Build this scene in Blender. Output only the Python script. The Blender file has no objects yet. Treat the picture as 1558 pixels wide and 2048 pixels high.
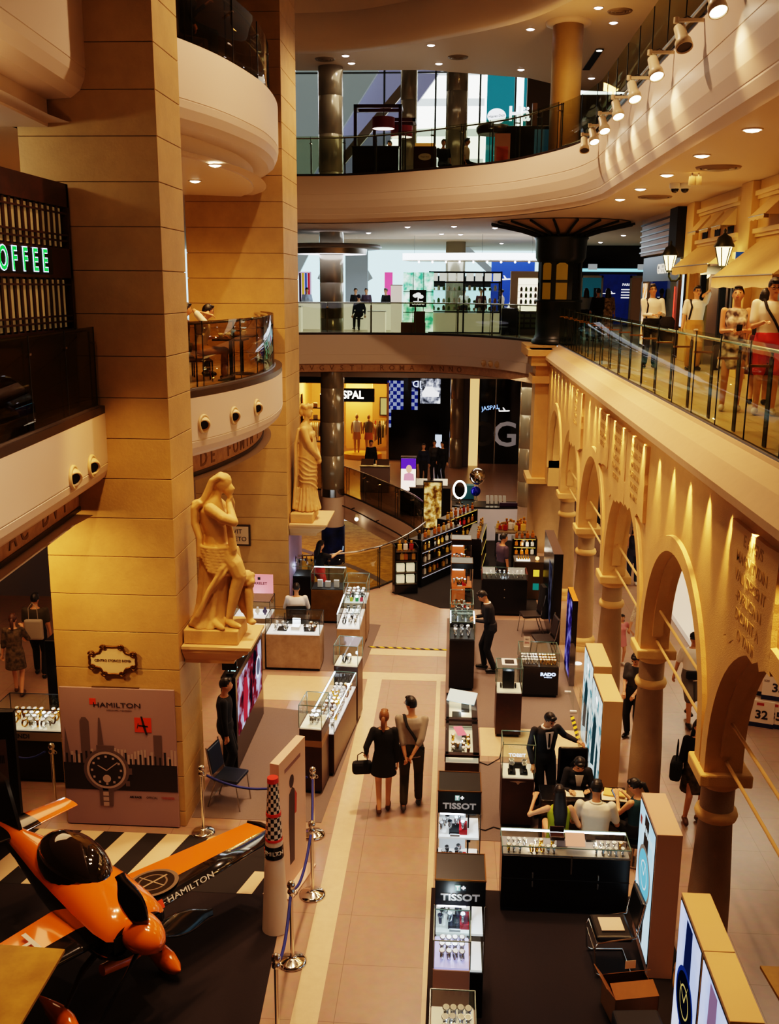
import bpy, bmesh, math, random
from mathutils import Vector, Matrix, Euler, Quaternion
random.seed(7)
R = math.radians
PI = math.pi
scn = bpy.context.scene
col = scn.collection

# ---------------------------------------------------------------- camera
CAM_H = 7.6
FPX = 1968.0
YAW, PITCH, ROLL = R(3.62), R(12.78), R(0.416)
def cam_axes():
    f = Vector((-math.sin(YAW)*math.cos(PITCH), math.cos(YAW)*math.cos(PITCH), -math.sin(PITCH)))
    r = Vector((math.cos(YAW), math.sin(YAW), 0)); u = r.cross(f)
    return (r*math.cos(ROLL)+u*math.sin(ROLL), -r*math.sin(ROLL)+u*math.cos(ROLL), f)
CR, CU, CF = cam_axes()
cd = bpy.data.cameras.new('camera'); cam = bpy.data.objects.new('camera', cd); col.objects.link(cam)
m = Matrix((CR, CU, -CF)).transposed().to_4x4(); m.translation = (0, 0, CAM_H)
cam.matrix_world = m
cd.sensor_fit = 'VERTICAL'; cd.sensor_height = 24.0; cd.lens = 24.0*FPX/2048.0
cd.clip_start = 0.05; cd.clip_end = 400
scn.camera = cam

def A(u, v, x=None, y=None, z=None):
    """survey helper: the point of the place, on a known plane x, y or z, that the photograph shows at (u, v)"""
    d = CR*((u-779)/FPX) - CU*((v-1024)/FPX) + CF
    t = (z-CAM_H)/d.z if z is not None else (x/d.x if x is not None else y/d.y)
    return Vector((0, 0, CAM_H)) + d*t

# ---------------------------------------------------------------- materials
def s2l(c):
    return c/12.92 if c <= 0.04045 else ((c+0.055)/1.055)**2.4
def hexc(h):
    return tuple(s2l(int(h[i:i+2], 16)/255) for i in (0, 2, 4)) + (1.0,)
MATS = {}
def _nt(name):
    mt = bpy.data.materials.new(name); mt.use_nodes = True
    nt = mt.node_tree; nt.nodes.clear()
    o = nt.nodes.new('ShaderNodeOutputMaterial')
    return mt, nt, o
def N(nt, t, **kw):
    n = nt.nodes.new(t)
    for k, v in kw.items():
        if k.startswith('i_'):
            n.inputs[k[2:].replace('_', ' ')].default_value = v
        else:
            setattr(n, k, v)
    return n
def mat(name, c, rough=0.5, metal=0.0, var=0.0, vs=6.0, c2=None, bump=0.0, bs=40.0, emit=None, es=0.0, coat=0.0, spec=0.5, detail=4):
    """principled material with optional noise colour variation and bump"""
    if name in MATS: return MATS[name]
    mt, nt, o = _nt(name)
    p = N(nt, 'ShaderNodeBsdfPrincipled')
    c = hexc(c) if isinstance(c, str) else c
    p.inputs['Base Color'].default_value = c
    p.inputs['Roughness'].default_value = rough; p.inputs['Metallic'].default_value = metal
    p.inputs['Specular IOR Level'].default_value = spec
    p.inputs['Coat Weight'].default_value = coat; p.inputs['Coat Roughness'].default_value = 0.05
    nt.links.new(p.outputs[0], o.inputs[0])
    if var > 0 or c2 or bump > 0:
        tc = N(nt, 'ShaderNodeTexCoord')
    if var > 0 or c2:
        no = N(nt, 'ShaderNodeTexNoise'); no.inputs['Scale'].default_value = vs; no.inputs['Detail'].default_value = detail
        no.inputs['Roughness'].default_value = 0.65
        nt.links.new(tc.outputs['Object'], no.inputs['Vector'])
        rp = N(nt, 'ShaderNodeValToRGB')
        cc2 = (hexc(c2) if isinstance(c2, str) else c2) if c2 else tuple(x*(1-var) for x in c[:3])+(1,)
        rp.color_ramp.elements[0].position = 0.32; rp.color_ramp.elements[1].position = 0.68
        rp.color_ramp.elements[0].color = cc2; rp.color_ramp.elements[1].color = c
        nt.links.new(no.outputs['Fac'], rp.inputs[0]); nt.links.new(rp.outputs[0], p.inputs['Base Color'])
    if bump > 0:
        nb = N(nt, 'ShaderNodeTexNoise'); nb.inputs['Scale'].default_value = bs; nb.inputs['Detail'].default_value = 5
        nt.links.new(tc.outputs['Object'], nb.inputs['Vector'])
        b = N(nt, 'ShaderNodeBump'); b.inputs['Strength'].default_value = bump; b.inputs['Distance'].default_value = 0.02
        nt.links.new(nb.outputs['Fac'], b.inputs['Height']); nt.links.new(b.outputs[0], p.inputs['Normal'])
    if emit:
        p.inputs['Emission Color'].default_value = hexc(emit) if isinstance(emit, str) else emit
        p.inputs['Emission Strength'].default_value = es
    MATS[name] = mt
    return mt
def emis(name, c, s):
    if name in MATS: return MATS[name]
    mt, nt, o = _nt(name)
    e = N(nt, 'ShaderNodeEmission'); e.inputs[0].default_value = hexc(c) if isinstance(c, str) else c; e.inputs[1].default_value = s
    nt.links.new(e.outputs[0], o.inputs[0]); MATS[name] = mt
    return mt
def glass(name, tint='ffffff', base=0.035, rough=0.02, fres=0.5):
    """thin pane: see-through with fresnel reflections"""
    if name in MATS: return MATS[name]
    mt, nt, o = _nt(name)
    t = N(nt, 'ShaderNodeBsdfTransparent'); t.inputs[0].default_value = hexc(tint)
    g = N(nt, 'ShaderNodeBsdfGlossy'); g.inputs['Roughness'].default_value = rough
    lw = N(nt, 'ShaderNodeLayerWeight'); lw.inputs[0].default_value = 0.5
    pw = N(nt, 'ShaderNodeMath', operation='POWER'); pw.inputs[1].default_value = 5.0
    f = N(nt, 'ShaderNodeMath', operation='MULTIPLY_ADD', use_clamp=True); f.inputs[1].default_value = fres; f.inputs[2].default_value = base
    nt.links.new(lw.outputs['Facing'], pw.inputs[0]); nt.links.new(pw.outputs[0], f.inputs[0])
    mx = N(nt, 'ShaderNodeMixShader')
    nt.links.new(f.outputs[0], mx.inputs[0]); nt.links.new(t.outputs[0], mx.inputs[1]); nt.links.new(g.outputs[0], mx.inputs[2])
    nt.links.new(mx.outputs[0], o.inputs[0]); MATS[name] = mt
    return mt

# ---------------------------------------------------------------- mesh builder
class MB:
    def __init__(s): s.v = []; s.f = []; s.m = []; s.s = []
    def add(s, vs, fs, mi=0, sm=False):
        b = len(s.v); s.v.extend([tuple(v) for v in vs])
        for f in fs: s.f.append([b+i for i in f]); s.m.append(mi); s.s.append(sm)
        return s
    def box(s, x0, x1, y0, y1, z0, z1, mi=0, mx=None):
        vs = [(x0,y0,z0),(x1,y0,z0),(x1,y1,z0),(x0,y1,z0),(x0,y0,z1),(x1,y0,z1),(x1,y1,z1),(x0,y1,z1)]
        if mx is not None: vs = [mx @ Vector(v) for v in vs]
        return s.add(vs, [(0,3,2,1),(4,5,6,7),(0,1,5,4),(1,2,6,5),(2,3,7,6),(3,0,4,7)], mi)
    def rbox(s, x0, x1, y0, y1, z0, z1, r=0.02, mi=0, mx=None):
        """box with chamfered vertical and horizontal edges"""
        bm = bmesh.new(); bmesh.ops.create_cube(bm, size=1.0)
        for v in bm.verts: v.co = Vector((x0+(v.co.x+.5)*(x1-x0), y0+(v.co.y+.5)*(y1-y0), z0+(v.co.z+.5)*(z1-z0)))
        bmesh.ops.bevel(bm, geom=bm.edges[:], offset=r, segments=2, affect='EDGES', profile=0.5)
        bm.verts.index_update()
        vs = [(mx @ v.co) if mx is not None else v.co.copy() for v in bm.verts]
        fs = [[v.index for v in f.verts] for f in bm.faces]; bm.free()
        return s.add(vs, fs, mi, False)
    def prism(s, poly, z0, z1, mi=0, mx=None, sm=False):
        n = len(poly)
        vs = [(p[0], p[1], z0) for p in poly]+[(p[0], p[1], z1) for p in poly]
        if mx is not None: vs = [mx @ Vector(v) for v in vs]
        s.add(vs, [list(range(n))[::-1], list(range(n, 2*n))], mi)
        return s.add(vs, [(i, (i+1) % n, n+(i+1) % n, n+i) for i in range(n)], mi, sm)
    def loft(s, rings, mi=0, caps=True, closed=True, sm=True, loop=False):
        n = len(rings[0]); vs = [p for r in rings for p in r]; fs = []
        K = len(rings) if loop else len(rings)-1
        for k in range(K):
            a = k*n; b = ((k+1) % len(rings))*n
            for i in range(n if closed else n-1):
                j = (i+1) % n; fs.append((a+i, a+j, b+j, b+i))
        s.add(vs, fs, mi, sm)
        if caps and closed and not loop:
            s.add(rings[0], [list(range(n))[::-1]], mi, sm); s.add(rings[-1], [list(range(n))], mi, sm)
        return s
    def tube(s, pts, r, n=8, mi=0, caps=True, loop=False, sm=True, flat=1.0):
        pts = [Vector(p) for p in pts]; K = len(pts)
        rr = r if isinstance(r, (list, tuple)) else [r]*K
        rings = []; ref = None
        for i, p in enumerate(pts):
            if loop: t = pts[(i+1) % K]-pts[i-1]
            else: t = pts[min(i+1, K-1)]-pts[max(i-1, 0)]
            t = t.normalized() if t.length > 1e-9 else Vector((0, 0, 1))
            if ref is None:
                ref = Vector((0, 0, 1)) if abs(t.z) < .9 else Vector((1, 0, 0))
            a = t.cross(ref)
            if a.length < 1e-6: a = t.cross(Vector((0, 1, 0)))
            a.normalize(); b = a.cross(t).normalized(); ref = b
            rings.append([p+(a*math.cos(2*PI*k/n)+b*math.sin(2*PI*k/n)*flat)*rr[i] for k in range(n)])
        return s.loft(rings, mi, caps, True, sm, loop)
    def cyl(s, c, r, h, n=16, mi=0, r2=None, mx=None, sm=True):
        return s.lathe([(r, 0), (r if r2 is None else r2, h)], c, n, mi, mx=mx, sm=sm)
    def lathe(s, prof, c=(0,0,0), n=16, mi=0, mx=None, sm=True, sx=1.0, sy=1.0, caps=True):
        rings = []
        for (r, z) in prof:
            ring = [Vector((c[0]+sx*r*math.cos(2*PI*k/n), c[1]+sy*r*math.sin(2*PI*k/n), c[2]+z)) for k in range(n)]
            if mx is not None: ring = [mx @ p for p in ring]
            rings.append(ring)
        return s.loft(rings, mi, caps, True, sm)
    def ell(s, c, r, n=12, mi=0, mx=None, m2=None):
        if not isinstance(r, (tuple, list)): r = (r, r, r)
        rings = []; K = max(6, n//2+1)
        for i in range(K+1):
            th = PI*i/K; rr = max(math.sin(th), 0.02)
            ring = []
            for k in range(n):
                p = Vector((r[0]*rr*math.cos(2*PI*k/n), r[1]*rr*math.sin(2*PI*k/n), -r[2]*math.cos(th)))
                if m2 is not None: p = m2 @ p
                p = p+Vector(c)
                ring.append(mx @ p if mx is not None else p)
            rings.append(ring)
        return s.loft(rings, mi)
    def mesh(s, name):
        me = bpy.data.meshes.new(name); me.from_pydata(s.v, [], s.f)
        me.polygons.foreach_set('material_index', s.m); me.polygons.foreach_set('use_smooth', s.s)
        me.update(); return me
    def build(s, name, mats, parent=None, label=None, cat=None, group=None, kind=None, loc=None, rz=None, fix=False):
        me = s.mesh(name)
        if fix:
            bm = bmesh.new(); bm.from_mesh(me); bmesh.ops.recalc_face_normals(bm, faces=bm.faces[:]); bm.to_mesh(me); bm.free()
        for q in (mats if isinstance(mats, (list, tuple)) else [mats]): me.materials.append(q)
        o = bpy.data.objects.new(name, me); col.objects.link(o)
        if parent is not None: o.parent = parent
        if loc is not None: o.location = loc
        if rz is not None: o.rotation_euler.z = rz
        return tag(o, label, cat, group, kind)
def tag(o, label=None, cat=None, group=None, kind=None):
    if label: o['label'] = label
    if cat: o['category'] = cat
    if group: o['group'] = group
    if kind: o['kind'] = kind
    return o
def thing(name, label, cat, loc=(0,0,0), rz=0.0, group=None):
    o = bpy.data.objects.new(name, None); col.objects.link(o); o.empty_display_size = .1
    o.location = loc; o.rotation_euler = (0, 0, rz)
    return tag(o, label, cat, group)
KIDS = {}
def dup(o, loc=None, rz=None, label=None, group=None, parent=None, rot=None):
    c = o.copy(); col.objects.link(c)
    if parent is not None: c.parent = parent
    if loc is not None: c.location = loc
    if rz is not None: c.rotation_euler = (0, 0, rz)
    if rot is not None: c.rotation_euler = rot
    if label: c['label'] = label
    if group: c['group'] = group
    if o.name not in KIDS: KIDS[o.name] = list(o.children)
    for ch in KIDS[o.name]:
        dup(ch, parent=c)
    return c
FX, FMX, FMY = (R(90), 0, R(90)), (R(90), 0, R(-90)), (R(90), 0, 0)   # lettering facing +x, -x, -y
def text(s, size, loc, rot, mt, parent, name='lettering', ext=0.004, align='CENTER', bold=0.0, sx=1.0, label=None, space=1.0):
    cu = bpy.data.curves.new(name, 'FONT'); cu.body = s; cu.size = size; cu.extrude = ext; cu.offset = bold
    cu.align_x = align; cu.align_y = 'CENTER'; cu.space_character = space; cu.resolution_u = 3
    cu.materials.append(mt)
    o = bpy.data.objects.new(name, cu); me = bpy.data.meshes.new_from_object(o)
    bpy.data.objects.remove(o); bpy.data.curves.remove(cu)
    me.name = name; o = bpy.data.objects.new(name, me); col.objects.link(o)
    o.location = loc; o.rotation_euler = rot; o.scale = (sx, 1, 1)
    if parent is not None: o.parent = parent
    if label: o['label'] = label
    return o
def struct(name, mb, mats, fix=False):
    return mb.build(name, mats, kind='structure', fix=fix)
def solid(mbs, voxel, smooth=0.0, it=0):
    """one continuous surface round overlapping shapes; returns (verts, faces)"""
    me = mbs.mesh('tmp'); o = bpy.data.objects.new('tmp', me); col.objects.link(o)
    rm = o.modifiers.new('r', 'REMESH'); rm.mode = 'VOXEL'; rm.voxel_size = voxel
    if it:
        sm = o.modifiers.new('s', 'SMOOTH'); sm.factor = smooth; sm.iterations = it
    dg = bpy.context.evaluated_depsgraph_get(); ev = o.evaluated_get(dg)
    m2 = ev.to_mesh()
    vs = [v.co.copy() for v in m2.vertices]; fs = [list(p.vertices) for p in m2.polygons]
    ev.to_mesh_clear(); bpy.data.objects.remove(o); bpy.data.meshes.remove(me)
    return vs, fs
def spot(loc, tgt, power, c, size=60, blend=0.6, r=0.05):
    l = bpy.data.lights.new('spot_light', 'SPOT'); l.energy = power; l.color = c; l.spot_size = R(size); l.spot_blend = blend; l.shadow_soft_size = r
    o = bpy.data.objects.new('spot_light', l); col.objects.link(o); o.location = loc
    d = Vector(tgt)-Vector(loc); o.rotation_euler = d.to_track_quat('-Z', 'Y').to_euler()
    return o
def point(loc, power, c, r=0.06):
    l = bpy.data.lights.new('point_light', 'POINT'); l.energy = power; l.color = c; l.shadow_soft_size = r
    o = bpy.data.objects.new('point_light', l); col.objects.link(o); o.location = loc
    return o
def area(loc, tgt, power, c, sx, sy):
    l = bpy.data.lights.new('area_light', 'AREA'); l.energy = power; l.color = c; l.shape = 'RECTANGLE'; l.size = sx; l.size_y = sy
    o = bpy.data.objects.new('area_light', l); col.objects.link(o); o.location = loc
    d = Vector(tgt)-Vector(loc); o.rotation_euler = d.to_track_quat('-Z', 'Y').to_euler()
    return o
WARM = (1.0, 0.57, 0.28); WARM2 = (1.0, 0.52, 0.17); COOL = (0.78, 0.9, 1.0); NEUT = (1.0, 0.80, 0.58)
def arc(c, r, a0, a1, n, z=None):
    out = []
    for i in range(n+1):
        a = a0+(a1-a0)*i/n
        p = (c[0]+r*math.cos(a), c[1]+r*math.sin(a))
        out.append(p if z is None else (p[0], p[1], z))
    return out
def smooth_path(pts, n=6):
    """Catmull-Rom through 2D points"""
    out = []
    P_ = [Vector(p) for p in pts]; P_ = [P_[0]*2-P_[1]]+P_+[P_[-1]*2-P_[-2]]
    for i in range(1, len(P_)-2):
        for k in range(n):
            t = k/n; a, b, c, d = P_[i-1:i+3]
            out.append(0.5*((2*b)+(c-a)*t+(2*a-5*b+4*c-d)*t*t+(3*b-a-3*c+d)*t**3))
    out.append(P_[-2])
    return out
def offset_path(path, d):
    """shift a 2D path to its left by d"""
    out = []
    for i, p in enumerate(path):
        a = Vector(path[max(i-1, 0)][:2]); b = Vector(path[min(i+1, len(path)-1)][:2])
        t = (b-a).normalized(); out.append(Vector(p[:2])+Vector((-t.y, t.x))*d)
    return out
def sweep(mb, path, prof, mi=0, sm=True, closed=False):
    """carry a profile [(shift to the left of the path, z)] along a 2D path"""
    rings = []
    offs = {}
    for (d, z) in prof:
        if d not in offs: offs[d] = offset_path(path, d)
    for i in range(len(path)):
        rings.append([(offs[d][i][0], offs[d][i][1], z) for (d, z) in prof])
    if isinstance(mi, list):
        n = len(prof)
        for k in range(n-1):
            mb.loft([[r[k], r[k+1]] for r in rings], mi[k], False, False, sm)
        return mb
    return mb.loft(rings, mi, closed, closed, sm)
from mathutils.geometry import tessellate_polygon
# ---------------------------------------------------------------- palette
def floor_mat(name, c1, c2, grout, tile, rough=0.28, off=(0, 0)):
    if name in MATS: return MATS[name]
    mt, nt, o = _nt(name)
    p = N(nt, 'ShaderNodeBsdfPrincipled'); p.inputs['Roughness'].default_value = rough
    tc = N(nt, 'ShaderNodeTexCoord'); mp = N(nt, 'ShaderNodeMapping'); mp.inputs['Location'].default_value = (off[0], off[1], 0)
    nt.links.new(tc.outputs['Object'], mp.inputs[0])
    b = N(nt, 'ShaderNodeTexBrick', offset=0.0, squash=1.0)
    b.inputs['Scale'].default_value = 1.0; b.inputs['Brick Width'].default_value = tile; b.inputs['Row Height'].default_value = tile
    b.inputs['Mortar Size'].default_value = 0.004; b.inputs['Mortar Smooth'].default_value = 0.1; b.inputs['Bias'].default_value = 0.0
    b.inputs['Color1'].default_value = hexc(c1); b.inputs['Color2'].default_value = hexc(c2); b.inputs['Mortar'].default_value = hexc(grout)
    nt.links.new(mp.outputs[0], b.inputs['Vector'])
    no = N(nt, 'ShaderNodeTexNoise'); no.inputs['Scale'].default_value = 9; no.inputs['Detail'].default_value = 6
    nt.links.new(tc.outputs['Object'], no.inputs['Vector'])
    mx = N(nt, 'ShaderNodeMix', data_type='RGBA', blend_type='MULTIPLY'); mx.inputs[0].default_value = 0.35
    nt.links.new(b.outputs['Color'], mx.inputs[6]); nt.links.new(no.outputs['Color'], mx.inputs[7])
    hs = N(nt, 'ShaderNodeHueSaturation'); hs.inputs['Saturation'].default_value = 0.9; hs.inputs['Value'].default_value = 1.1
    nt.links.new(mx.outputs[2], hs.inputs['Color']); nt.links.new(hs.outputs[0], p.inputs['Base Color'])
    nt.links.new(p.outputs[0], o.inputs[0]); MATS[name] = mt
    return mt
M_FLOOR = floor_mat('floor_tile', 'a88874', 'a4836e', '806652', 0.92, off=(0.20, 0.26))
M_STRIPE = mat('floor_stripe', 'd8c09c', 0.3, var=.1, vs=8)
M_LIME = mat('limestone', 'c8a870', 0.6, var=.18, vs=2.2, bump=.15, bs=30)
M_LIMED = mat('limestone_joint', '5a4224', 0.9)
M_PLASTER = mat('plaster', 'dcc3a4', 0.6, var=.05, vs=1.5)
M_WHITE = mat('white_paint', 'e6d6c4', 0.5)
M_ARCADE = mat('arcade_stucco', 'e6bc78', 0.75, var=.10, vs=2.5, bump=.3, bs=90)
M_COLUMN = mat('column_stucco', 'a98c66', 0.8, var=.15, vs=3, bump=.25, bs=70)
M_CEIL = mat('ceiling_paint', 'd8c6b0', 0.7)
M_FRIEZE = mat('frieze_stone', 'c9a27c', 0.7, var=.25, vs=9, bump=.4, bs=14)
M_DARK = mat('dark_cap', '2a2018', 0.35)
M_BLACK = mat('black_lacquer', '0b0a0c', 0.25)
M_BLACKM = mat('black_matt', '100e10', 0.7)
M_CHROME = mat('chrome', 'd9d6d0', 0.12, 1.0)
M_STEEL = mat('brushed_steel', 'a8a49c', 0.3, 1.0)
M_DSTEEL = mat('dark_steel', '4a4138', 0.4, .6)
M_BRASS = mat('brass', 'c79a45', 0.25, 1.0)
M_GLASS = glass('clear_glass', 'f4f8f2')
M_GLASSG = glass('balustrade_glass', 'e4e8d8', .015, .02, .08)
M_SMOKE = glass('smoked_glass', 'cbbf9f')
M_EDGE = mat('glass_edge', '10150f', 0.3)
M_LAMP = emis('lamp_disc', 'ffe9c9', 14)
M_LAMPC = emis('lamp_disc_cool', 'fff4ff', 14)
M_LED = emis('led_white', 'eef2ff', 6)
M_LEDT = emis('led_strip', 'f4f4ff', 9)
M_WLET = mat('white_letter', 'e8e8e8', 0.4, emit='ffffff', es=1.2)
M_CARPET = mat('grey_carpet', '6f625e', 0.95, var=.12, vs=60)
M_CARPETD = mat('dark_carpet', '221a1b', 0.95, var=.2, vs=60)
M_CARPETB = mat('black_carpet', '100d0e', 0.9)

# ---------------------------------------------------------------- plan curves
LEFT_ARC2 = [(-4.15, -2), (-4.15, 3), (-4.2, 6), (-4.32, 9), (-4.56, 12.65)]
BAY2 = [(-4.25, 13.75), (-3.95, 14.4), (-3.6, 15.5), (-3.38, 16.8), (-3.3, 18.0), (-3.4, 19.5), (-3.7, 21.0), (-4.2, 22.2)]
FAR2 = [(-4.6, 24.3), (-6.6, 28), (-8.6, 32), (-8.4, 33.8), (-6.2, 34.8), (-3.72, 35.5), (-1.04, 35.7), (.38, 35.0), (1.54, 33.7), (2.6, 31.5), (3.05, 29.8)]
FAR3 = [(-4.6, 24.3), (-6.6, 27), (-7.4, 29.6), (-6.6, 30.9), (-5.5, 31.2), (-3.2, 31.0), (-0.93, 29.7), (1.13, 28.0), (2.16, 26.2), (2.75, 24.6), (3.0, 23.0)]
sp = smooth_path
P_LEFT2 = sp(LEFT_ARC2, 5); P_BAY2 = sp(BAY2, 5); P_FAR2 = sp(FAR2, 6)
P_FAR3 = sp(FAR3, 6)
VOID = sp([(-12, 23.0), (-6, 23.2), (-4.2, 23.45), (-2.7, 23.8), (-1.75, 24.75), (-1.2, 26.0), (-0.75, 27.8), (-0.85, 29.6), (-1.35, 31.4), (-2.44, 33.5), (-3.5, 35.4), (-4.6, 36.8), (-6.2, 37.2), (-8, 37.9), (-12, 38.5)], 4)
EDGE2 = P_LEFT2+[Vector((-5.4, 12.7)), Vector((-5.4, 13.7))]+P_BAY2+P_FAR2+[Vector((3.05, -2))]
EDGE3 = P_LEFT2+[Vector((-5.4, 12.7)), Vector((-5.4, 13.7))]+P_BAY2+P_FAR3+[Vector((3.0, -2))]
def holed(name, outer, hole, z, mt, up=True):
    a = [Vector((p[0], p[1], 0)) for p in outer]; b = [Vector((p[0], p[1], 0)) for p in hole]
    tris = tessellate_polygon([a, b]); vs = [(p.x, p.y, z) for p in a+b]; mb = MB()
    fs = []
    for t in tris:
        p, q, r = (Vector(vs[i]) for i in t)
        nrm = (q-p).cross(r-p).z
        fs.append(t if (nrm > 0) == up else t[::-1])
    mb.add(vs, fs); return struct(name, mb, mt)
OUT = [(-15, -2.5), (9.5, -2.5), (9.5, 53), (-15, 53)]
ins = lambda path: [(max(min(p[0], 9.4), -14.9), max(p[1], -2.4)) for p in path]
holed('floor', OUT, VOID, 0.0, M_FLOOR)
holed('floor', OUT, ins(EDGE2), 6.0, floor_mat('gallery_tile', 'cdb690', 'b9a078', '8a7450', 0.9), True)
holed('ceiling', OUT, ins(offset_path(EDGE2, .25)), 4.64, M_CEIL, False)
holed('floor', OUT, ins(EDGE3), 10.95, floor_mat('gallery_tile2', 'b9a690', 'b09c86', '8a7450', 0.9), True)
holed('ceiling', OUT, ins(offset_path(EDGE3, .25)), 9.55, M_CEIL, False)
# upper gallery ceiling stops short of the window wall
holed('ceiling', [(-15, -2.5), (9.5, -2.5), (9.5, 41.5), (4.6, 40.4), (2.5, 38.1), (-1.2, 36.6), (-6.5, 36.6), (-15, 36.6)], ins(offset_path(EDGE3, .2)), 15.0, M_CEIL, False)
mb = MB(); mb.box(-15, 9.5, -2.5, 53, 19.5, 19.7); struct('ceiling', mb, M_CEIL)
# outer shell
mb = MB(); mb.box(-15.2, -15, -2.7, 53.2, -6, 19.5); struct('wall_left', mb, mat('far_dark_wall', '6b5238', .7))
mb = MB(); mb.box(9.5, 9.7, -2.7, 53.2, -6, 19.5); struct('wall_right', mb, M_PLASTER)
mb = MB(); mb.box(-15.2, 9.7, -2.7, -2.5, -6, 19.5); struct('wall_rear', mb, M_PLASTER)
# basement seen through the round opening
mb = MB(); mb.box(-15, 9.5, 10, 53, -5.2, -5.0)
struct('floor', mb, mat('basement_carpet', 'b08a3c', 0.9, c2='7c5a20', vs=3.5, detail=8))
mb = MB(); sweep(mb, sp([(-9.3, 48.4), (-7.4, 46.7), (-5.7, 45.0), (-4.1, 43.3), (-2, 40)], 5), [(-.18, -4.99), (.18, -4.99)]); struct('trim_6', mb, mat('brown_inlay', '4a2a18', .6))
mb = MB(); vp = [(p[0], p[1]) for p in VOID]
for a, b in ((0.0, -0.35), (-0.35, -0.95)):
    mb.loft([[(p[0], p[1], a) for p in vp], [(p[0], p[1], b) for p in vp]], 0, False, False, True)
struct('trim_5', mb, mat('slab_edge_white', 'e0c6b0', .55))
# floor inlays
mb = MB()
mb.box(-1.58, -1.29, -2, 18.72, 0, .003); mb.box(-.2, -.12, -2, 18.6, 0, .003)
mb.box(-2.2, .05, 18.35, 18.72, 0, .0025)
mb.box(-1.9, .05, 19.7, 20.05, 0, .003)
struct('trim_1', mb, M_STRIPE)
mb = MB(); mb.box(.6, 2.7, 15.2, 16.4, 0, .003); mb.box(-3.6, -2.2, 17.2, 18.4, 0, .003); struct('trim_2', mb, mat('floor_pale', 'd9bd98', .3, var=.08))
# floor coverings under the stands
def rug(name, label, poly, mt, z=.006):
    mb = MB(); mb.prism(poly, 0.0, z); return mb.build(name, mt, label=label, cat='carpet')
rug('exhibition_carpet', 'dark brown carpet tiles under the orange aeroplane', [(-9, 5), (-1.72, 5), (-2.02, 11.4), (-2.26, 12.4), (-9, 12.35)], M_CARPETD)
rug('exhibition_carpet', 'dark brown carpet in the near aisle stand beside the tall watch towers', [(-.16, 4.5), (2.9, 4.5), (2.75, 11.42), (-.14, 11.42)], M_CARPETD)
rug('exhibition_carpet', 'grey carpet under the seated sales woman and desk', [(.02, 12.6), (2.62, 12.6), (2.62, 15.0), (.02, 15.0)], M_CARPET)
rug('exhibition_carpet', 'grey carpet under the two folding chairs and suited salesman', [(-.02, 16.3), (2.5, 16.3), (2.42, 22.2), (-.02, 22.2)], M_CARPET)
rug('exhibition_carpet', 'grey carpet in the stand behind the long glass jewellery counter', [(-3.7, 12.9), (-1.78, 12.9), (-1.55, 16.6), (-3.7, 16.9)], M_CARPET)
rug('exhibition_carpet', 'grey carpet between the wood-clad watch counters', [(-4.0, 18.7), (-1.72, 18.7), (-1.55, 21.6), (-4.0, 22)], M_CARPET)
rug('exhibition_carpet', 'black carpet under the perfume shelves', [(-1.45, 24.1), (-.2, 22.95), (2.2, 22.9), (2.2, 31), (-.1, 29.8), (-.35, 27.8), (-.8, 26)], M_CARPETB, .008)

# ---------------------------------------------------------------- limestone piers
def pier(name, x0, x1, y0, y1, z1, first):
    mb = MB(); mb.box(x0+.018, x1-.018, y0+.018, y1-.018, 0, z1, 1)
    z = first
    while z > .1: z -= .54
    zz = [0]+[z+.54*k for k in range(80) if 0.05 < z+.54*k < z1]+[z1]
    for a, b in zip(zz, zz[1:]):
        mb.rbox(x0, x1, y0, y1, a+.004, b-.004, .006)
    return struct(name, mb, [M_LIME, M_LIMED])
pier('wall_pier', -5.47, -3.71, 12.65, 13.76, 19.5, 2.4)
pier('wall_pier', -5.9, -3.75, 22.0, 24.0, 19.5, 2.4)
# ---------------------------------------------------------------- slab edges
def cum(path):
    d = [0.0]
    for a, b in zip(path, path[1:]): d.append(d[-1]+(Vector(b[:2])-Vector(a[:2])).length)
    return d
def cut(path, s0, s1, n=5):
    """part of a path between two lengths"""
    d = cum(path); out = []
    for k in range(n+1):
        s = max(0, min(d[-1]-1e-6, s0+(s1-s0)*k/n))
        i = max(j for j in range(len(d)) if d[j] <= s); i = min(i, len(path)-2)
        t = (s-d[i])/max(1e-9, d[i+1]-d[i]); out.append(Vector(path[i][:2]).lerp(Vector(path[i+1][:2]), t))
    return out
PROF_BAY2 = [(.30, 6.08), (0, 6.08), (0, 5.98), (0, 5.33), (.008, 5.325), (.008, 5.315), (0, 5.31), (.012, 5.22), (.05, 5.13), (.12, 5.07), (.25, 5.05), (.42, 5.05)]
PROF_FRZ2 = [(.42, 5.06), (.42, 4.72), (.40, 4.72), (.40, 4.66), (.6, 4.64)]
for pth, nm in ((P_BAY2, 'trim_10'), (P_LEFT2, 'trim_11')):
    mb = MB(); sweep(mb, pth, PROF_BAY2, [1, 1]+[0]*9)
    sweep(mb, pth, PROF_FRZ2, [2, 1, 1, 1])
    e = pth[0] if nm == 'trim_10' else pth[-1]
    struct(nm, mb, [M_WHITE, M_DARK, M_FRIEZE])
PROF_BAY3 = [(.30, 10.97), (0, 10.97), (0, 10.90), (0, 10.2), (.008, 10.195), (.008, 10.185), (0, 10.18), (.02, 10.08), (.08, 9.95), (.2, 9.86), (.5, 9.84), (.5, 9.52), (.9, 9.52), (2.0, 9.52)]
for pth, nm in ((P_BAY2, 'trim_12'), (P_LEFT2, 'trim_13')):
    mb = MB(); sweep(mb, pth, PROF_BAY3, [1, 0]+[0]*11); struct(nm, mb, [M_WHITE, M_DARK])
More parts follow.
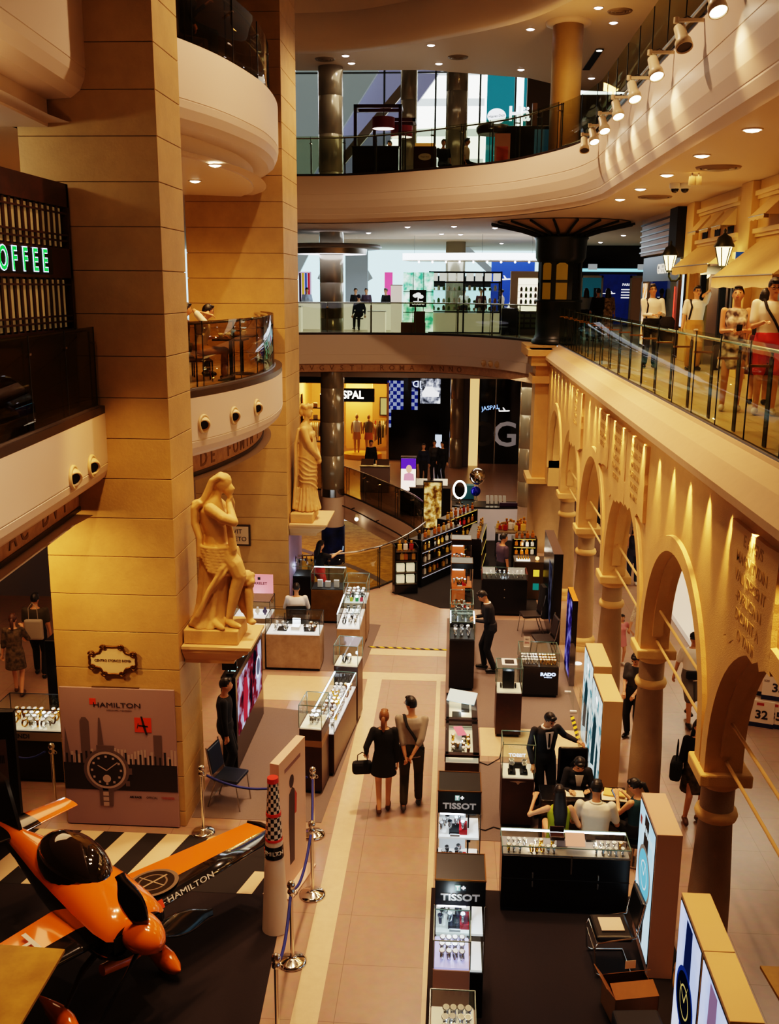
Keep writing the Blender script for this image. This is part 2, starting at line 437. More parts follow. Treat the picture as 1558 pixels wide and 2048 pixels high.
mb = MB(); sweep(mb, P_FAR2, [(.3, 6.05), (0, 6.05), (0, 5.99), (0, 5.30), (.008, 5.295), (.008, 5.285), (0, 5.28), (0, 4.97), (.06, 4.95), (.06, 4.68), (.3, 4.64)], [1, 1, 0, 0, 0, 0, 0, 0, 2, 2])
struct('trim_14', mb, [M_WHITE, M_DARK, M_FRIEZE])
EDGE3R = P_FAR3+[Vector((3.0, y)) for y in (21, 18, 15, 12, 9, 6, 3, 0, -2)]
PROF3 = [(.35, 10.97), (0, 10.97), (0, 10.92), (0, 10.40), (.008, 10.395), (.008, 10.38), (0, 10.375), (.01, 10.2), (.06, 9.99), (.13, 9.83), (.138, 9.82), (.14, 9.80), (.2, 9.68), (.3, 9.58), (.5, 9.55)]
mb = MB(); sweep(mb, EDGE3R, PROF3, [1, 1]+[0]*12); struct('trim_15', mb, [M_WHITE, M_DARK])
mb = MB(); sweep(mb, EDGE3R, [(0, 16.6), (0, 15.5), (.008, 15.49), (.008, 15.48), (0, 15.47), (.02, 15.1), (.1, 14.75), (.3, 14.55), (.6, 14.5), (.6, 15.02)], 0); struct('trim_16', mb, M_WHITE)
mb = MB(); sweep(mb, P_BAY2, [(0, 16.6), (0, 15.5), (.02, 15.1), (.1, 14.75), (.3, 14.55), (.6, 14.5), (.6, 15.02)], 0); struct('trim_17', mb, M_WHITE)

# ---------------------------------------------------------------- glass balustrades
def balustrade(label, path, z0, h, n, group=None, rail=.12, posts=True, seam=.012, glassm=None, post_in=.2, railz=None, plate=.05, clampm=None, s_range=None, postm=None):
    d = cum(path); s0, s1 = s_range or (0, d[-1]); L = (s1-s0)/n
    t = thing('glass_balustrade', label, 'balustrade', (path[0][0], path[0][1], z0), group=group)
    o = Vector((path[0][0], path[0][1])); pl = [Vector(p[:2])-o for p in path]
    railz = railz or h-.1
    for k in range(n):
        c = cut(pl, s0+k*L+seam/2, s0+(k+1)*L-seam/2, 4)
        mb = MB(); sweep(mb, c, [(-.006, 0), (.006, 0), (.006, h), (-.006, h), (-.006, 0)])
        mb.build('glass_panel', glassm or M_GLASSG, t)
    for k in range(n+1):
        c = cut(pl, s0+k*L-.02, s0+k*L+.02, 2) if 0 < k < n else cut(pl, s0+min(k*L, (s1-s0)-.04), s0+min(k*L, (s1-s0)-.04)+.04, 2)
        p = c[1]; tg = (c[2]-c[0]).normalized(); nn = Vector((-tg.y, tg.x))
        mx = Matrix.Translation((p.x, p.y, 0)) @ Matrix(((tg.x, nn.x, 0, 0), (tg.y, nn.y, 0, 0), (0, 0, 1, 0), (0, 0, 0, 1)))
        if posts:
            mb = MB(); mb.box(-plate, plate, post_in-.008, post_in+.008, -.05, railz-.08, mx=mx)
            mb.box(-.012, .012, post_in-.012, post_in+.012, railz-.1, railz, mx=mx)
            ob = mb.build('post', postm or M_DSTEEL, t)
        mb = MB()
        for zz in (railz-.16,):
            mb.box(-.03, .03, -.02, post_in, zz-.012, zz+.012, mx=mx)
        mb.build('clamp', clampm or M_CHROME, t)
        mb = MB(); mb.box(-seam/2, seam/2, -.007, .007, 0, h, mx=mx); mb.build('seam_strip', M_EDGE, t)
    rp = [(p.x, p.y, railz) for p in offset_path(cut(pl, s0, s1, max(4, 2*n)), post_in)]
    mb = MB(); mb.tube(rp, .022, 8); mb.build('handrail', M_CHROME, t)
    mb = MB(); sweep(mb, cut(pl, s0, s1, 2*n), [(-.03, -.04), (-.03, .02), (.03, .02), (.03, -.04)]); mb.build('base_channel', M_DSTEEL, t)
    return t
def shift(path, d): return offset_path(path, d)
RIGHT2 = [Vector((3.05, y)) for y in (29.2, 25, 20, 15, 10, 4.6)]
balustrade('long clear glass balustrade of the right gallery above the arcade', RIGHT2, 6.06, 1.05, 21, clampm=M_BRASS, post_in=.22, railz=.95, plate=.055)
RIGHT3 = shift(EDGE3R, .08)
d3 = cum(RIGHT3); q = [s for s, p in zip(d3, RIGHT3) if p.x > 2.4 and p.y < 26][0]
balustrade('glass balustrade above the row of spotlights on the upper right gallery', RIGHT3, 10.97, 1.05, 18, s_range=(q, d3[-1]-6), post_in=.08, plate=.008, clampm=M_CHROME, railz=.06)
balustrade('curved glass balustrade in front of the upper ice cream cafe', RIGHT3, 10.97, 1.1, 11, s_range=(d3[-1]*.17, q-.1), post_in=.12, plate=.02, railz=1.06, postm=M_STEEL)
F2 = shift(P_FAR2, .1); dF = cum(F2); qf = [s for s, p in zip(dF, F2) if p.x > -7.5 and p.y > 33][0]
balustrade('curved glass balustrade in front of the cosmetics kiosk', F2, 6.05, 1.08, 8, s_range=(qf, dF[-1]-1.8), post_in=.1, plate=.03, railz=1.06, postm=M_STEEL)
B2 = shift(P_BAY2, .16)
balustrade('curved glass balustrade around the cafe table between the two stone piers', B2, 6.08, 1.02, 6, post_in=.12, plate=.012, railz=.98, glassm=M_SMOKE, clampm=M_CHROME)
balustrade('curved glass balustrade of the top left balcony', B2, 10.97, 1.05, 6, post_in=.12, plate=.012, railz=1.0, glassm=M_SMOKE)
L2p = shift(P_LEFT2, .06); dl = cum(L2p)
balustrade('dark glass balustrade in front of the wooden coffee kiosk', L2p, 6.08, 1.02, 8, s_range=(dl[-1]-9.6, dl[-1]-.1), post_in=.06, plate=.012, railz=.98, glassm=M_SMOKE)
V0 = [p for p in VOID]
vs = cum(V0); i0 = next(i for i, p in enumerate(V0) if p.y > 31.5 and p.x > -3)
balustrade('glass balustrade with steel handrail on the far rim of the round opening', [p for p in shift(V0[::-1], .06) if p.x > -9 and p.y > 29.8][:40], .02, 1.05, 9, post_in=.1, plate=.015, railz=1.02, glassm=M_SMOKE, postm=M_STEEL)
near = [p for p in shift(V0, -.06) if p.y < 27.5 and p.x > -6.2]
balustrade('glass balustrade with handrail on the near rim of the round opening', near, .02, 1.02, 5, post_in=-.06, plate=.01, railz=1.1)

# ---------------------------------------------------------------- air nozzles in the slab edges
def nozzle_on(path, s, z, r, label, group):
    d = cum(path); c = cut(path, s-.05, s+.05, 2); tg = (c[2]-c[0]).normalized(); nn = Vector((tg.y, -tg.x))
    t = thing('air_nozzle', label, 'air vent', (c[1].x, c[1].y, z), math.atan2(nn.y, nn.x), group)
    mx = Matrix.Rotation(R(90), 4, 'Y')
    mb = MB(); mb.lathe([(r*.6, .0), (r, .0), (r, .02), (r*.92, .035), (r*.74, .03), (r*.7, .0)], n=28, mx=mx, caps=False); mb.build('collar', M_NOZ, t)
    m2 = Matrix.Rotation(R(-42), 4, 'Z') @ Matrix.Rotation(R(16), 4, 'Y') @ mx
    mb = MB(); mb.lathe([(r*.72, -.05), (r*.74, .0), (r*.7, .04), (r*.62, .065), (r*.56, .07), (r*.5, .06), (r*.36, .0)], n=24, mx=m2, caps=False); mb.build('jet', M_NOZ, t)
    mb = MB(); mb.lathe([(r*.5, 0.045), (.001, 0.045)], n=18, mx=m2, caps=False); mb.build('opening', M_BLACKM, t)
    return t
M_NOZ = mat('nozzle_cream', 'e0c494', .4)
dB = cum(P_BAY2)
def s_at(path, y): return min(zip(cum(path), path), key=lambda q: abs(q[1].y-y))[0]
for k, (y, z) in enumerate(((14.85, 5.56), (15.75, 5.57), (16.75, 5.58))):
    nozzle_on(P_BAY2, s_at(P_BAY2, y), z, .15, ('first', 'second', 'third')[k]+' round cream air nozzle from the near pier on the cafe balcony', 'air nozzles on the cafe balcony')
for k, y in enumerate((11.35, 11.9)):
    nozzle_on(P_LEFT2, s_at(P_LEFT2, y), 5.40, .15, ('round cream air nozzle under the coffee kiosk, further from the pier', 'round cream air nozzle under the coffee kiosk, nearer the pier')[k], 'air nozzles under the coffee kiosk')
fx = sorted([(abs(p.x-x), s) for x in (1.0,) for s, p in zip(cum(P_FAR2), P_FAR2)])[0][1]
for k in range(3):
    nozzle_on(P_FAR2, fx+.1+k*.36, 5.12, .12, 'small round air nozzle, '+('left', 'middle', 'right')[k]+' of three below the far gallery', 'air nozzles below the far gallery')

# ---------------------------------------------------------------- carved friezes
def curve_text(s, path, s0, z, size, mt, name='carved_lettering', step=.3, off=.42, rev=False):
    t = thing('carved_inscription', '', 'inscription')
    for k, ch in enumerate(s):
        if ch == ' ': continue
        c = cut(path, s0+k*step-.02, s0+k*step+.02, 2); tg = (c[2]-c[0]).normalized(); nn = Vector((tg.y, -tg.x))
        p = c[1]-nn*(off-.004); a = math.atan2(tg.y, tg.x)
        text(ch, size, (p.x, p.y, z), (R(90), 0, a), mt, t, 'letter', .006, 'CENTER', .004)
    return t
M_CARVE = mat('carved_letter', '8a6a48', .8)
t = curve_text('M DE FOMIN P', P_BAY2, 1.1, 4.88, .34, M_CARVE, step=.36); t['label'] = 'carved capital letters in the stone band under the cafe balcony'
t = curve_text('ARVM AC DVI', P_LEFT2, cum(P_LEFT2)[-1]-4.2, 4.88, .34, M_CARVE, step=.36); t['label'] = 'carved capital letters in the stone band under the coffee kiosk balcony'
t = curve_text('MODE FORI AVGVSTI ROMA ANNO', [p for p in P_FAR2 if p.y > 31], 2.2, 4.81, .26, M_CARVE, step=.36, off=.06); t['label'] = 'carved letters in the stone band of the far gallery'

# ---------------------------------------------------------------- arcade on the right
WX0, WX1, CX = 2.73, 3.07, 2.90
COLY = [9.75, 13.35, 16.95, 20.5, 24.1]
ENDY = 28.6
mb = MB()
ys = [6.15]+COLY+[27.7]; SPR, BW = 2.93, .21
top = 5.66
arches = []
for a, b in zip(ys, ys[1:]):
    c = (a+b)/2; r = (b-a)/2-BW; arches.append((c, r))
    n = 28; pts = [(a+BW, 2.72), (a+BW, SPR)]+[(c-r*math.cos(PI*k/n), SPR+r*math.sin(PI*k/n)) for k in range(1, n)]+[(b-BW, SPR), (b-BW, 2.72)]
    for x in (WX0, WX1):
        mb.loft([[(x, p[0], p[1]) for p in pts], [(x, p[0], top) for p in pts]], 0, False, False, False)
    mb.loft([[(WX0, p[0], p[1]) for p in pts], [(WX1, p[0], p[1]) for p in pts]], 0, False, False, True)
for c in ys[:-1]:
    for x in (WX0, WX1): mb.add([(x, c-BW, 2.72), (x, c+BW, 2.72), (x, c+BW, top), (x, c-BW, top)], [(0, 1, 2, 3)])
    mb.add([(WX0, c-BW, 2.72), (WX1, c-BW, 2.72), (WX1, c+BW, 2.72), (WX0, c+BW, 2.72)], [(0, 1, 2, 3)])
mb.box(WX0, WX1, 27.7-BW, 28.6, 2.2, top); mb.box(WX0, WX1, 2, 5.84, 2.72, top)
struct('wall_arcade', mb, M_ARCADE)
# raised bands round each arch
for k, (c, r) in enumerate(arches):
    mb = MB(); rings = []; n = 30
    for i in range(n+1):
        a = PI*i/n; rr = []
        for (q, xx) in ((-.0, WX0), (.0, WX0-.05), (.19, WX0-.05), (.2, WX0)):
            rr.append((xx, c-(r+q)*math.cos(a), SPR+(r+q)*math.sin(a)))
        rings.append(rr)
    rings = [[(p[0], p[1], 2.74) for p in rings[0]]]+rings+[[(p[0], p[1], 2.74) for p in rings[-1]]]
    mb.loft(rings, 0, False, False, False)
    rings = []
    for i in range(n+1):
        a = PI*i/n
        rings.append([(xx, c-(r-q)*math.cos(a), SPR+(r-q)*math.sin(a)) for (q, xx) in ((0, WX0+.1), (.03, WX0+.1), (.03, WX1-.1), (0, WX1-.1))])
    mb.loft(rings, 0, False, False, False)
    struct('trim_2%d' % k, mb, M_ARCADE)
# cornice and sill
mb = MB(); prof = [(WX0, 5.60), (WX0-.04, 5.66), (WX0-.14, 5.68), (WX0-.14, 5.76), (WX0+.02, 5.93), (WX0+.2, 6.0), (2.98, 6.02), (3.0, 6.06), (3.1, 6.06)]
mb.loft([[(x, 4.0, z) for x, z in prof], [(x, 28.9, z) for x, z in prof]], 0, False, False, False)
struct('cornice', mb, mat('cornice_stone', 'd9b98e', .6, var=.06))
# columns
mb = MB()
prof = [(.30, 0), (.30, .12), (.27, .14), (.30, .2), (.27, .27), (.24, .3), (.235, .36), (.22, 1.2), (.175, 2.12), (.2, 2.14), (.21, 2.18), (.2, 2.22), (.175, 2.24), (.175, 2.5), (.2, 2.52), (.23, 2.56), (.23, 2.6)]
for k, y in enumerate(COLY+[6.15]):
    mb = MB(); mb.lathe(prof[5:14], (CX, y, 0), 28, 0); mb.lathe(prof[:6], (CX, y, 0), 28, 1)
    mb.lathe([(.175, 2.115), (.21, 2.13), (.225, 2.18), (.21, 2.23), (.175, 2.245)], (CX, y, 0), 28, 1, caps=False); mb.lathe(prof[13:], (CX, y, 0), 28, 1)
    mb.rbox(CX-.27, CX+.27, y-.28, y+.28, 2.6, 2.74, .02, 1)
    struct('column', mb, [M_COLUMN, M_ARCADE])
mb = MB(); mb.box(2.35, 3.35, 28.5, 29.6, 2.25, 5.6, 0); mb.box(2.25, 3.45, 28.35, 29.7, 5.0, 5.2); mb.box(2.2, 3.45, 28.3, 29.7, 5.5, 5.95); mb.box(2.1, 3.5, 28.2, 29.75, 5.78, 5.95)
mb.box(2.2, 3.45, 28.3, 29.7, 2.1, 2.25)
mb.lathe([(.62, 0), (.62, .3), (.56, .35), (.55, 1.95), (.58, 2.0), (.58, 2.1)], (2.85, 28.95, 0), 28, 1)
struct('column', mb, [M_ARCADE, M_COLUMN])
for a, b in zip(COLY[:], COLY[1:]):
    k = COLY.index(a); w = ('nearest', 'second', 'third', 'fourth')[k]
    for z, nm in ((2.86, 'lower'), (3.32, 'upper')):
        mb = MB(); mb.tube([(CX, a+BW-.02, z), (CX, b-BW+.02, z)], .02, 6)
        mb.build('tie_rod', M_ARCADE, label='%s cream iron tie rod across the %s arch of the arcade' % (nm, w), cat='rod', group='tie rods of the arcade')
for z, nm in ((2.86, 'lower'), (3.32, 'upper')):
    mb = MB(); mb.tube([(CX, 6.15+BW-.02, z), (CX, COLY[0]-BW+.02, z)], .02, 6)
    mb.build('tie_rod', M_ARCADE, label='%s cream iron tie rod beside the size boxes' % nm, cat='rod', group='tie rods of the arcade')
# stone plaques with inscriptions
def plaque(label, y0, y1, z0, z1, lines, seed, size, th=.05):
    rnd = random.Random(seed); t = thing('inscribed_plaque', label, 'plaque', (WX0-.001, (y0+y1)/2, z0))
    w = (y1-y0)/2; h = z1-z0; pts = []
    def edge(a, b, n, j):
        for i in range(n):
            q = i/n; p = Vector(a).lerp(Vector(b), q); pts.append((p.x+rnd.uniform(-j, j), p.y+rnd.uniform(-j, j)))
    edge((-w, .12), (w, 0), 12, .05); edge((w, 0), (w, h), 8, .025); edge((w, h), (-w, h), 4, .0); edge((-w, h), (-w, .12), 8, .03)
    mx = Matrix(((0, 0, -1, 0), (1, 0, 0, 0), (0, 1, 0, 0), (0, 0, 0, 1)))
    mb = MB(); mb.prism(pts, 0, th, 0, mx=mx); mb.build('slab', M_ARCADE, t)
    for i, s in enumerate(lines):
        text(s, size, (-th, 0, h-size*.8-i*size*1.18), FMX, M_CARVEY, t, 'carved_line', .003, 'CENTER', .002)
M_CARVEY = mat('carved_gold', 'b8904e', .8)
def plq(label, v, lines, seed, size):
    (a, b, c, d) = v; plaque(label, a, b, c, d, lines, seed, size)
plq('large cracked stone tablet with carved capitals beside the nearest arch', (7.9, 9.3, 4.35, 5.5), ['E AVGVS', 'MAGNITVDIN', 'VALI DECENT', '-PVBLICA N', 'DICAVIT A', 'O TANI'], 3, .15)
plq('middle stone tablet with fine carved lines over the arcade', (13.6, 15.1, 4.35, 5.5), ['ANNO AB VRBE', 'CONDITA ET', 'IMPERATOR', 'CAESARI DIVI', 'PONTIFEX', 'MAXIMVS'], 4, .13)
plq('middle stone tablet further from the camera over the arcade', (15.16, 16.8, 4.2, 5.5), ['SENATVS', 'POPVLVSQVE', 'ROMANVS', 'INCENDIO', 'CONSVMPTVM', 'RESTITVIT'], 5, .13)
plq('narrow stone tablet over the third arch', (16.86, 18.3, 4.5, 5.5), ['TEMPLVM', 'VETVSTATE', 'COLLAPSVM', 'REFECIT'], 6, .13)
plq('farthest stone tablet over the arcade', (20.6, 22.6, 4.2, 5.5), ['AEDEM', 'DIVI IVLI', 'ARCVM', 'FORVM', 'SACRA VIA'], 8, .13)
# downlights tucked under the cornice
M_HOT = emis('hot_lens', 'ffd9a0', 30)
for k in range(27):
    y = 6.9+k*.86
    t = thing('wall_washer_light', 'small recessed spotlight under the cornice of the arcade', 'light', (WX0-.07, y, 5.68), 0, 'wall washers under the arcade cornice')
    if k == 0:
        mb = MB(); mb.lathe([(.05, 0), (.05, -.015), (.035, -.015), (.034, -.004)], n=14, caps=False); w1 = mb.build('ring', M_ARCADE, t)
        mb = MB(); mb.lathe([(.036, -.006), (.001, -.006)], n=14, caps=False); w2 = mb.build('lens', M_HOT, t)
    else: dup(w1, parent=t); dup(w2, parent=t)
    spot((WX0-.09, y, 5.64), (WX0+.01, y, 4.6), 120, (1.0, .60, .22), 44, .9, .02)
# spotlights along the upper right slab
M_SPOTB = mat('spot_cream', 'd9c9a8', .4)
SPY = [22.6, 21.4, 20.0, 18.4, 16.8, 15.1, 13.4, 11.8]
names = ('farthest', 'second farthest', 'third farthest', 'fourth farthest', 'fifth from the far end', 'sixth from the far end', 'second nearest', 'nearest')
for k, y in enumerate(SPY):
    lit = k not in (0, 6)
    t = thing('rail_spotlight', 'cream cylinder spotlight on the upper right slab edge, %s, %s' % (names[k], 'lit' if lit else 'unlit'), 'spotlight', (3.0, y, 10.86), 0, 'spotlights on the upper right slab edge')
    mb = MB(); mb.box(-.34, -.005, -.02, .02, -.02, .02); mb.cyl((-.34, 0, -.035), .035, .07, 10); mb.build('bracket', M_SPOTB, t)
    mx = Matrix.Translation((-.3, .02, -.06)) @ Matrix.Rotation(R(-10 if k else 0), 4, 'Y') @ Matrix.Rotation(R(-30), 4, 'X')
    mb = MB(); mb.lathe([(.03, 0), (.07, -.02), (.075, -.2), (.1, -.24), (.105, -.34), (.095, -.34), (.09, -.26)], n=20, mx=mx, caps=False); mb.build('housing', M_SPOTB, t)
    mb = MB(); mb.lathe([(.094, -.32), (.001, -.32)], n=18, mx=mx, caps=False); mb.build('lens', M_LAMP if lit else M_DARK, t)
    mb = MB(); mb.tube([(-.3, 0, 0), (-.2, .05, .06), (-.1, .02, .0), (0, .03, .08)], .008, 5); mb.build('cable', M_DSTEEL, t)
    if lit: spot((2.62, y-.02, 10.46), (3.12, y-.25, 9.9), 60, WARM, 75, .9, .06); spot((2.6, y-.02, 10.4), (1.5, y-1, 0), 250, WARM, 70, .8, .08)
mb = MB(); mb.tube([(2.94, 23.0, 11.0), (2.94, 5, 11.0)], .025, 8); mb.build('spotlight_rail', M_STEEL, label='steel pipe rail that carries the upper spotlights', cat='rail')
# ---------------------------------------------------------------- wooden coffee kiosk on the left gallery
M_WOOD = mat('dark_walnut', '4a2413', .4, c2='2c1409', vs=3, detail=8)
M_PANE = mat('rice_paper_pane_glow', 'b9a678', .6, emit='c9b27a', es=.10)  # panes glow faintly in their own colour to stay visible
t = thing('coffee_kiosk', 'dark wooden coffee kiosk with lattice panes and glowing green lettering', 'kiosk', (-4.85, 8.6, 6.0))
LY = 3.98
mb = MB()
mb.box(-1.2, 0, 0, LY, 2.56, 2.84); mb.box(-1.2, 0, 0, LY, 1.70, 2.06); mb.box(-1.2, 0, 0, LY, 0.95, 1.08); mb.box(-1.2, 0, LY-.06, LY, .95, 2.84); mb.box(-1.2, -.12, 0, LY, 1.0, 2.6)
mb.build('frame', M_WOOD, t)
for z0, z1 in ((2.06, 2.56), (1.08, 1.70)):
    y = LY-.2; k = 0
    while y > .3:
        mb = MB(); mb.box(-.05, -.04, y-.095, y, z0+.02, z1-.02); mb.build('pane', M_PANE, t)
        mb = MB(); mb.box(-.06, -.025, y-.155, y-.1, z0, z1); mb.build('slat', M_WOOD, t); y -= .165; k += 1
    for zz in (z0+.09, z1-.08, z0+.16):
        mb = MB(); mb.box(-.03, -.01, 0, LY-.06, zz-.01, zz+.012); mb.build('crossbar', M_WOOD, t)
mb = MB(); mb.box(-1.2, -.02, 0, LY, 0, .95); mb.build('counter_front', M_WOOD, t)
mb = MB(); mb.box(-.01, .005, 1.0, 3.34, 1.74, 2.03); mb.build('sign_board', M_BLACK, t)
M_GRN = emis('green_neon', '18c23a', 1.6); M_OUTL = emis('neon_outline', 'b8d8ff', 5)
for k, ch in enumerate('COFFEE'):
    y = 3.12-(5-k)*.278
    text(ch, .36, (.0075, y, 1.885), FX, M_OUTL, t, 'outline_letter', .001, 'CENTER', .014, sx=.8)
    text(ch, .36, (.0105, y, 1.885), FX, M_GRN, t, 'letter', .001, 'CENTER', .005, sx=.78)

# ---------------------------------------------------------------- things on the first stone pier
def ornament_frame(t):
    mb = MB(); n = 48; pts = []
    for k in range(n):
        a = 2*PI*k/n; r = 1+.10*math.cos(4*a)-.07*math.cos(8*a)
        pts.append((.30*r*math.cos(a), .17*r*math.sin(a)*1.05))
    mx = Matrix(((1, 0, 0, 0), (0, 0, -1, 0), (0, 1, 0, 0), (0, 0, 0, 1)))
    mb.prism(pts, 0, .03, 0, mx=mx); mb.build('panel', mat('shield_cream', 'e6d2ac', .5), t)
    mb = MB(); mb.tube([mx @ Vector((p[0]*1.06, p[1]*1.08, .03)) for p in pts], .018, 6, loop=True)
    mb.build('gilt_rim', mat('old_gilt', '6b4a22', .35, .7), t)
    for sx_ in (-1, 1):
        for sz in (-1, 1):
            for (cx, cz, r0) in ((.29, .09, .05), (.12, .19, .045)):
                mb = MB(); pp = []
                for k in range(22):
                    a = k*.36; r = r0*(1-k/26); pp.append((sx_*(cx+r*math.cos(a)), -.04, sz*(cz+r*math.sin(a))))
                mb.tube(pp, [.016*(1-k/40) for k in range(22)], 6); mb.build('scroll', mat('old_gilt', '6b4a22', .35, .7), t)
    text('CENTRO STORICO ROMA', .052, (0, -.036, 0), FMY, mat('ink', '3a2a1c', .6), t, 'inscription', .002, sx=.85)
t = thing('cartouche_sign', 'scrolled gilt cartouche reading Centro Storico Roma on the front stone pier', 'sign', (-4.64, 12.645, 2.53)); ornament_frame(t)
t = thing('wall_notice', 'plain framed notice on the stone pier just above the large watch poster', 'notice', (-4.63, 12.645, 2.02))
mb = MB(); mb.box(-.34, .34, -.03, 0, -.2, .11); mb.build('frame', mat('bronze_frame', '5a4628', .4, .6), t)
mb = MB(); mb.box(-.31, .31, -.034, -.028, -.17, .08); mb.build('sheet', mat('aged_paper', 'c9b48a', .7), t)
t = thing('street_sign', 'white framed street sign reading VIT VENETO on the second stone pier', 'sign', (-5.08, 21.99, 1.98))
mb = MB(); mb.box(-.45, .45, -.05, 0, -.25, .25); mb.build('frame', M_DSTEEL, t)
mb = MB(); mb.box(-.41, .41, -.055, -.045, -.21, .21); mb.build('plate', mat('sign_plate', 'd8c8ac', .6), t)
text('VIA VIT', .15, (.02, -.058, .09), FMY, M_BLACKM, t, 'line'); text('VENETO', .15, (.08, -.058, -.09), FMY, M_BLACKM, t, 'line')
# big watch poster
M_LILAC = mat('poster_lilac', 'a48c94', .75); M_INK = mat('poster_ink', '2a2024', .7); M_ORG = mat('poster_orange', 'd9480f', .7); M_GREYP = mat('poster_grey', '6a5a5e', .7); M_GREYL = mat('poster_light', 'b9a6a8', .7); M_RED = mat('poster_red', 'b0362a', .7)
t = thing('watch_poster', 'tall Hamilton poster of a steel watch before a grey skyline, on the front pier', 'poster', (-4.61, 12.6, 0.02))
mx = Matrix(((1, 0, 0, 0), (0, 0, -1, 0), (0, 1, 0, 0), (0, 0, 0, 1)))   # poster drawing plane x,z seen from the front
def flat(t, name, polys, mt, d=.012, th=.002):
    mb = MB()
    for p in polys: mb.prism(p, d, d+th, 0, mx=mx)
    return mb.build(name, mt, t)
rect = lambda a, b, c, e: [(a, c), (b, c), (b, e), (a, e)]
disc = lambda cx, cy, r, n=36, ry=None: [(cx+r*math.cos(2*PI*k/n), cy+(ry or r)*math.sin(2*PI*k/n)) for k in range(n)]
mb = MB(); mb.box(-.82, .82, -.008, .03, 0, 2.1); mb.build('sheet', M_LILAC, t)
flat(t, 'sea_band', [rect(-.82, .82, .55, .96)], M_INK)
rnd = random.Random(4); sk = []
for k in range(34):
    x = -.8+k*.048; h = .12+.13*rnd.random(); sk.append(rect(x, x+.034, .96, .96+h))
flat(t, 'skyline', sk, M_GREYL, .013)
flat(t, 'dark_towers', [rect(x, x+.03, .96, .96+.08+.12*rnd.random()) for x in [-.78+.071*k for k in range(22)]], M_INK, .014)
flat(t, 'tall_towers', [[(-.55, .96), (-.42, .96), (-.42, 1.6), (-.46, 1.66), (-.52, 1.66), (-.55, 1.6)], [(-.33, .96), (-.2, .96), (-.26, 1.66), (-.28, 1.66)], rect(.5, .62, .96, 1.42), [(-.8, .96), (-.7, .96), (-.77, 1.5)]], M_GREYP, .0135)
flat(t, 'logo_square', [rect(-.39, -.3, 1.86, 1.95)], M_ORG)
text('HAMILTON', .1, (.0, -.016, 1.855), FMY, M_INK, t, 'brand_line', .001, sx=1.35); text('AMERICAN SPIRIT - SWISS PRECISION', .022, (.03, -.016, 1.78), FMY, M_INK, t, 'small_line', .001)
flat(t, 'orange_square', [rect(.24, .48, 1.46, 1.68)], M_ORG)
flat(t, 'plane_silhouette', [[(.33, 1.70), (.355, 1.70), (.39, 1.56), (.42, 1.43), (.395, 1.42), (.36, 1.54)], [(.29, 1.555), (.30, 1.575), (.43, 1.56), (.43, 1.54)], [(.27, 1.52), (.28, 1.52), (.30, 1.60), (.29, 1.60)]], M_INK, .016)
flat(t, 'bracelet', [[(-.33, 1.24), (-.07, 1.24), (-.13, .3), (-.32, .3)]], M_GREYP, .016)
flat(t, 'bracelet_link', [rect(-.27, -.19, .3+.08*k, .36+.08*k) for k in range(4)], M_GREYL, .018)
flat(t, 'watch_case', [disc(-.2, .86, .33)], M_GREYP, .018); flat(t, 'watch_bezel', [disc(-.2, .86, .285)], M_GREYL, .0195); flat(t, 'watch_dial', [disc(-.2, .86, .25)], M_INK, .021)
flat(t, 'hour_mark', [rect(-.2+.21*math.cos(a)-.016, -.2+.21*math.cos(a)+.016, .86+.21*math.sin(a)-.016, .86+.21*math.sin(a)+.016) for a in [2*PI*k/12 for k in range(12)]], M_GREYL, .0235)
flat(t, 'watch_hands', [[(-.205, .86), (-.195, .85), (-.03, .98), (-.04, .99)], [(-.205, .85), (-.195, .865), (-.32, .94), (-.33, .93)], disc(-.2, .73, .06, 16)], M_GREYL, .0235)
flat(t, 'watch_crown', [rect(.12, .17, .80, .9), rect(.07, .13, .62, .7)], M_GREYP, .017)
text('OFFICIAL', .05, (.44, -.016, .45), FMY, M_INK, t, 'caption', .001, sx=.8); text('TIMEKEEPER', .05, (.67, -.016, .45), FMY, M_RED, t, 'caption', .001, sx=.72)
text('AIR RACE', .04, (.2, -.016, .45), FMY, M_INK, t, 'caption', .001, bold=.002)

# ---------------------------------------------------------------- stone ledges and statues
M_STAT = mat('statue_stone', 'd8b478', .65, var=.16, vs=5, bump=.2, bs=25)
M_LEDGE = mat('ledge_stone', 'dcbc8c', .6, var=.08, vs=3)
def ledge(label, x0, x1, y0, y1, zt, zp, px1, py0, py1):
    t = thing('statue_ledge', label, 'ledge', (x0, y0, zt))
    w, d = x1-x0, y1-y0; mb = MB()
    prof = [(0, 0), (0, -.04), (-.04, -.06), (-.05, -.1), (-.12, -.14), (-.2, -.2), (-.26, -.24), (-.28, -.3)]
    rings = [[(0, -o*.6, z), (w+o, -o*.6, z), (w+o, d+o*.6, z), (0, d+o*.6, z)] for o, z in prof]
    mb.loft(rings, 0, True, True, False); mb.build('cornice', M_LEDGE, t)
    mb = MB(); mb.rbox(.01, px1-x0, py0-y0, py1-y0, 0, zp-zt, .015); mb.build('plinth', M_STAT, t)
ledge('stone ledge with moulded edge that carries the bowed statue on the front pier', -3.70, -2.72, 12.74, 13.74, 2.72, 2.93, -2.92, 12.84, 13.5)
ledge('stone ledge with moulded edge that carries the crossed-arm statue on the second pier', -3.74, -2.85, 22.05, 23.6, 2.24, 2.46, -3.2, 22.2, 23.2)
def seg(mb, pts, rs, n=10):
    mb.tube(pts, rs, n)
    for p, r in zip(pts, rs): mb.ell(p, r, 8)
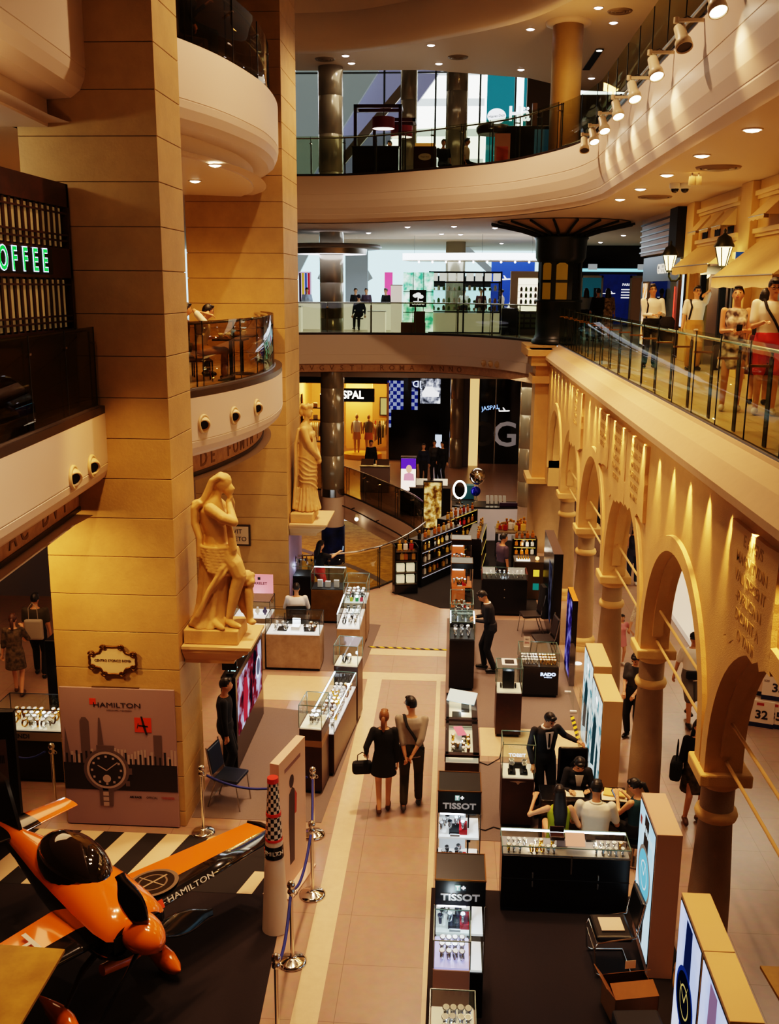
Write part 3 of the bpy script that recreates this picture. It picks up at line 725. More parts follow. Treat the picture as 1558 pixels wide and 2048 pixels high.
def ringsec(c, rx, ry, n=20, wav=0, ph=0, k=9):
    return [(c[0]+(rx*(1+wav*math.sin(k*2*PI*i/n+ph)))*math.cos(2*PI*i/n), c[1]+(ry*(1+wav*math.sin(k*2*PI*i/n+ph)))*math.sin(2*PI*i/n), c[2]) for i in range(n)]
def folds(mb, rnd, path_fn, n, r):
    for k in range(n):
        pts = path_fn(k/(max(1, n-1)), rnd); mb.tube(pts, [r*(.5+.7*math.sin(PI*(i+.5)/len(pts))) for i in range(len(pts))], 7)
# first statue: bowed woman, bare back, cloth slung round the hips, a small lion at her knee. She faces +x.
rnd = random.Random(11); mb = MB()
mb.loft([ringsec((-.02, 0, .98), .20, .22), ringsec((.0, 0, 1.08), .165, .19), ringsec((-.01, 0, 1.22), .15, .175), ringsec((-.05, 0, 1.4), .165, .20), ringsec((-.07, 0, 1.55), .16, .22), ringsec((-.05, 0, 1.66), .11, .17), ringsec((-.01, 0, 1.74), .065, .075)])
seg(mb, [(-.01, 0, 1.7), (.03, 0, 1.82)], [.062, .062])
mb.ell((.08, 0, 1.91), (.12, .10, .135), 14, m2=Matrix.Rotation(R(38), 3, 'Y')); mb.ell((.16, 0, 1.82), (.075, .065, .09), 10)
mb.tube([(.205, 0, 1.87), (.235, 0, 1.825), (.205, 0, 1.815)], [.012, .02, .012], 6)
# hair and veil down the back
for k in range(11):
    a = (k/10-.5)*2.4; mb.tube([(.16-.03*abs(a), .08*math.sin(a), 1.99-.03*abs(a)), (.06, .105*math.sin(a), 2.02-.02*abs(a)), (-.03, .12*math.sin(a), 1.95), (-.09, .13*math.sin(a), 1.8), (-.18, .16*math.sin(a), 1.62)], [.024, .034, .04, .045, .04], 7)
for k in range(9):
    y = -.16+.04*k; mb.tube([(-.17, y, 1.68), (-.25, y*1.1, 1.6), (-.26, y*1.1, 1.4), (-.2, y*1.15, 1.2), (-.21, y*1.1, .95)], [.05, .05, .045, .04, .04], 7)
mb.ell((-.22, -.1, 1.64), (.09, .1, .06), 10)
# arms folded up to the chin
seg(mb, [(-.04, -.2, 1.6), (.14, -.25, 1.49), (.27, -.23, 1.44)], [.08, .075, .062]); seg(mb, [(.27, -.23, 1.44), (.2, -.1, 1.56), (.16, -.02, 1.66)], [.058, .05, .04])
seg(mb, [(-.04, .2, 1.6), (.12, .25, 1.45)], [.078, .066]); seg(mb, [(.12, .25, 1.45), (.18, .08, 1.62), (.17, .0, 1.74)], [.055, .045, .035])
for k in range(4): mb.tube([(.17, -.03+.018*k, 1.66), (.2, -.03+.02*k, 1.72), (.185, -.025+.02*k, 1.76)], [.016, .014, .01], 6)
mb.ell((.09, -.1, 1.44), (.07, .08, .08), 10); mb.ell((.09, .1, 1.44), (.07, .08, .08), 10)
# cloth
mb.loft([ringsec((-.02, 0, 1.1), .2, .22, 28, .02), ringsec((-.02, 0, .98), .225, .23, 28, .03), ringsec((-.02, 0, .8), .235, .225, 28, .04), ringsec((-.06, 0, .55), .22, .21, 28, .06), ringsec((-.1, 0, .3), .21, .22, 28, .08), ringsec((-.13, 0, .1), .23, .25, 28, .1), ringsec((-.15, 0, 0), .27, .3, 28, .1)])
for k in range(9):    # rolled cloth at the waist
    a0 = -2.6+.09*k; z0 = 1.10-.035*k
    mb.tube([(.24*math.cos(a)-.02, .255*math.sin(a), z0-.10*(math.cos(a-.3)+1)*.5*(k/8+.3)) for a in [a0+.35*j for j in range(13)]], .026, 7)
for k in range(13):   # long folds sweeping from the front hip down to the back hem
    q = k/12; y = -.25+.03*q
    mb.tube([(.24-.1*q, -.1-.14*q, 1.0-.02*k), (.1-.2*q, -.24, .82-.03*k), (-.08-.16*q, -.27, .52-.03*k+.02*q), (-.2-.14*q, -.27+.05*q, max(.04, .22-.03*k)), (-.28-.1*q, -.25+.1*q, .02)], [.02, .03, .034, .032, .02], 7)
for k in range(7): mb.tube([(.2, -.06+.05*k, 1.0), (.22, -.05+.055*k, .8), (.12, -.02+.06*k, .45), (.02, .0+.05*k, .06)], [.02, .032, .034, .03], 7)
mb.tube([(.17, -.13, 1.42), (.21, -.14, 1.25), (.23, -.15, 1.05)], [.03, .055, .06], 8); mb.ell((.22, -.14, 1.04), (.06, .07, .09), 10)
# bent leg and feet
seg(mb, [(.1, -.1, 1.0), (.24, -.12, .84), (.30, -.13, .70)], [.13, .12, .1]); seg(mb, [(.30, -.13, .70), (.24, -.14, .48), (.16, -.15, .14)], [.092, .08, .05])
seg(mb, [(.15, -.15, .08), (.2, -.17, .045), (.29, -.2, .03)], [.055, .05, .036]); seg(mb, [(-.04, -.2, .08), (.04, -.26, .05), (.1, -.3, .03)], [.06, .05, .035])
for k in range(5): mb.ell((.31-.008*k, -.235+.02*k, .03), (.028, .012, .016), 6); mb.ell((.11-.01*k, -.325+.018*k, .03), (.024, .011, .015), 6)
# little lion beside the knee
mb.ell((.32, .1, .35), (.12, .12, .26), 10); mb.ell((.36, .04, .62), (.10, .10, .11), 10); mb.ell((.43, .0, .58), (.05, .05, .05), 8)
for k in range(14): a = k*2*PI/14; mb.ell((.33+.1*math.cos(a), .06+.1*math.sin(a), .58+.06*math.sin(3*a)), .045, 6)
seg(mb, [(.38, .0, .45), (.4, -.03, .2), (.4, -.04, .05)], [.06, .05, .045]); mb.ell((.44, -.06, .04), (.06, .045, .04), 8); seg(mb, [(.28, .12, .3), (.36, .16, .05)], [.1, .06])
v, f = solid(mb, .014, .4, 1); mb = MB(); mb.add(v, f, 0, True)
o = mb.build('stone_statue', M_STAT, label='stone statue of a bowed woman with bare back and draped hips on the front pier', cat='statue', loc=(-3.24, 13.18, 2.932)); o.scale = (1.07, 1.07, 1.07)
# second statue: crowned woman, long arms crossed low in front
rnd = random.Random(5); mb = MB(); S = 1.12
mb.loft([ringsec((0, 0, .0), .26, .27, 30, .08), ringsec((0, 0, .25), .2, .23, 30, .07), ringsec((.02, 0, .6), .19, .21, 30, .04), ringsec((.01, 0, .95), .205, .23, 30, .03), ringsec((0, 0, 1.15), .2, .22, 30, .02), ringsec((-.01, 0, 1.35), .155, .185, 30, .02), ringsec((-.01, 0, 1.6), .165, .2, 30), ringsec((-.02, 0, 1.75), .14, .21, 30), ringsec((-.02, 0, 1.84), .09, .14, 30), ringsec((0, 0, 1.9), .06, .065, 30)])
seg(mb, [(0, 0, 1.88), (.02, -.01, 1.98)], [.06, .06])
mb.ell((.03, -.02, 2.1), (.105, .095, .135), 14); mb.ell((.08, -.05, 2.05), (.06, .06, .09), 10); mb.tube([(.12, -.07, 2.13), (.145, -.09, 2.085), (.12, -.075, 2.07)], [.01, .018, .01], 6)
for k in range(16): a = 2*PI*k/16; mb.ell((.02+.11*math.cos(a), -.01+.105*math.sin(a), 2.2+.02*math.sin(5*a)), (.035, .035, .045), 6)
mb.ell((-.09, 0, 2.08), (.06, .08, .09), 8)
for s, yy in ((-1, -.22), (1, .22)):
    seg(mb, [(-.02, yy, 1.74), (.06, yy*1.1, 1.5), (.12, yy*.95, 1.36)], [.075, .066, .06]); seg(mb, [(.12, yy*.95, 1.36), (.22, yy*.5, 1.2), (.27, yy*.1, 1.1)], [.056, .048, .042]); mb.ell((.27, 0, 1.05), (.05, .07, .07), 8)
mb.ell((.12, -.09, 1.6), (.07, .085, .08), 10); mb.ell((.12, .09, 1.6), (.07, .085, .08), 10)
for k in range(14):  # vertical folds of the hem and skirt
    a = -2.4+k*.33; mb.tube([(.2*math.cos(a), .22*math.sin(a), .5), (.22*math.cos(a), .24*math.sin(a), .25), (.28*math.cos(a), .29*math.sin(a), .01)], [.014, .03, .034], 6)
for k in range(6):   # cloth drawn across the thighs
    z = 1.12-.1*k; mb.tube([(.205*math.cos(a)+.01, .232*math.sin(a), z-.16*(a+1.6)/2+.03*math.sin(3*a+k)) for a in [-2.4+.3*j for j in range(12)]], [.008+.014*math.sin(PI*j/11) for j in range(12)], 6)
for k in range(10):
    y = -.18+.04*k; mb.tube([(.15, y*.8, 1.66), (.17, y, 1.45), (.19, y*1.05, 1.24)], [.012, .02, .024], 6)
for k in range(7):
    y = -.2+.066*k; mb.tube([(-.13, y, 1.76), (-.2, y*1.1, 1.4), (-.2, y*1.1, .8), (-.25, y*1.2, .05)], [.03, .035, .035, .04], 6)
v, f = solid(mb, .015, .4, 1); mb = MB(); mb.add([Vector(p)*S for p in v], f, 0, True)
mb.build('stone_statue', M_STAT, label='stone statue of a crowned robed woman with arms crossed low on the second pier', cat='statue', loc=(-3.40, 22.7, 2.462))
# ---------------------------------------------------------------- orange aeroplane on the floor
M_OR = mat('orange_paint', 'f07a0a', .15, coat=.8); M_BK = mat('aircraft_black', '14110f', .12, coat=.8); M_CAN = mat('tinted_canopy', '1c130c', .05, coat=1.0, spec=.8)
PL = thing('aeroplane', 'orange and black show aeroplane with three-bladed propeller parked by the front pier', 'aeroplane', (-3.07, 8.72, .012), R(-36.5))
def fsec(x, w, zb, zt, n=28, sq=2.6):
    out = []; zc = (zb+zt)/2; h = (zt-zb)/2
    for k in range(n):
        a = 2*PI*k/n; c, s = math.cos(a), math.sin(a)
        out.append((x, w*math.copysign(abs(c)**(2/sq), c), zc+h*math.copysign(abs(s)**(2/sq), s)))
    return out
secs = [fsec(-.06, .30, .92, 1.26), fsec(-.10, .36, .84, 1.32), fsec(-.3, .385, .74, 1.40), fsec(-.7, .37, .70, 1.48), fsec(-1.1, .33, .72, 1.50), fsec(-1.6, .26, .80, 1.47, sq=2.3), fsec(-2.2, .15, .95, 1.40, sq=2.2), fsec(-2.8, .05, 1.12, 1.34, sq=2)]
n = 28
top = MB(); bot = MB()
for a, b in zip(secs, secs[1:]):
    for i in range(n):
        j = (i+1) % n; up = 1 <= i < 13
        (top if up else bot).add([a[i], a[j], b[j], b[i]], [(0, 1, 2, 3)], 0, True)
bot.add(secs[0], [list(range(n))]); bot.add(secs[-1], [list(range(n))[::-1]])
def welded(mb):
    bm = bmesh.new(); bm.from_mesh(mb.mesh('tmp')); bmesh.ops.remove_doubles(bm, verts=bm.verts[:], dist=1e-4); bmesh.ops.recalc_face_normals(bm, faces=bm.faces[:])
    q = MB(); bm.verts.index_update(); q.add([v.co.copy() for v in bm.verts], [[v.index for v in f.verts] for f in bm.faces], 0, True); bm.free(); return q
ftop = welded(top).build('fuselage_top', M_OR, PL); fbel = welded(bot).build('fuselage_belly', M_BK, PL)
mb = MB(); mb.loft([[(-.052, y, z) for y, z in ((-.3, 1.0), (.3, 1.0), (.3, 1.18), (-.3, 1.18))], [(-.049, y, z) for y, z in ((-.29, 1.01), (.29, 1.01), (.29, 1.17), (-.29, 1.17))]], 0, True, True, False); mb.build('intake', M_BLACKM, fbel)
for y in (-.14, .14):
    mb = MB(); mb.box(-.5, -.38, y-.05, y+.05, 1.425, 1.44, mx=Matrix.Rotation(R(-7), 4, 'Y')@Matrix.Translation((.17, 0, -.06))); mb.build('cowl_vent', M_BLACKM, ftop)
mb = MB(); mb.ell((-1.2, 0, 1.40), (.6, .30, .34), 24); o = mb.build('canopy', M_CAN, PL)
mb = MB(); mb.lathe([(.2, -.06), (.205, 0), (.19, .1), (.15, .2), (.09, .28), (.02, .31)], n=28, mx=Matrix.Translation((0, 0, 1.12)) @ Matrix.Rotation(R(90), 4, 'Y')); mb.build('spinner', M_OR, PL)
for ang in (-12, 108, 228):
    mb = MB(); rings = []
    for k in range(12):
        q = k/11; r = .10+.78*q; ch = .05+.075*math.sin(PI*min(1, q*1.15))**.8*(1 if q < .9 else .75); tw = R(58-38*q); th = .022*(1-q*.7)
        ring = []
        for i in range(10):
            a = 2*PI*i/10; c, s = ch*math.cos(a), th*math.sin(a)
            ring.append(Vector((c*math.sin(tw)*1.0+s*math.cos(tw), c*math.cos(tw)-s*math.sin(tw), r)))
        rings.append(ring)
    M_ = Matrix.Translation((.08, 0, 1.12)) @ Matrix.Rotation(R(90-ang), 4, 'X').inverted() if False else Matrix.Translation((.08, 0, 1.12)) @ Matrix.Rotation(R(ang-90), 4, 'X')
    mb.loft([[M_ @ p for p in r] for r in rings]); mb.build('propeller_blade', mat('propeller_black', '0a0e14', .15, coat=.6), PL)
def wing(y0, y1, x0, x1, c0, c1, z0, z1, th):
    """airfoil between two span stations: leading edge x, chord, height"""
    prof = [(0, 0), (.02, .30), (.08, .62), (.2, .92), (.35, 1.0), (.6, .72), (.85, .3), (1, .03), (.85, -.2), (.6, -.5), (.35, -.75), (.2, -.72), (.08, -.5), (.02, -.28)]
    return [[(x-c*u, y, z+th*c*w) for u, w in prof] for (y, x, c, z) in ((y0, x0, c0, z0), ((y0+y1)/2, (x0+x1)/2, (c0+c1)/2, (z0+z1)/2), (y1, x1, c1, z1))]
for s in (1, -1):
    r3 = wing(.3*s, 2.25*s, -.34, -.38, .86, .54, .98, 1.02, .085)
    fr = MB(); bk = MB(); n = 14
    for a, b in zip(r3, r3[1:]):
        for i in range(n):
            j = (i+1) % n; (bk if i in (4, 5, 6) else fr).add([a[i], a[j], b[j], b[i]], [(0, 1, 2, 3)], 0, True)
    fr.add(r3[2], [list(range(14))])
    wg = welded(fr).build('wing', M_BK, PL); welded(bk).build('wing_upper_skin', M_OR, PL)
    mb = MB(); mb.tube([(-.36, 2.25*s, 1.02), (-.5, 2.31*s, 1.025), (-.75, 2.32*s, 1.02), (-.93, 2.27*s, 1.02)], [.03, .05, .045, .02], 10); mb.build('wing_tip', M_BK, wg)
    r3 = wing(.05*s, .82*s, -2.38, -2.42, .42, .3, 1.3, 1.32, .06)
    mb = MB(); mb.loft(r3); mb.build('tailplane', M_OR, PL)
    mb = MB(); mb.loft(wing(.05*s, .3*s, -2.36, -2.38, .43, .4, 1.302, 1.308, .062)); mb.build('tailplane_root', M_BK, PL)
    # wheel with pant and bent leg
    mb = MB(); mb.tube([(-.5, .2*s, .78), (-.5, .4*s, .66), (-.52, .55*s, .42), (-.55, .62*s, .26)], [.05, .045, .035, .03], 10, flat=.5); mb.build('undercarriage_leg', mat('leg_grey', '5a5148', .4), PL)
    mb = MB(); rings = []
    for (x, ry, rz, z) in ((.0, .01, .01, .17), (-.06, .06, .08, .17), (-.18, .095, .14, .18), (-.32, .1, .15, .19), (-.5, .07, .11, .2), (-.68, .03, .05, .22), (-.76, .005, .01, .23)):
        rings.append([(-.25+x, .64*s+ry*math.cos(2*PI*k/16), z+rz*math.sin(2*PI*k/16)) for k in range(16)])
    mb.loft(rings); wp = mb.build('wheel_pant', M_OR, PL)
    mb = MB(); mb.lathe([(.05, -.035), (.12, -.035), (.135, 0), (.12, .035), (.05, .035)], n=20, mx=Matrix.Translation((-.56, .64*s, .135)) @ Matrix.Rotation(R(90), 4, 'X')); mb.build('wheel', M_BLACKM, wp)
mb = MB(); mb.tube([(-.3, -.3, .70), (-.3, .0, .66), (-.3, .3, .70)], [.06, .07, .06], 12); mb.build('exhaust_fairing', M_OR, PL)
fin = [(-2.3, 1.36), (-2.55, 1.95), (-2.8, 2.0), (-2.95, 1.2), (-2.75, 1.15)]
mb = MB(); mb.prism([(x, z) for x, z in fin], -.02, .02, 0, mx=Matrix(((1, 0, 0, 0), (0, 0, -1, 0), (0, 1, 0, 0), (0, 0, 0, 1)))); mb.build('tail_fin', M_BK, PL)
# lettering on the wing leading edge and the other wing
a = math.atan2(.56*.085-.0, 1)
t = text('HAMILTON', .09, (-.357, .92, 1.03), (R(58), 0, R(91)), mat('decal_white', 'd8d2c8', .4), PL, 'wing_lettering', .002, sx=1.45)
mb = MB(); mb.box(-.012, .012, -.05, .05, -.045, .045, mx=Matrix.Translation((-.352, .48, 1.03)) @ Matrix.Rotation(R(-32), 4, 'Y')); mb.build('logo_square', mat('decal_orange', 'e2521a', .4), PL)
text('H', .5, (-.75, -.9, 1.075), (R(3), 0, R(90)), mat('decal_white', 'd8d2c8', .4), PL, 'wing_letter', .003)
# printed watch on the wing root
M_PR = [mat('decal_grey', '7a6a5c', .3), mat('decal_dark', '1d1815', .3), mat('decal_pale', 'a8947c', .3)]
for nm, pol, mt, d in (('dial_print', disc(0, 0, .27, 40, .3), 0, 0), ('dial_print', disc(0, 0, .23, 40, .25), 1, .003), ('dial_print', disc(0, 0, .16, 32, .17), 0, .005), ('dial_print', disc(0, 0, .14, 32, .15), 1, .007), ('hand_print', [(-.01, -.18), (.01, -.18), (.012, .2), (-.012, .2)], 2, .009), ('hand_print', [(-.2, -.04), (.16, .03), (.16, .045), (-.2, -.025)], 2, .009)):
    mb = MB(); mb.prism(pol, d, d+.004, 0, mx=Matrix.Translation((-.71, .66, 1.056)) @ Matrix.Rotation(R(-3.5), 4, 'Y')); mb.build(nm, M_PR[mt], PL)
# ---------------------------------------------------------------- striped floor mat, pylon, rope posts
t = thing('striped_mat', 'black and cream diagonally striped floor mat between aeroplane and front pier', 'mat', (0, 0, .007))
mb = MB(); mb.prism([(-5.95, 11.1), (-2.42, 11.1), (-2.3, 12.42), (-5.95, 12.42)], 0, .002); mb.build('base', mat('mat_black', '1a1614', .8), t)
M_CRM = mat('mat_cream', 'dcc09a', .8)
for k in range(6):
    x = -2.62-k*.62
    mb = MB(); mb.prism([(x-.38, 11.1), (x-.06, 11.1), (x+.26, 12.42), (x-.06, 12.42)] if k else [(x-.02, 11.1), (x+.18, 11.1), (x+.3, 11.6), (x+.12, 11.6)], .002, .004); mb.build('stripe', M_CRM, t)
def checker(name, a, b, nx, nz, rough=.4):
    mt, nt, o = _nt(name); p = N(nt, 'ShaderNodeBsdfPrincipled'); p.inputs['Roughness'].default_value = rough
    tc = N(nt, 'ShaderNodeTexCoord'); sx = N(nt, 'ShaderNodeSeparateXYZ'); nt.links.new(tc.outputs['Object'], sx.inputs[0])
    at = N(nt, 'ShaderNodeMath', operation='ARCTAN2'); nt.links.new(sx.outputs[1], at.inputs[0]); nt.links.new(sx.outputs[0], at.inputs[1])
    mu = N(nt, 'ShaderNodeMath', operation='MULTIPLY'); mu.inputs[1].default_value = nx/(2*PI); nt.links.new(at.outputs[0], mu.inputs[0])
    mz = N(nt, 'ShaderNodeMath', operation='MULTIPLY'); mz.inputs[1].default_value = nz; nt.links.new(sx.outputs[2], mz.inputs[0])
    cb = N(nt, 'ShaderNodeCombineXYZ'); nt.links.new(mu.outputs[0], cb.inputs[0]); nt.links.new(mz.outputs[0], cb.inputs[1]); cb.inputs[2].default_value = .5
    ck = N(nt, 'ShaderNodeTexChecker'); ck.inputs['Scale'].default_value = 1.0; ck.inputs[1].default_value = hexc(a); ck.inputs[2].default_value = hexc(b)
    nt.links.new(cb.outputs[0], ck.inputs[0]); nt.links.new(ck.outputs[0], p.inputs['Base Color']); nt.links.new(p.outputs[0], o.inputs[0]); return mt
t = thing('race_pylon', 'white cone-shaped air race pylon with black and white checks and red tip', 'pylon', (-2.01, 10.45, .008))
rz = lambda z: .165-.105*z/2.0
def band(nm, z0, z1, mt, g=0):
    mb = MB(); mb.lathe([(rz(z0)+g, z0), (rz(z1)+g, z1)], n=32); mb.build(nm, mt, t)
M_PYW = mat('pylon_white', 'd8c8b4', .45); M_PYR = mat('pylon_red', 'c8321e', .45)
band('base_cone', 0, 1.0, M_PYW); band('brand_band', .98, 1.14, M_BLACK, .004); band('white_band', 1.14, 1.2, M_PYW); band('red_band', 1.2, 1.23, M_PYR, .003)
ck = checker('pylon_checks', '141214', 'd8cfc2', 14, 20)
band('checks', 1.23, 1.52, ck); band('red_band', 1.52, 1.56, M_PYR, .006); band('checks', 1.56, 1.94, ck); band('tip', 1.94, 2.0, M_PYR, .004)
for k, ch in enumerate('HAMILTON'):
    a = R(-150+k*17); r = rz(1.06)+.006
    text(ch, .07, (r*math.cos(a), r*math.sin(a), 1.06), (R(86), 0, a+PI/2), mat('decal_white', 'd8d2c8', .4), t, 'letter', .001, sx=1.1)
    if k == 0:
        mb = MB(); mb.box(-.02, .02, -.003, .003, -.03, .03, mx=Matrix.Translation((r*math.cos(a-.3), r*math.sin(a-.3), 1.06)) @ Matrix.Rotation(a-.3+PI/2, 4, 'Z')); mb.build('logo_square', mat('decal_orange', 'e2521a', .4), t)
# rope barrier
M_ROPE = mat('blue_rope', '1a2a78', .7)
POSTS = [(-3.42, 12.5, 'beside the front stone pier'), (-1.85, 12.57, 'behind the white poster stand'), (-1.66, 11.15, 'right of the checked pylon'), (-1.71, 9.85, 'between the pylon and the nearest post'), (-1.66, 8.6, 'nearest the camera'), (-5.78, 13.0, 'behind the tailplane of the aeroplane')]
base = None
for (x, y, wh) in POSTS:
    if base is None:
        base = thing('barrier_post', 'chrome rope barrier post '+wh, 'barrier post', (x, y, .008), group='chrome rope barrier posts')
        mb = MB(); mb.lathe([(.17, 0), (.17, .015), (.14, .035), (.06, .06), (.03, .075), (.028, .09)], n=28); mb.build('base', M_CHROME, base)
        mb = MB(); mb.lathe([(.024, .08), (.024, .9)], n=14); mb.build('pole', M_CHROME, base)
        mb = MB(); mb.lathe([(.024, .88), (.045, .9), (.045, .93), (.03, .945), (.03, .955), (.045, .975), (.048, 1.0), (.035, 1.035), (.004, 1.05)], n=18); mb.build('ball_top', M_CHROME, base)
        mb = MB(); mb.tube([(.03+.025*math.cos(2*PI*k/10)+.02, 0, .9+.025*math.sin(2*PI*k/10)) for k in range(10)], .006, 5, loop=True); mb.build('ring', M_CHROME, base)
    else: dup(base, (x, y, .008), label='chrome rope barrier post '+wh)
for a, b, wh in ((0, 1, 'from the pier to the white poster stand'), (1, 2, 'behind the checked pylon'), (2, 3, 'in front of the checked pylon'), (3, 4, 'at the near end'), (5, 0, 'behind the pier')):
    if (a, b) == (5, 0):
        P0 = Vector((POSTS[5][0]-.04, POSTS[5][1], .9)); P1 = Vector((-6.9, 13.3, .95))
    else:
        P0 = Vector((POSTS[a][0], POSTS[a][1], .9)); P1 = Vector((POSTS[b][0], POSTS[b][1], .9))
    dd = (P1-P0).normalized()*.075; P0 = P0+dd; P1 = P1-dd
    mb = MB(); mb.tube([P0.lerp(P1, k/12)-Vector((0, 0, 1))*(.9*.22*(1-(2*k/12-1)**2)) for k in range(13)], .018, 7)
    mb.build('barrier_rope', M_ROPE, label='twisted dark blue barrier rope '+wh, cat='rope', group='blue barrier ropes')
# white poster stand behind the pylon
t = thing('poster_stand', 'white upright poster stand with a standing pilot, behind the checked pylon', 'poster stand', (-2.0, 11.45, .008), R(-14))
mb = MB(); mb.box(-.06, .06, -.42, .42, .02, 1.86); mb.build('board', mat('stand_white', 'd9b9a4', .5), t)
mb = MB(); mb.box(-.2, .2, -.42, .42, 0, .02); mb.build('foot', mat('stand_white', 'd9b9a4', .5), t)
def sideflat(t, nm, polys, mt, d=.062):
    mb = MB(); q = Matrix(((0, 0, 1, 0), (1, 0, 0, 0), (0, 1, 0, 0), (0, 0, 0, 1)))
    for p in polys: mb.prism(p, d, d+.002, 0, mx=q)
    return mb.build(nm, mt, t)
sideflat(t, 'pilot_print', [[(-.12, .3), (.02, .3), (.04, .9), (.05, 1.3), (-.02, 1.36), (-.12, 1.3), (-.14, .9)], disc(-.04, 1.45, .07, 16, .09)], mat('print_dark', '3c3030', .6))
sideflat(t, 'print_accent', [[(.04, .95), (.1, .95), (.12, 1.2), (.06, 1.28)]], mat('print_red', 'b84a38', .6), .0625)
sideflat(t, 'print_text', [rect(-.25, .25, 1.66, 1.71)], mat('print_grey', '8a6a68', .6), .0625)
# black display panel with a second watch poster at the left
t = thing('poster_stand', 'black edged display panel with a watch and barcode, left of the front pier', 'poster stand', (-6.08, 12.1, .008), R(8))
mb = MB(); mb.box(-.75, .2, -.05, .05, 0, 1.95); mb.build('frame', M_BLACKM, t)
mb = MB(); mb.box(-.72, .08, -.056, -.05, .1, 1.55); mb.build('sheet', mat('sheet_grey', '8a7a78', .6), t)
flat(t, 'watch_print', [disc(-.15, .72, .3)], M_INK, .058); flat(t, 'watch_dial_print', [disc(-.15, .72, .24)], M_GREYP, .061); flat(t, 'watch_face_print', [disc(-.15, .72, .2)], M_INK, .064)
flat(t, 'barcode', [rect(-.08+.022*k, -.08+.022*k+.012, 1.2, 1.32) for k in range(6)], M_INK, .058)
# yellowish board at the bottom corner and its twin on the other side: tops of stands below the camera
def board_top(label, poly, z, mt):
    t = thing('sign_totem', label, 'sign board', (poly[0][0], poly[0][1], .01))
    o = Vector(poly[0]); pp = [(p[0]-o.x, p[1]-o.y) for p in poly]
    xs = [p[0] for p in pp]; ys_ = [p[1] for p in pp]; mb = MB(); mb.box(max(xs)-.5, max(xs)-.08, min(ys_)+.05, min(ys_)+.4, 0, z-.03); mb.build('body', M_BLACKM, t)
    mb = MB(); mb.prism(pp, z-.03, z); mb.build('top_board', mt, t)
M_OCH = mat('ochre_board', 'b08a34', .35, c2='8e6a20', vs=3)
board_top('flat ochre board top at the lower corner in front of the aeroplane', [(-4.6, 6.45), (-3.42, 6.45), (-3.42, 7.66), (-4.6, 7.7)], 1.7, M_OCH)
# ---------------------------------------------------------------- watches: one of each kind, then copies
M_WST = mat('watch_steel', 'd8dce2', .2, .9); M_WGO = mat('watch_gold', 'd9a441', .25, .9); M_WBL = mat('watch_black', '17181c', .3); M_WRE = mat('watch_red', 'b01c20', .4); M_WWH = mat('watch_white', 'e8e8ec', .3); M_WBR = mat('watch_brown', '5a3018', .5)
def make_watch(strap, case, dial, name='wristwatch'):
    mb = MB(); rings = []
    for k in range(17):   # bracelet loop standing on its stand, buckle side down
        a = R(90+18)+R(324)*k/16; p = Vector((0, .030*math.cos(a), .034+.034*math.sin(a))); w = .011-.003*math.sin(PI*k/16)
        nr = Vector((0, math.cos(a), math.sin(a)))
        rings.append([p+Vector((-w, 0, 0)), p+Vector((w, 0, 0)), p+Vector((w, 0, 0))+nr*.005, p+Vector((-w, 0, 0))+nr*.005])
    mb.loft(rings, 0)
    mx = Matrix.Translation((0, -.004, .068)) @ Matrix.Rotation(R(18), 4, 'X')
    mb.lathe([(.019, -.004), (.022, 0), (.022, .006), (.019, .009)], n=18, mi=1, mx=mx); mb.lathe([(.0175, .0092), (.001, .0094)], n=18, mi=2, mx=mx, caps=False)
    mb.cyl((.022, 0, .002), .003, .005, 6, 1, mx=mx)
    return mb.mesh(name), (strap, case, dial)
WKINDS = {}
for k, (a, b, c_) in {'steel': (M_WST, M_WST, M_WWH), 'steeldark': (M_WST, M_WST, M_WBL), 'gold': (M_WGO, M_WGO, M_WWH), 'leather': (M_WBR, M_WGO, M_WWH), 'black': (M_WBL, M_WST, M_WBL), 'red': (M_WRE, M_WST, M_WWH)}.items():
    me, ms = make_watch(a, b, c_)
    for q in ms: me.materials.append(q)
    WKINDS[k] = me
WDESC = {'steel': 'steel watch with white dial', 'steeldark': 'steel watch with dark dial', 'gold': 'gold watch', 'leather': 'watch on a brown leather strap', 'black': 'black watch', 'red': 'watch on a red strap'}
def put_watch(kind, loc, rz, where, s=1.0, tilt=0):
    o = bpy.data.objects.new('wristwatch', WKINDS[kind]); col.objects.link(o); o.location = (loc[0], loc[1], loc[2]+.0055*s+.002); o.rotation_euler = (tilt, 0, rz); o.scale = (s, s, s)
    return tag(o, WDESC[kind]+' standing '+where, 'watch', 'watches '+where+' '+kind)
wr = random.Random(21)
def watch_rows(xs, ys, z, where, kinds, s=1.25, skip=0.0, rz=0, ctr=(0, 0)):
    for x in xs:
        for y in ys:
            if wr.random() < skip: continue
            p = Vector((x+wr.uniform(-.004, .004), y+wr.uniform(-.006, .006))); q = p-Vector(ctr)
            q = Vector((q.x*math.cos(rz)-q.y*math.sin(rz), q.x*math.sin(rz)+q.y*math.cos(rz)))+Vector(ctr)
            put_watch(wr.choice(kinds), (q.x, q.y, z), wr.uniform(-.5, .5)+rz, where, s)
lin = lambda a, b, n: [a+(b-a)*(k+.5)/n for k in range(n)]
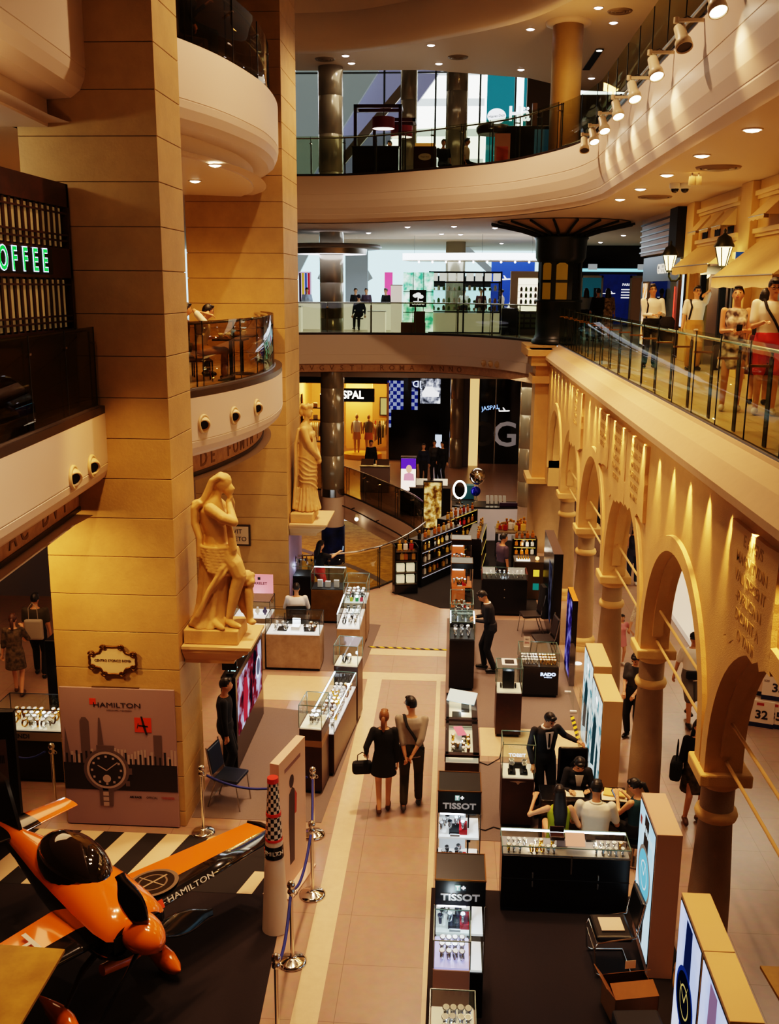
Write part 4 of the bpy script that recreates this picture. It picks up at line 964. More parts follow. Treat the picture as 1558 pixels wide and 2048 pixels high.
# ---------------------------------------------------------------- display cases
M_WALN = mat('walnut_veneer', '3a1a10', .35, c2='26100a', vs=4, detail=8); M_OAK = mat('oak_veneer', 'a8927a', .5, c2='8c765e', vs=5, detail=8); M_GOLDP = mat('gold_laminate', '7d5a1c', .35, c2='654612', vs=2)
M_DECK = mat('white_deck_glow', 'f2f2f6', .5, emit='ffffff', es=.55); M_DECKB = mat('cream_deck_glow', 'efe2c4', .5, emit='fff0d0', es=.35); M_DECKD = mat('dark_deck', '1c1c20', .5); M_GCASE = glass('case_glass', 'eef6f4', .05)  # white and cream decks emit a little, on top of the case lamps
M_GEDGE = mat('case_edge', '5d7a72', .25, spec=.8)
def case(name, label, x0, x1, y0, y1, zb, zg, body=None, deck=None, rz=0.0, led=None, back=None, plinth=True, edge=None, lamp=0, lampc=COOL, cat='display case', band=None, roof=None, shelf=None, extra=None):
    """body with a glass box on top; origin at the middle of its base"""
    cx, cy = (x0+x1)/2, (y0+y1)/2; w, d = (x1-x0)/2, (y1-y0)/2; body = body or M_BLACK
    t = thing(name, label, cat, (cx, cy, .008), rz)
    mb = MB(); mb.rbox(-w, w, -d, d, .05 if plinth else 0, zb-.02, .006); mb.build('body', body, t)
    if plinth: mb = MB(); mb.box(-w+.03, w-.03, -d+.03, d-.03, 0, .05); mb.build('plinth', M_BLACKM, t)
    mb = MB(); mb.box(-w+.012, w-.012, -d+.012, d-.012, zb-.02, zb); mb.build('deck', deck or M_DECK, t)
    g = MB()
    for (a, b, c_, e) in ((-w, w, -d, -d), (-w, w, d, d), (-w, -w, -d, d), (w, w, -d, d)): g.add([(a, c_, zb), (b, e, zb), (b, e, zg), (a, c_, zg)], [(0, 1, 2, 3)])
    g.add([(-w, -d, zg), (w, -d, zg), (w, d, zg), (-w, d, zg)], [(0, 1, 2, 3)])
    g.build('glass_box', M_GCASE, t)
    e = MB(); r = .005
    for sx in (-w, w):
        for sy in (-d, d): e.box(sx-r, sx+r, sy-r, sy+r, zb, zg)
    for sy in (-d, d): e.box(-w, w, sy-r, sy+r, zg-r, zg+r)
    for sx in (-w, w): e.box(sx-r, sx+r, -d, d, zg-r, zg+r)
    e.build('case_frame', edge or M_GEDGE, t)
    if led:
        for side in led:
            mb = MB()
            if side == 'f': mb.box(-w, w, -d+.004, -d+.022, zg-.022, zg-.006)
            if side == 'b': mb.box(-w, w, d-.022, d-.004, zg-.022, zg-.006)
            if side == 'l': mb.box(-w+.004, -w+.022, -d, d, zg-.022, zg-.006)
            if side == 'r': mb.box(w-.022, w-.004, -d, d, zg-.022, zg-.006)
            mb.build('led_strip', M_LEDT, t)
    if band: mb = MB(); mb.box(-w-.004, w+.004, -d-.004, d+.004, band[0], band[1]); mb.build('band', band[2], t)
    if lamp: point((cx, cy, zg-.06), lamp, lampc, .03)
    return t
def blocks(t, name, lst, mt):
    for b in lst: mb = MB(); mb.rbox(*b, .004); mb.build(name, mt, t)
# --- tall watch towers with brand headers
def tower(label, x0, x1, y0, y1, brand, zb=.55, zh=1.34, zt=1.64, deckm=None, lamp=5, inner=None):
    cx, cy = (x0+x1)/2, (y0+y1)/2; w, d = (x1-x0)/2, (y1-y0)/2
    t = thing('watch_tower', label, 'display tower', (cx, cy, .008))
    mb = MB(); mb.rbox(-w, w, -d, d, 0, zb, .006); mb.build('base', M_BLACK, t)
    mb = MB(); mb.rbox(-w, w, -d, d, zh, zt, .006); hd = mb.build('header', M_BLACK, t)
    mb = MB()
    for a, b in ((-w, w),): mb.box(-w-.004, w+.004, -d-.004, -d+.008, zt-.012, zt+.004); mb.box(-w-.004, w+.004, d-.008, d+.004, zt-.012, zt+.004); mb.box(-w-.004, -w+.008, -d, d, zt-.012, zt+.004); mb.box(w-.008, w+.004, -d, d, zt-.012, zt+.004)
    mb.build('brass_trim', mat('dull_brass', '6b4a1c', .4, .8), hd)
    g = MB()
    for (a, b, c_, e) in ((-w, w, -d, -d), (-w, w, d, d), (-w, -w, -d, d), (w, w, -d, d)): g.add([(a, c_, zb), (b, e, zb), (b, e, zh), (a, c_, zh)], [(0, 1, 2, 3)])
    g.build('glass_walls', M_GCASE, t)
    zm = (zb+zh)/2+.04
    for z in (zb, zm):
        mb = MB(); mb.box(-w+.015, w-.015, -d+.015, d-.015, z, z+.025); mb.build('shelf', deckm or M_DECK, t)
    mb = MB(); mb.box(-w+.02, w*.35, d-.03, d-.02, zb, zh); mb.build('back_panel', deckm or mat('panel_white', 'dfe6ee', .5, emit='ffffff', es=.12), t)
    mb = MB(); mb.box(w*.42, w*.5, -.012, .012, zb, zh); mb.build('lock_post', M_BLACK, t)
    mb = MB(); mb.box(w*.40, w*.58, -.03, .03, zm-.16, zm-.08); mb.build('lock_box', M_BLACK, t)
    for z in (zb+.025, zm+.025):
        mb = MB(); mb.box(-w*.45, w*.02, -d*.7, .03, z, z+.035); mb.build('black_riser', M_BLACKM, t)
        mb = MB(); mb.box(w*.02, w*.4, -d*.7, .06, z, z+.06); mb.build('red_riser', mat('riser_red', 'c0101a', .5), t)
        mb = MB(); mb.rbox(-w*.4, w*.05, -d*.9, -d*.82, z, z+.03, .003); mb.build('name_plate', M_WWH, t)
    mb = MB(); mb.box(-w+.03, w-.2, -d+.02, -d+.04, zh-.03, zh-.012); mb.build('led_strip', M_LEDT, t)
    for s in (-1, 1):
        mb = MB(); mb.box(s*w-.006, s*w+.006, -d-.002, -d+.012, zb, zh); mb.build('corner_profile', M_CHROME, t)
    if brand == 'TISSOT':
        text('TISSOT', .105, (0, -d-.004, zh+.10), FMY, mat('silver_letter', 'c8c4c0', .3, .6, emit='ffffff', es=.12), hd, 'brand_letters', .006, bold=.003, sx=1.2)
        mb = MB(); mb.box(-.055, .0, -d-.006, -d, zh+.18, zh+.245); mb.build('logo_tile', mat('logo_teal', '7fb0a8', .4, emit='9fd0c8', es=.5), hd)
        mb = MB(); mb.box(.004, .06, -d-.006, -d, zh+.18, zh+.245); mb.build('logo_tile', mat('logo_dark', '20343a', .4), hd)
        text('T', .055, (-.028, -d-.008, zh+.212), FMY, M_WLET, hd, 'logo_letter', .002, bold=.003); text('+', .075, (.032, -d-.008, zh+.214), FMY, M_WLET, hd, 'logo_cross', .002, bold=.004)
    point((cx, y0+.06, zh-.05), lamp, COOL, .03); point((cx, y0+.06, zm-.05), lamp*.6, COOL, .03)
    return t, zb+.025, zm+.025
for lab, y0, wh in (('nearest tall black Tissot watch tower with two lit shelves', 9.1, 'in the nearest lit tower'), ('second tall black Tissot watch tower, further along the aisle', 10.95, 'in the second lit tower')):
    t, za, zm = tower(lab, -.075, .45, y0, y0+.5, 'TISSOT')
    for z in (za, zm):
        for k in range(7):
            x = -.02+.035*k+wr.uniform(-.01, .01); put_watch(wr.choice(['steel', 'steel', 'steeldark', 'black']), (x if k < 4 else x+.04, y0+.12+.09*(k % 3), z+(.036 if k < 3 else .062)), wr.uniform(-.6, .6), wh, 1.35)
for lab, y0, wh, z2 in (('dark tower of lit orange shelves in the middle of the right aisle row', 21.2, 'in the orange-lit tower', 1.64), ('farthest dark tower with a reddish lit shelf in the right aisle row', 23.3, 'in the farthest tower', 1.64)):
    t, za, zm = tower(lab, .05, .53, y0, y0+.5, '', deckm=mat('deck_orange', 'b5521c', .5, emit='ff8a3c', es=.25), zt=z2, zh=1.5, lamp=4)
    for z in (za, zm):
        for k in range(5): put_watch(wr.choice(['steel', 'gold', 'steeldark']), (.12+.06*k, y0+.1+.08*(k % 2), z+.04), wr.uniform(-.6, .6), wh, 1.5)
# --- low cases of the near row
case('display_case', 'white pedestal case with lilac glow in front of the nearest Tissot tower', -.075, .29, 8.5, 9.0, 1.05, 1.36, mat('pedestal_white', 'c9b0a4', .5), mat('deck_lilac', 'c8c4f0', .5, emit='b8b8ff', es=.8), lamp=3)
watch_rows(lin(-.02, .24, 4), lin(8.58, 8.9, 3), 1.058, 'in the lilac lit pedestal case', ['steel'], 1.4)
case('display_case', 'nearest flat glass case at the bottom edge with heaped steel watches', -.09, .33, 7.3, 8.1, .95, 1.13, mat('pedestal_white', 'c9b0a4', .5), M_DECKB, lamp=1.5)
watch_rows(lin(.02, .3, 4), lin(7.4, 8.0, 5), .958, 'in the nearest flat glass case', ['steel', 'steeldark', 'steel'], 1.6)
for lab, y0, y1 in (('dark wood flat case with a pink price card behind the second Tissot tower', 13.25, 14.42), ('dark wood flat case with a leaning white sign board in it', 14.46, 15.5)):
    t = case('display_case', lab, .0, .5, y0, y1, .86, .97, M_WALN, M_DECKB, lamp=1.2, edge=M_WALN)
    mb = MB(); d = (y1-y0)/2
    for b in ((-.25, .25, -d, -d+.1), (-.25, .25, d-.1, d), (-.25, -.2, -d, d), (.16, .25, -d, d)): mb.box(b[0], b[1], b[2], b[3], .93, .968)
    mb.build('top_frame', M_WALN, t)
    blocks(t, 'tray', [(-.15, .0, -.3, -.05, .86, .9), (.0, .13, .0, .3, .86, .89)], M_DECKD)
watch_rows(lin(.08, .38, 4), lin(13.45, 14.0, 4), .868, 'in the flat case with the pink card', ['steel', 'gold', 'leather'], 1.35, .25)
mb = MB(); mb.box(-.07, .07, -.16, .16, 0, .004, mx=Matrix.Rotation(R(14), 4, 'Z')); mb.build('price_card', mat('card_pink', 'd070a0', .6), label='pink price card lying on the dark wood flat case', cat='card', loc=(.22, 14.05, .979))
mb = MB(); mb.box(-.24, .24, -.01, .01, 0, .22, mx=Matrix.Rotation(R(-20), 4, 'Z') @ Matrix.Rotation(R(-50), 4, 'X')); mb.build('leaning_sign', mat('sign_ice', 'bcd8dc', .4, emit='c8f0f4', es=.4), label='white sign board leaning on the flat dark wood case', cat='sign', loc=(.23, 15.1, .985))
case('display_case', 'tall black pedestal case with a lit glass top beside the suited salesman', .04, .52, 17.9, 18.6, 1.05, 1.4, M_BLACK, M_DECKD, lamp=2, led='lr')
watch_rows([.15, .27, .4], [18.1, 18.3], 1.058, 'in the tall black pedestal case', ['steel', 'steeldark'], 1.8)
case('display_case', 'black glass case between the salesman and the orange lit tower', .04, .52, 19.3, 20.3, .9, 1.3, M_BLACK, M_DECKD, lamp=1.5)
watch_rows(lin(.1, .48, 3), lin(19.4, 20.2, 4), .908, 'in the black glass case', ['steel', 'steeldark'], 1.6)
# --- big black counter with LED edge
t = case('watch_counter', 'long black watch counter with glowing glass top in front of the two customers', .73, 2.30, 11.0, 11.42, .79, .90, M_BLACK, mat('deck_grey', '8a8078', .5), led='b', lamp=0)
for x in (-.40, .40):
    for z in (.52, .40): mb = MB(); mb.rbox(x-.008, x+.008, -.235, -.212, z-.035, z+.035, .004); mb.build('handle', M_STEEL, t)
mb = MB(); mb.box(.06, .08, -.218, -.208, .55, .8); mb.build('joint_profile', M_CHROME, t)
mb = MB(); mb.box(-.79, .79, -.214, -.211, .455, .465); mb.build('drawer_gap', M_BLACKM, t)
blocks(t, 'price_stand', [(-.1, .04, .0, .02, .79, .89), (.66, .76, .0, .02, .79, .89)], mat('card_lilac', 'c8bcc8', .5))
watch_rows(lin(.78, 1.4, 9), [11.07, 11.2], .798, 'in the long black counter', ['steel', 'gold', 'steel'], 1.25, .1)
watch_rows(lin(1.85, 2.25, 5), [11.07, 11.2], .798, 'in the right half of the long black counter', ['steel', 'gold'], 1.25)
point((1.1, 11.15, .88), 2.5, NEUT, .03); point((1.9, 11.15, .88), 2.5, NEUT, .03)
mb = MB(); mb.box(-.12, .12, -.09, .09, 0, .003, mx=Matrix.Rotation(R(35), 4, 'X')); mb.build('price_leaflet', mat('leaflet_pink', 'e0b8b0', .6), label='pink leaflet leaning on the long black counter', cat='leaflet', loc=(1.63, 11.12, .962))
mb = MB(); mb.rbox(-.09, .09, -.06, .06, 0, .05, .01); mb.rbox(-.09, .09, .055, .065, .05, .13, .004); mb.build('watch_box', M_WALN, label='open dark watch box on the long black counter', cat='box', loc=(1.42, 11.22, .912))
mb = MB(); mb.rbox(-.06, .06, -.045, .045, 0, .035, .005); mb.build('calculator', M_BLACKM, label='small black calculator on the long black counter', cat='calculator', loc=(1.83, 11.2, .912))
# --- pedestal with winged badge
t = case('display_case', 'dark wood pedestal case with winged badge beside the desk', .82, 1.28, 12.97, 13.42, .79, 1.3, M_WALN, M_DECKB, lamp=2)
mb = MB(); mb.prism([(-.12, .03), (-.03, .015), (0, -.02), (.03, .015), (.12, .03), (.04, .035), (0, .04), (-.04, .035)], .002, .006, 0, mx=Matrix.Translation((0, -.222, .70)) @ Matrix(((1, 0, 0, 0), (0, 0, -1, 0), (0, 1, 0, 0), (0, 0, 0, 1)))); mb.build('winged_badge', M_STEEL, t)
blocks(t, 'black_stand', [(-.14, -.03, -.15, -.02, .79, .83), (.03, .14, -.15, -.02, .79, .83), (-.12, .12, .05, .09, .79, .88)], M_BLACKM)
text('TISSOT', .07, (0, .09, .98), (R(90), 0, R(180)), M_WLET, t, 'brand_letters', .003, bold=.002, sx=1.1)
watch_rows([.96, 1.14], [13.08, 13.18], .835, 'in the pedestal with the winged badge', ['steel', 'black'], 1.7)
# --- desk with papers
t = thing('sales_desk', 'black sales desk where the seated woman in a jacket writes', 'desk', (1.93, 12.62, .008))
mb = MB(); mb.rbox(-.60, .60, -.22, .22, .73, .77, .006); mb.build('desk_top', M_BLACK, t); mb = MB(); mb.box(-.6, .6, -.22, -.19, .02, .73); mb.build('modesty_panel', M_BLACK, t)
for x in (-.58, .55): mb = MB(); mb.box(x, x+.03, -.19, .22, 0, .73); mb.build('side_panel', M_BLACK, t)
M_PAPER = mat('paper', 'e6dcc0', .7); M_CATAL = mat('catalogue_yellow', 'd8b060', .6)
mb = MB(); mb.box(-.17, .17, -.12, .12, 0, .012, mx=Matrix.Rotation(R(-6), 4, 'Z')); mb.build('paper_sheet', M_PAPER, label='white order sheet flat on the right end of the sales desk', cat='paper', loc=(2.34, 12.55, .782))
mb = MB(); mb.box(-.15, .15, -.1, .1, 0, .02, mx=Matrix.Rotation(R(-14), 4, 'Z')); mb.build('catalogue', M_CATAL, label='yellow open catalogue on top of the white sheet', cat='catalogue', loc=(2.36, 12.62, .796))
mb = MB(); mb.box(-.13, .13, -.09, .09, 0, .004); mb.build('paper_sheet', M_PAPER, label='white form under the writing hand of the seated woman', cat='paper', loc=(1.8, 12.6, .782))
t = thing('paper_bag', 'small white shopping bag with string handles beside the dark pedestal', 'bag', (1.40, 13.4, .008))
mb = MB(); mb.rbox(-.09, .09, -.05, .05, 0, .24, .004); mb.build('bag', mat('bag_white', 'd8cfc4', .6), t)
mb = MB(); mb.tube([(-.05, -.05, .23), (-.04, -.06, .34), (.04, -.06, .34), (.05, -.05, .23)], .004, 5); mb.build('string', M_WWH, t)
# --- Rado stand
t = case('watch_counter', 'black counter with lit Rado badge and rows of gold and steel watches', 1.38, 2.12, 17.7, 18.3, .62, .9, M_BLACK, M_DECKD, lamp=1.5)
text('RADO', .085, (.17, -.304, .47), FMY, emis('badge_blue', 'bcd4ff', 3), t, 'lit_badge', .004, bold=.004, sx=1.2); text('SWITZERLAND', .022, (.17, -.304, .41), FMY, emis('badge_blue', 'bcd4ff', 3), t, 'lit_badge', .002)
watch_rows(lin(1.42, 1.74, 6), [17.82, 17.95, 18.1], .628, 'in the left of the Rado counter', ['steel'], 1.3); watch_rows(lin(1.76, 2.08, 6), [17.82, 17.95, 18.1], .628, 'in the right of the Rado counter', ['gold'], 1.3)
t = case('display_case', 'tall dark glass pedestal holding a black upright watch box', .86, 1.3, 15.93, 16.4, .83, 1.27, M_WALN, M_DECKB, lamp=1.5)
blocks(t, 'black_box', [(-.11, .09, -.08, .08, .84, 1.16)], M_BLACKM); blocks(t, 'side_roller', [(-.15, -.12, -.06, .04, .84, .9), (.1, .13, -.06, .04, .84, .9)], M_BLACKM)
t = thing('display_tray', 'white tray with a black pad on top of the tall glass pedestal', 'tray', (1.08, 16.2, 1.285)); mb = MB(); mb.rbox(-.13, .13, -.15, .15, 0, .015, .003); mb.build('tray', M_WWH, t); mb = MB(); mb.rbox(-.08, .08, -.1, .06, .015, .03, .003); mb.build('pad', M_BLACKM, t)
t = thing('price_sign', 'white upright sale card with red figures on the Rado counter', 'sign', (1.52, 18.0, .915)); mb = MB(); mb.box(-.06, .06, -.004, .004, 0, .2); mb.box(-.05, .05, -.03, .03, 0, .008); mb.build('card', mat('card_white', 'e8d8cc', .5), t); text('50%', .05, (0, -.006, .08), FMY, M_RED, t, 'figures', .001); text('SALE', .03, (0, -.006, .15), FMY, M_INK, t, 'word', .001)
t = case('watch_counter', 'black counter with a narrow orange-edged glass top in front of the man in dark polo', .79, 1.86, 22.5, 23.1, .9, 1.03, M_BLACK, M_DECKD, lamp=1)
for s in (-1, 1): mb = MB(); mb.box(s*.53-.012, s*.53+.012, -.3, .3, .88, 1.035); mb.build('end_board', mat('end_red_wood', '6a2410', .4), t)
for z in (.45, .65): mb = MB(); mb.ell((0, -.31, z), .015, 8); mb.build('knob', M_STEEL, t)
watch_rows(lin(.85, 1.8, 9), [22.65, 22.9], .908, 'in the orange-edged black counter', ['steel', 'steeldark'], 1.3)
# --- partitions and light boxes
M_LBX = mat('lightbox_cream', 'd2ae7c', .55); M_LBP = mat('lightbox_pinkish', 'cda894', .55)
def screen_mat(name, c1, c2, s, sc=3.0, c3=None):
    mt, nt, o = _nt(name); tc = N(nt, 'ShaderNodeTexCoord'); no = N(nt, 'ShaderNodeTexNoise'); no.inputs['Scale'].default_value = sc; no.inputs['Detail'].default_value = 3
    nt.links.new(tc.outputs['Object'], no.inputs['Vector']); rp = N(nt, 'ShaderNodeValToRGB'); rp.color_ramp.elements[0].position = .38; rp.color_ramp.elements[1].position = .62
    rp.color_ramp.elements[0].color = hexc(c1); rp.color_ramp.elements[1].color = hexc(c2)
    if c3: e = rp.color_ramp.elements.new(.5); e.color = hexc(c3)
    em = N(nt, 'ShaderNodeEmission'); em.inputs[1].default_value = s; nt.links.new(no.outputs[0], rp.inputs[0]); nt.links.new(rp.outputs[0], em.inputs[0]); nt.links.new(em.outputs[0], o.inputs[0]); return mt
def lightbox(label, x0, x1, y0, y1, h, screen, body, art=None, zb=.12):
    t = thing('light_box', label, 'light box', (x0, y0, .008)); L = y1-y0; w = x1-x0
    mb = MB(); mb.rbox(0, w, 0, L, 0, h, .006); mb.build('housing', body, t)
    mb = MB(); mb.box(-.004, 0, .02, L-.02, zb, h-.04); mb.build('dark_edge', M_BLACKM, t)
    mb = MB(); mb.box(-.008, -.004, .04, L-.04, zb+.03, h-.06); mb.build('lit_screen', screen, t)
    # drawings sit on the screen: local u runs from the far end to the near end, v up
    def pic(nm, polys, mt, dd):
        mb = MB(); q = Matrix(((0, 0, -1, 0), (-1, 0, 0, L), (0, 1, 0, 0), (0, 0, 0, 1)))
        for p in polys: mb.prism(p, .008+dd, .009+dd, 0, mx=q)
        mb.build(nm, mt, t)
    if art: art(t, pic, L, h)
    return t
def watch_art(case_m, dial_m, hand_m, strap_m, cx=.5, cy=.55, r=.33):
    def f(t, pic, L, h):
        X, Y = L*cx, h*cy
        pic('strap_print', [[(X-.14, Y), (X+.14, Y), (X+.1, h-.08), (X-.12, h-.08)], [(X-.14, Y), (X+.14, Y), (X+.12, .17), (X-.1, .17)]], strap_m, .001)
        pic('case_print', [disc(X, Y, r, 40)], case_m, .002); pic('dial_print', [disc(X, Y, r*.86, 40)], dial_m, .003); pic('inner_dial_print', [disc(X, Y, r*.5, 32)], hand_m, .0035); pic('centre_print', [disc(X, Y, r*.44, 32)], dial_m, .004)
        pic('hand_print', [[(X-.012, Y), (X+.012, Y), (X+.1, Y+r*.7)], [(X, Y-.012), (X, Y+.012), (X-r*.55, Y+.1)]], hand_m, .005)
    return f
E_ = emis
M_LS1 = screen_mat('screen_sky', 'a8d4ec', 'd8eefa', 1.1, 1.5); M_LS2 = screen_mat('screen_lavender', 'a9b8ec', 'd4dcfa', 1.2, 1.2); M_LS3 = screen_mat('screen_photo', '5a8a94', 'c8e4e4', 1.0, 4, 'e8f0ea')
def tart(t, pic, L, h):
    watch_art(E_('print_steel', '8a7a6c', .8), E_('print_aqua', '6ab4d4', 1.0), E_('print_white', 'd8eef4', 1.0), E_('print_strap', '4a3a30', .5), .5, .56, .34)(t, pic, L, h)
    pic('logo_tile', [rect(.12, .22, h-.3, h-.2)], E_('print_red', 'c01828', .8), .006)
    pic('brand_print', [rect(.26+.09*k, .32+.09*k, h-.29, h-.21) for k in range(6)], E_('print_white', 'd8eef4', 1.0), .006)
lightbox('tall Tissot light box showing a pale blue watch beside the long counter', 2.33, 2.61, 9.87, 10.8, 1.8, M_LS1, M_LBP, tart)
def nart(a, b, c_):
    return watch_art(E_(a[0], a[1], a[2]), E_(b[0], b[1], b[2]), E_(c_[0], c_[1], c_[2]), E_('print_mesh', '1a2c5c', .5), .5, .5, .33)
lightbox('nearest pair of light boxes, the far one with a dark blue watch', 2.36, 2.64, 7.94, 8.82, 1.8, M_LS2, M_LBX, nart(('print_blue', '1c3c86', .6), ('print_navy', '0a1230', .3), ('print_gold', 'c8b068', .9)))
lightbox('nearest pair of light boxes, the near one with a mauve watch', 2.36, 2.64, 7.06, 7.93, 1.8, M_LS2, M_LBX, watch_art(E_('print_mauve', '9a7a9c', .6), E_('print_violet', '6a4a7c', .5), E_('print_white', 'd8eef4', 1.0), E_('print_mauve', '9a7a9c', .6), .5, .42, .3))
M_PHO = E_('print_photo_dark', '2c4a50', .6)
def phart(t, pic, L, h):
    pic('photo_print', [[(.2, .4), (.5, .5), (.62, 1.2), (.4, 1.35), (.25, 1.0)], [(.6, .3), (.8, .32), (.85, .9), (.7, 1.0)]], M_PHO, .001); pic('logo_print', [disc(L/2, h-.22, .1, 20, .05)], E_('print_white2', 'f4fafa', 2), .002)
lightbox('cream light box with a pale portrait, nearer of the two by the fourth column', 2.27, 2.55, 13.44, 14.5, 1.8, M_LS3, M_LBX, phart)
lightbox('cream light box with a pale portrait, farther of the two by the fourth column', 2.32, 2.60, 14.8, 15.86, 1.8, M_LS3, M_LBX, phart)
t = lightbox('black edged light box with purple picture behind the Rado counter', 2.40, 2.50, 18.3, 19.2, 1.75, screen_mat('screen_purple', '1a1030', '8a8ae0', .8, 3.5, '3a2a70'), M_BLACK)
mb = MB(); mb.box(0, .1, 0, .9, 1.75, 1.756); mb.build('orange_top', mat('orange_laminate', 'c07020', .5), t)
t = thing('partition_wall', 'tall black partition behind the two folding chairs', 'partition', (2.25, 20.6, .008))
mb = MB(); mb.rbox(0, .2, 0, 2.2, 0, 2.05, .008); mb.build('panel', M_BLACK, t); mb = MB(); mb.box(-.003, 0, .25, .9, .4, 1.7); mb.build('lit_print', screen_mat('screen_dim', '201828', '6a6a80', .4, 4), t)
mb = MB(); mb.box(-.002, .202, .0, 2.2, 2.05, 2.056); mb.build('top_board', mat('top_brown', '4a3a34', .5), t)
for x, y, l in ((2.34, 17.5, 'floor of the Rado stand edge'), (2.2, 14.9, 'carpet beside the cream light boxes')):
    t = thing('glass_screen', 'low clear glass screen standing on the '+l, 'screen', (x, y, .008)); mb = MB(); mb.add([(0, -.5, .03), (0, .5, .03), (0, .5, 1.2), (0, -.5, 1.2)], [(0, 1, 2, 3)]); mb.build('pane', M_GCASE, t)
    for s in (-.45, .45): mb = MB(); mb.rbox(-.06, .06, s-.03, s+.03, 0, .04, .004); mb.build('foot', M_WWH, t)
# ---------------------------------------------------------------- left side
t = case('display_case', 'tall front case of the long jewellery counter with cream deck', -2.2, -1.85, 13.72, 14.25, 1.08, 1.45, M_WALN, M_DECKB, R(-5), lamp=4, band=(.78, .88, mat('band_tan', '8a6a48', .5)))
watch_rows([-2.05, -1.97], [13.9, 14.05], 1.088, 'in the front case of the jewellery counter', ['steel', 'black'], 1.8)
t = case('jewellery_counter', 'long glass-topped walnut jewellery counter beside the left of the aisle', -2.07, -1.67, 14.3, 16.22, .74, 1.0, M_WALN, M_DECK, R(-5), led='lr', lamp=6)
watch_rows(lin(-2.03, -1.7, 4), lin(14.4, 16.1, 11), .75, 'in the long jewellery counter', ['steel', 'gold', 'steel', 'leather'], 1.5, .08, R(-5), (-1.87, 15.26))
blocks(t, 'dark_tray', [(-.18, .0, -.15, .0, .745, .79)], M_WALN)
t = case('display_case', 'tall back case of the long jewellery counter with two watches', -1.98, -1.55, 16.3, 16.8, 1.08, 1.45, M_WALN, M_DECKB, R(-5), lamp=4)
watch_rows([-1.83, -1.74], [16.45], 1.088, 'in the back case of the jewellery counter', ['black', 'steel'], 1.9)
t = case('watch_counter', 'oak-fronted watch counter with bright glass top in front of the seated man in white', -3.67, -2.57, 18.66, 19.28, .78, 1.1, M_OAK, M_DECK, lamp=6, edge=M_BLACKM)
blocks(t, 'black_pad', [(-.35, -.15, -.15, .1, .785, .8), (.2, .42, -.15, .1, .785, .8)], M_BLACKM); blocks(t, 'white_box', [(-.07, .1, -.1, .12, .785, .86), (-.07, .1, .1, .12, .86, .98)], M_WWH)
watch_rows([-3.5, -3.38, -3.3, -2.9, -2.8, -2.7], [18.85, 19.05], .80, 'in the oak counter', ['black', 'steel', 'leather'], 1.5, .2)
t = case('watch_counter', 'oak-fronted corner counter with blue-lit glass at the aisle edge', -2.28, -1.80, 19.1, 20.4, .78, 1.1, M_OAK, M_DECK, lamp=6, edge=M_BLACKM, led='l')
watch_rows([-2.15, -2.02, -1.92], lin(19.2, 20.3, 4), .79, 'in the corner oak counter', ['black', 'steel'], 1.7)
t = case('display_case', 'glass case of colourful watches behind the corner oak counter', -2.28, -1.78, 20.45, 21.2, .9, 1.35, M_OAK, M_DECK, lamp=5)
watch_rows([-2.2, -2.1, -2.0, -1.9], [20.6, 20.8, 21.0], .91, 'in the case of colourful watches', ['steel', 'steel', 'red', 'black'], 2.0)
for x, c_, nm in ((-2.12, 'd8d020', 'yellow'), (-2.0, '20a060', 'green'), (-1.9, 'e03060', 'pink')):
    mb = MB(); mb.rbox(-.035, .035, -.035, .035, 0, .09, .012); mb.build('gift_box', mat('gift_'+nm, c_, .4), label=nm+' gift box in the case behind the corner oak counter', cat='box', loc=(x, 20.53, .912))
t = case('watch_counter', 'gold laminate counter with LED-lit glass and white boxes at the back of the left stand', -3.17, -2.42, 21.6, 22.2, .82, 1.2, M_GOLDP, M_DECKD, lamp=5, led='b')
for k, x in enumerate((-2.98, -2.8, -2.6)):
    mb = MB(); mb.rbox(-.06, .06, -.03, .03, 0, .17 if k != 1 else .14, .004); mb.build('white_box', M_WWH, label=('left', 'middle', 'right')[k]+' white presentation box in the gold laminate counter', cat='box', loc=(x, 21.8, .83), group='white boxes in the gold counter')
t = case('display_case', 'glass case under the pink Perrelet sign at the second pier', -4.5, -3.72, 19.4, 20.0, .85, 1.2, M_OAK, M_DECK, lamp=3, edge=M_BLACKM)
mb = MB(); mb.box(-.4, .36, .29, .31, 1.2, 1.62); mb.build('sign_panel', mat('sign_pink', 'e08a90', .5, emit='ff9aa8', es=.5), t); text('PERRELET', .085, (.05, .286, 1.42), FMY, M_INK, t, 'brand_letters', .002, bold=.001)
mb = MB(); mb.box(.03, .09, .284, .29, 1.5, 1.56); mb.build('emblem', M_INK, t)
for x in (-4.02, -3.86): mb = MB(); mb.lathe([(.05, 0), (.05, .01)], n=18, mx=Matrix.Translation((0, 0, .08)) @ Matrix.Rotation(R(75), 4, 'X')); mb.box(-.02, .02, 0, .03, 0, .16); mb.build('watch_display', M_WWH if x < -4 else mat('strap_blue', '1c2c70', .4), label=('white' if x < -4 else 'blue')+' strapped watch upright under the Perrelet sign', cat='watch', loc=(x, 19.6, .86))
t = thing('counter_block', 'plain oak counter block left of the oak watch counter', 'counter', (-4.1, 18.95, .008)); mb = MB(); mb.rbox(-.4, .4, -.3, .3, 0, .78, .006); mb.build('body', M_OAK, t); mb = MB(); mb.box(-.36, .36, -.26, .26, .78, .79); mb.build('worktop', M_DECKB, t)
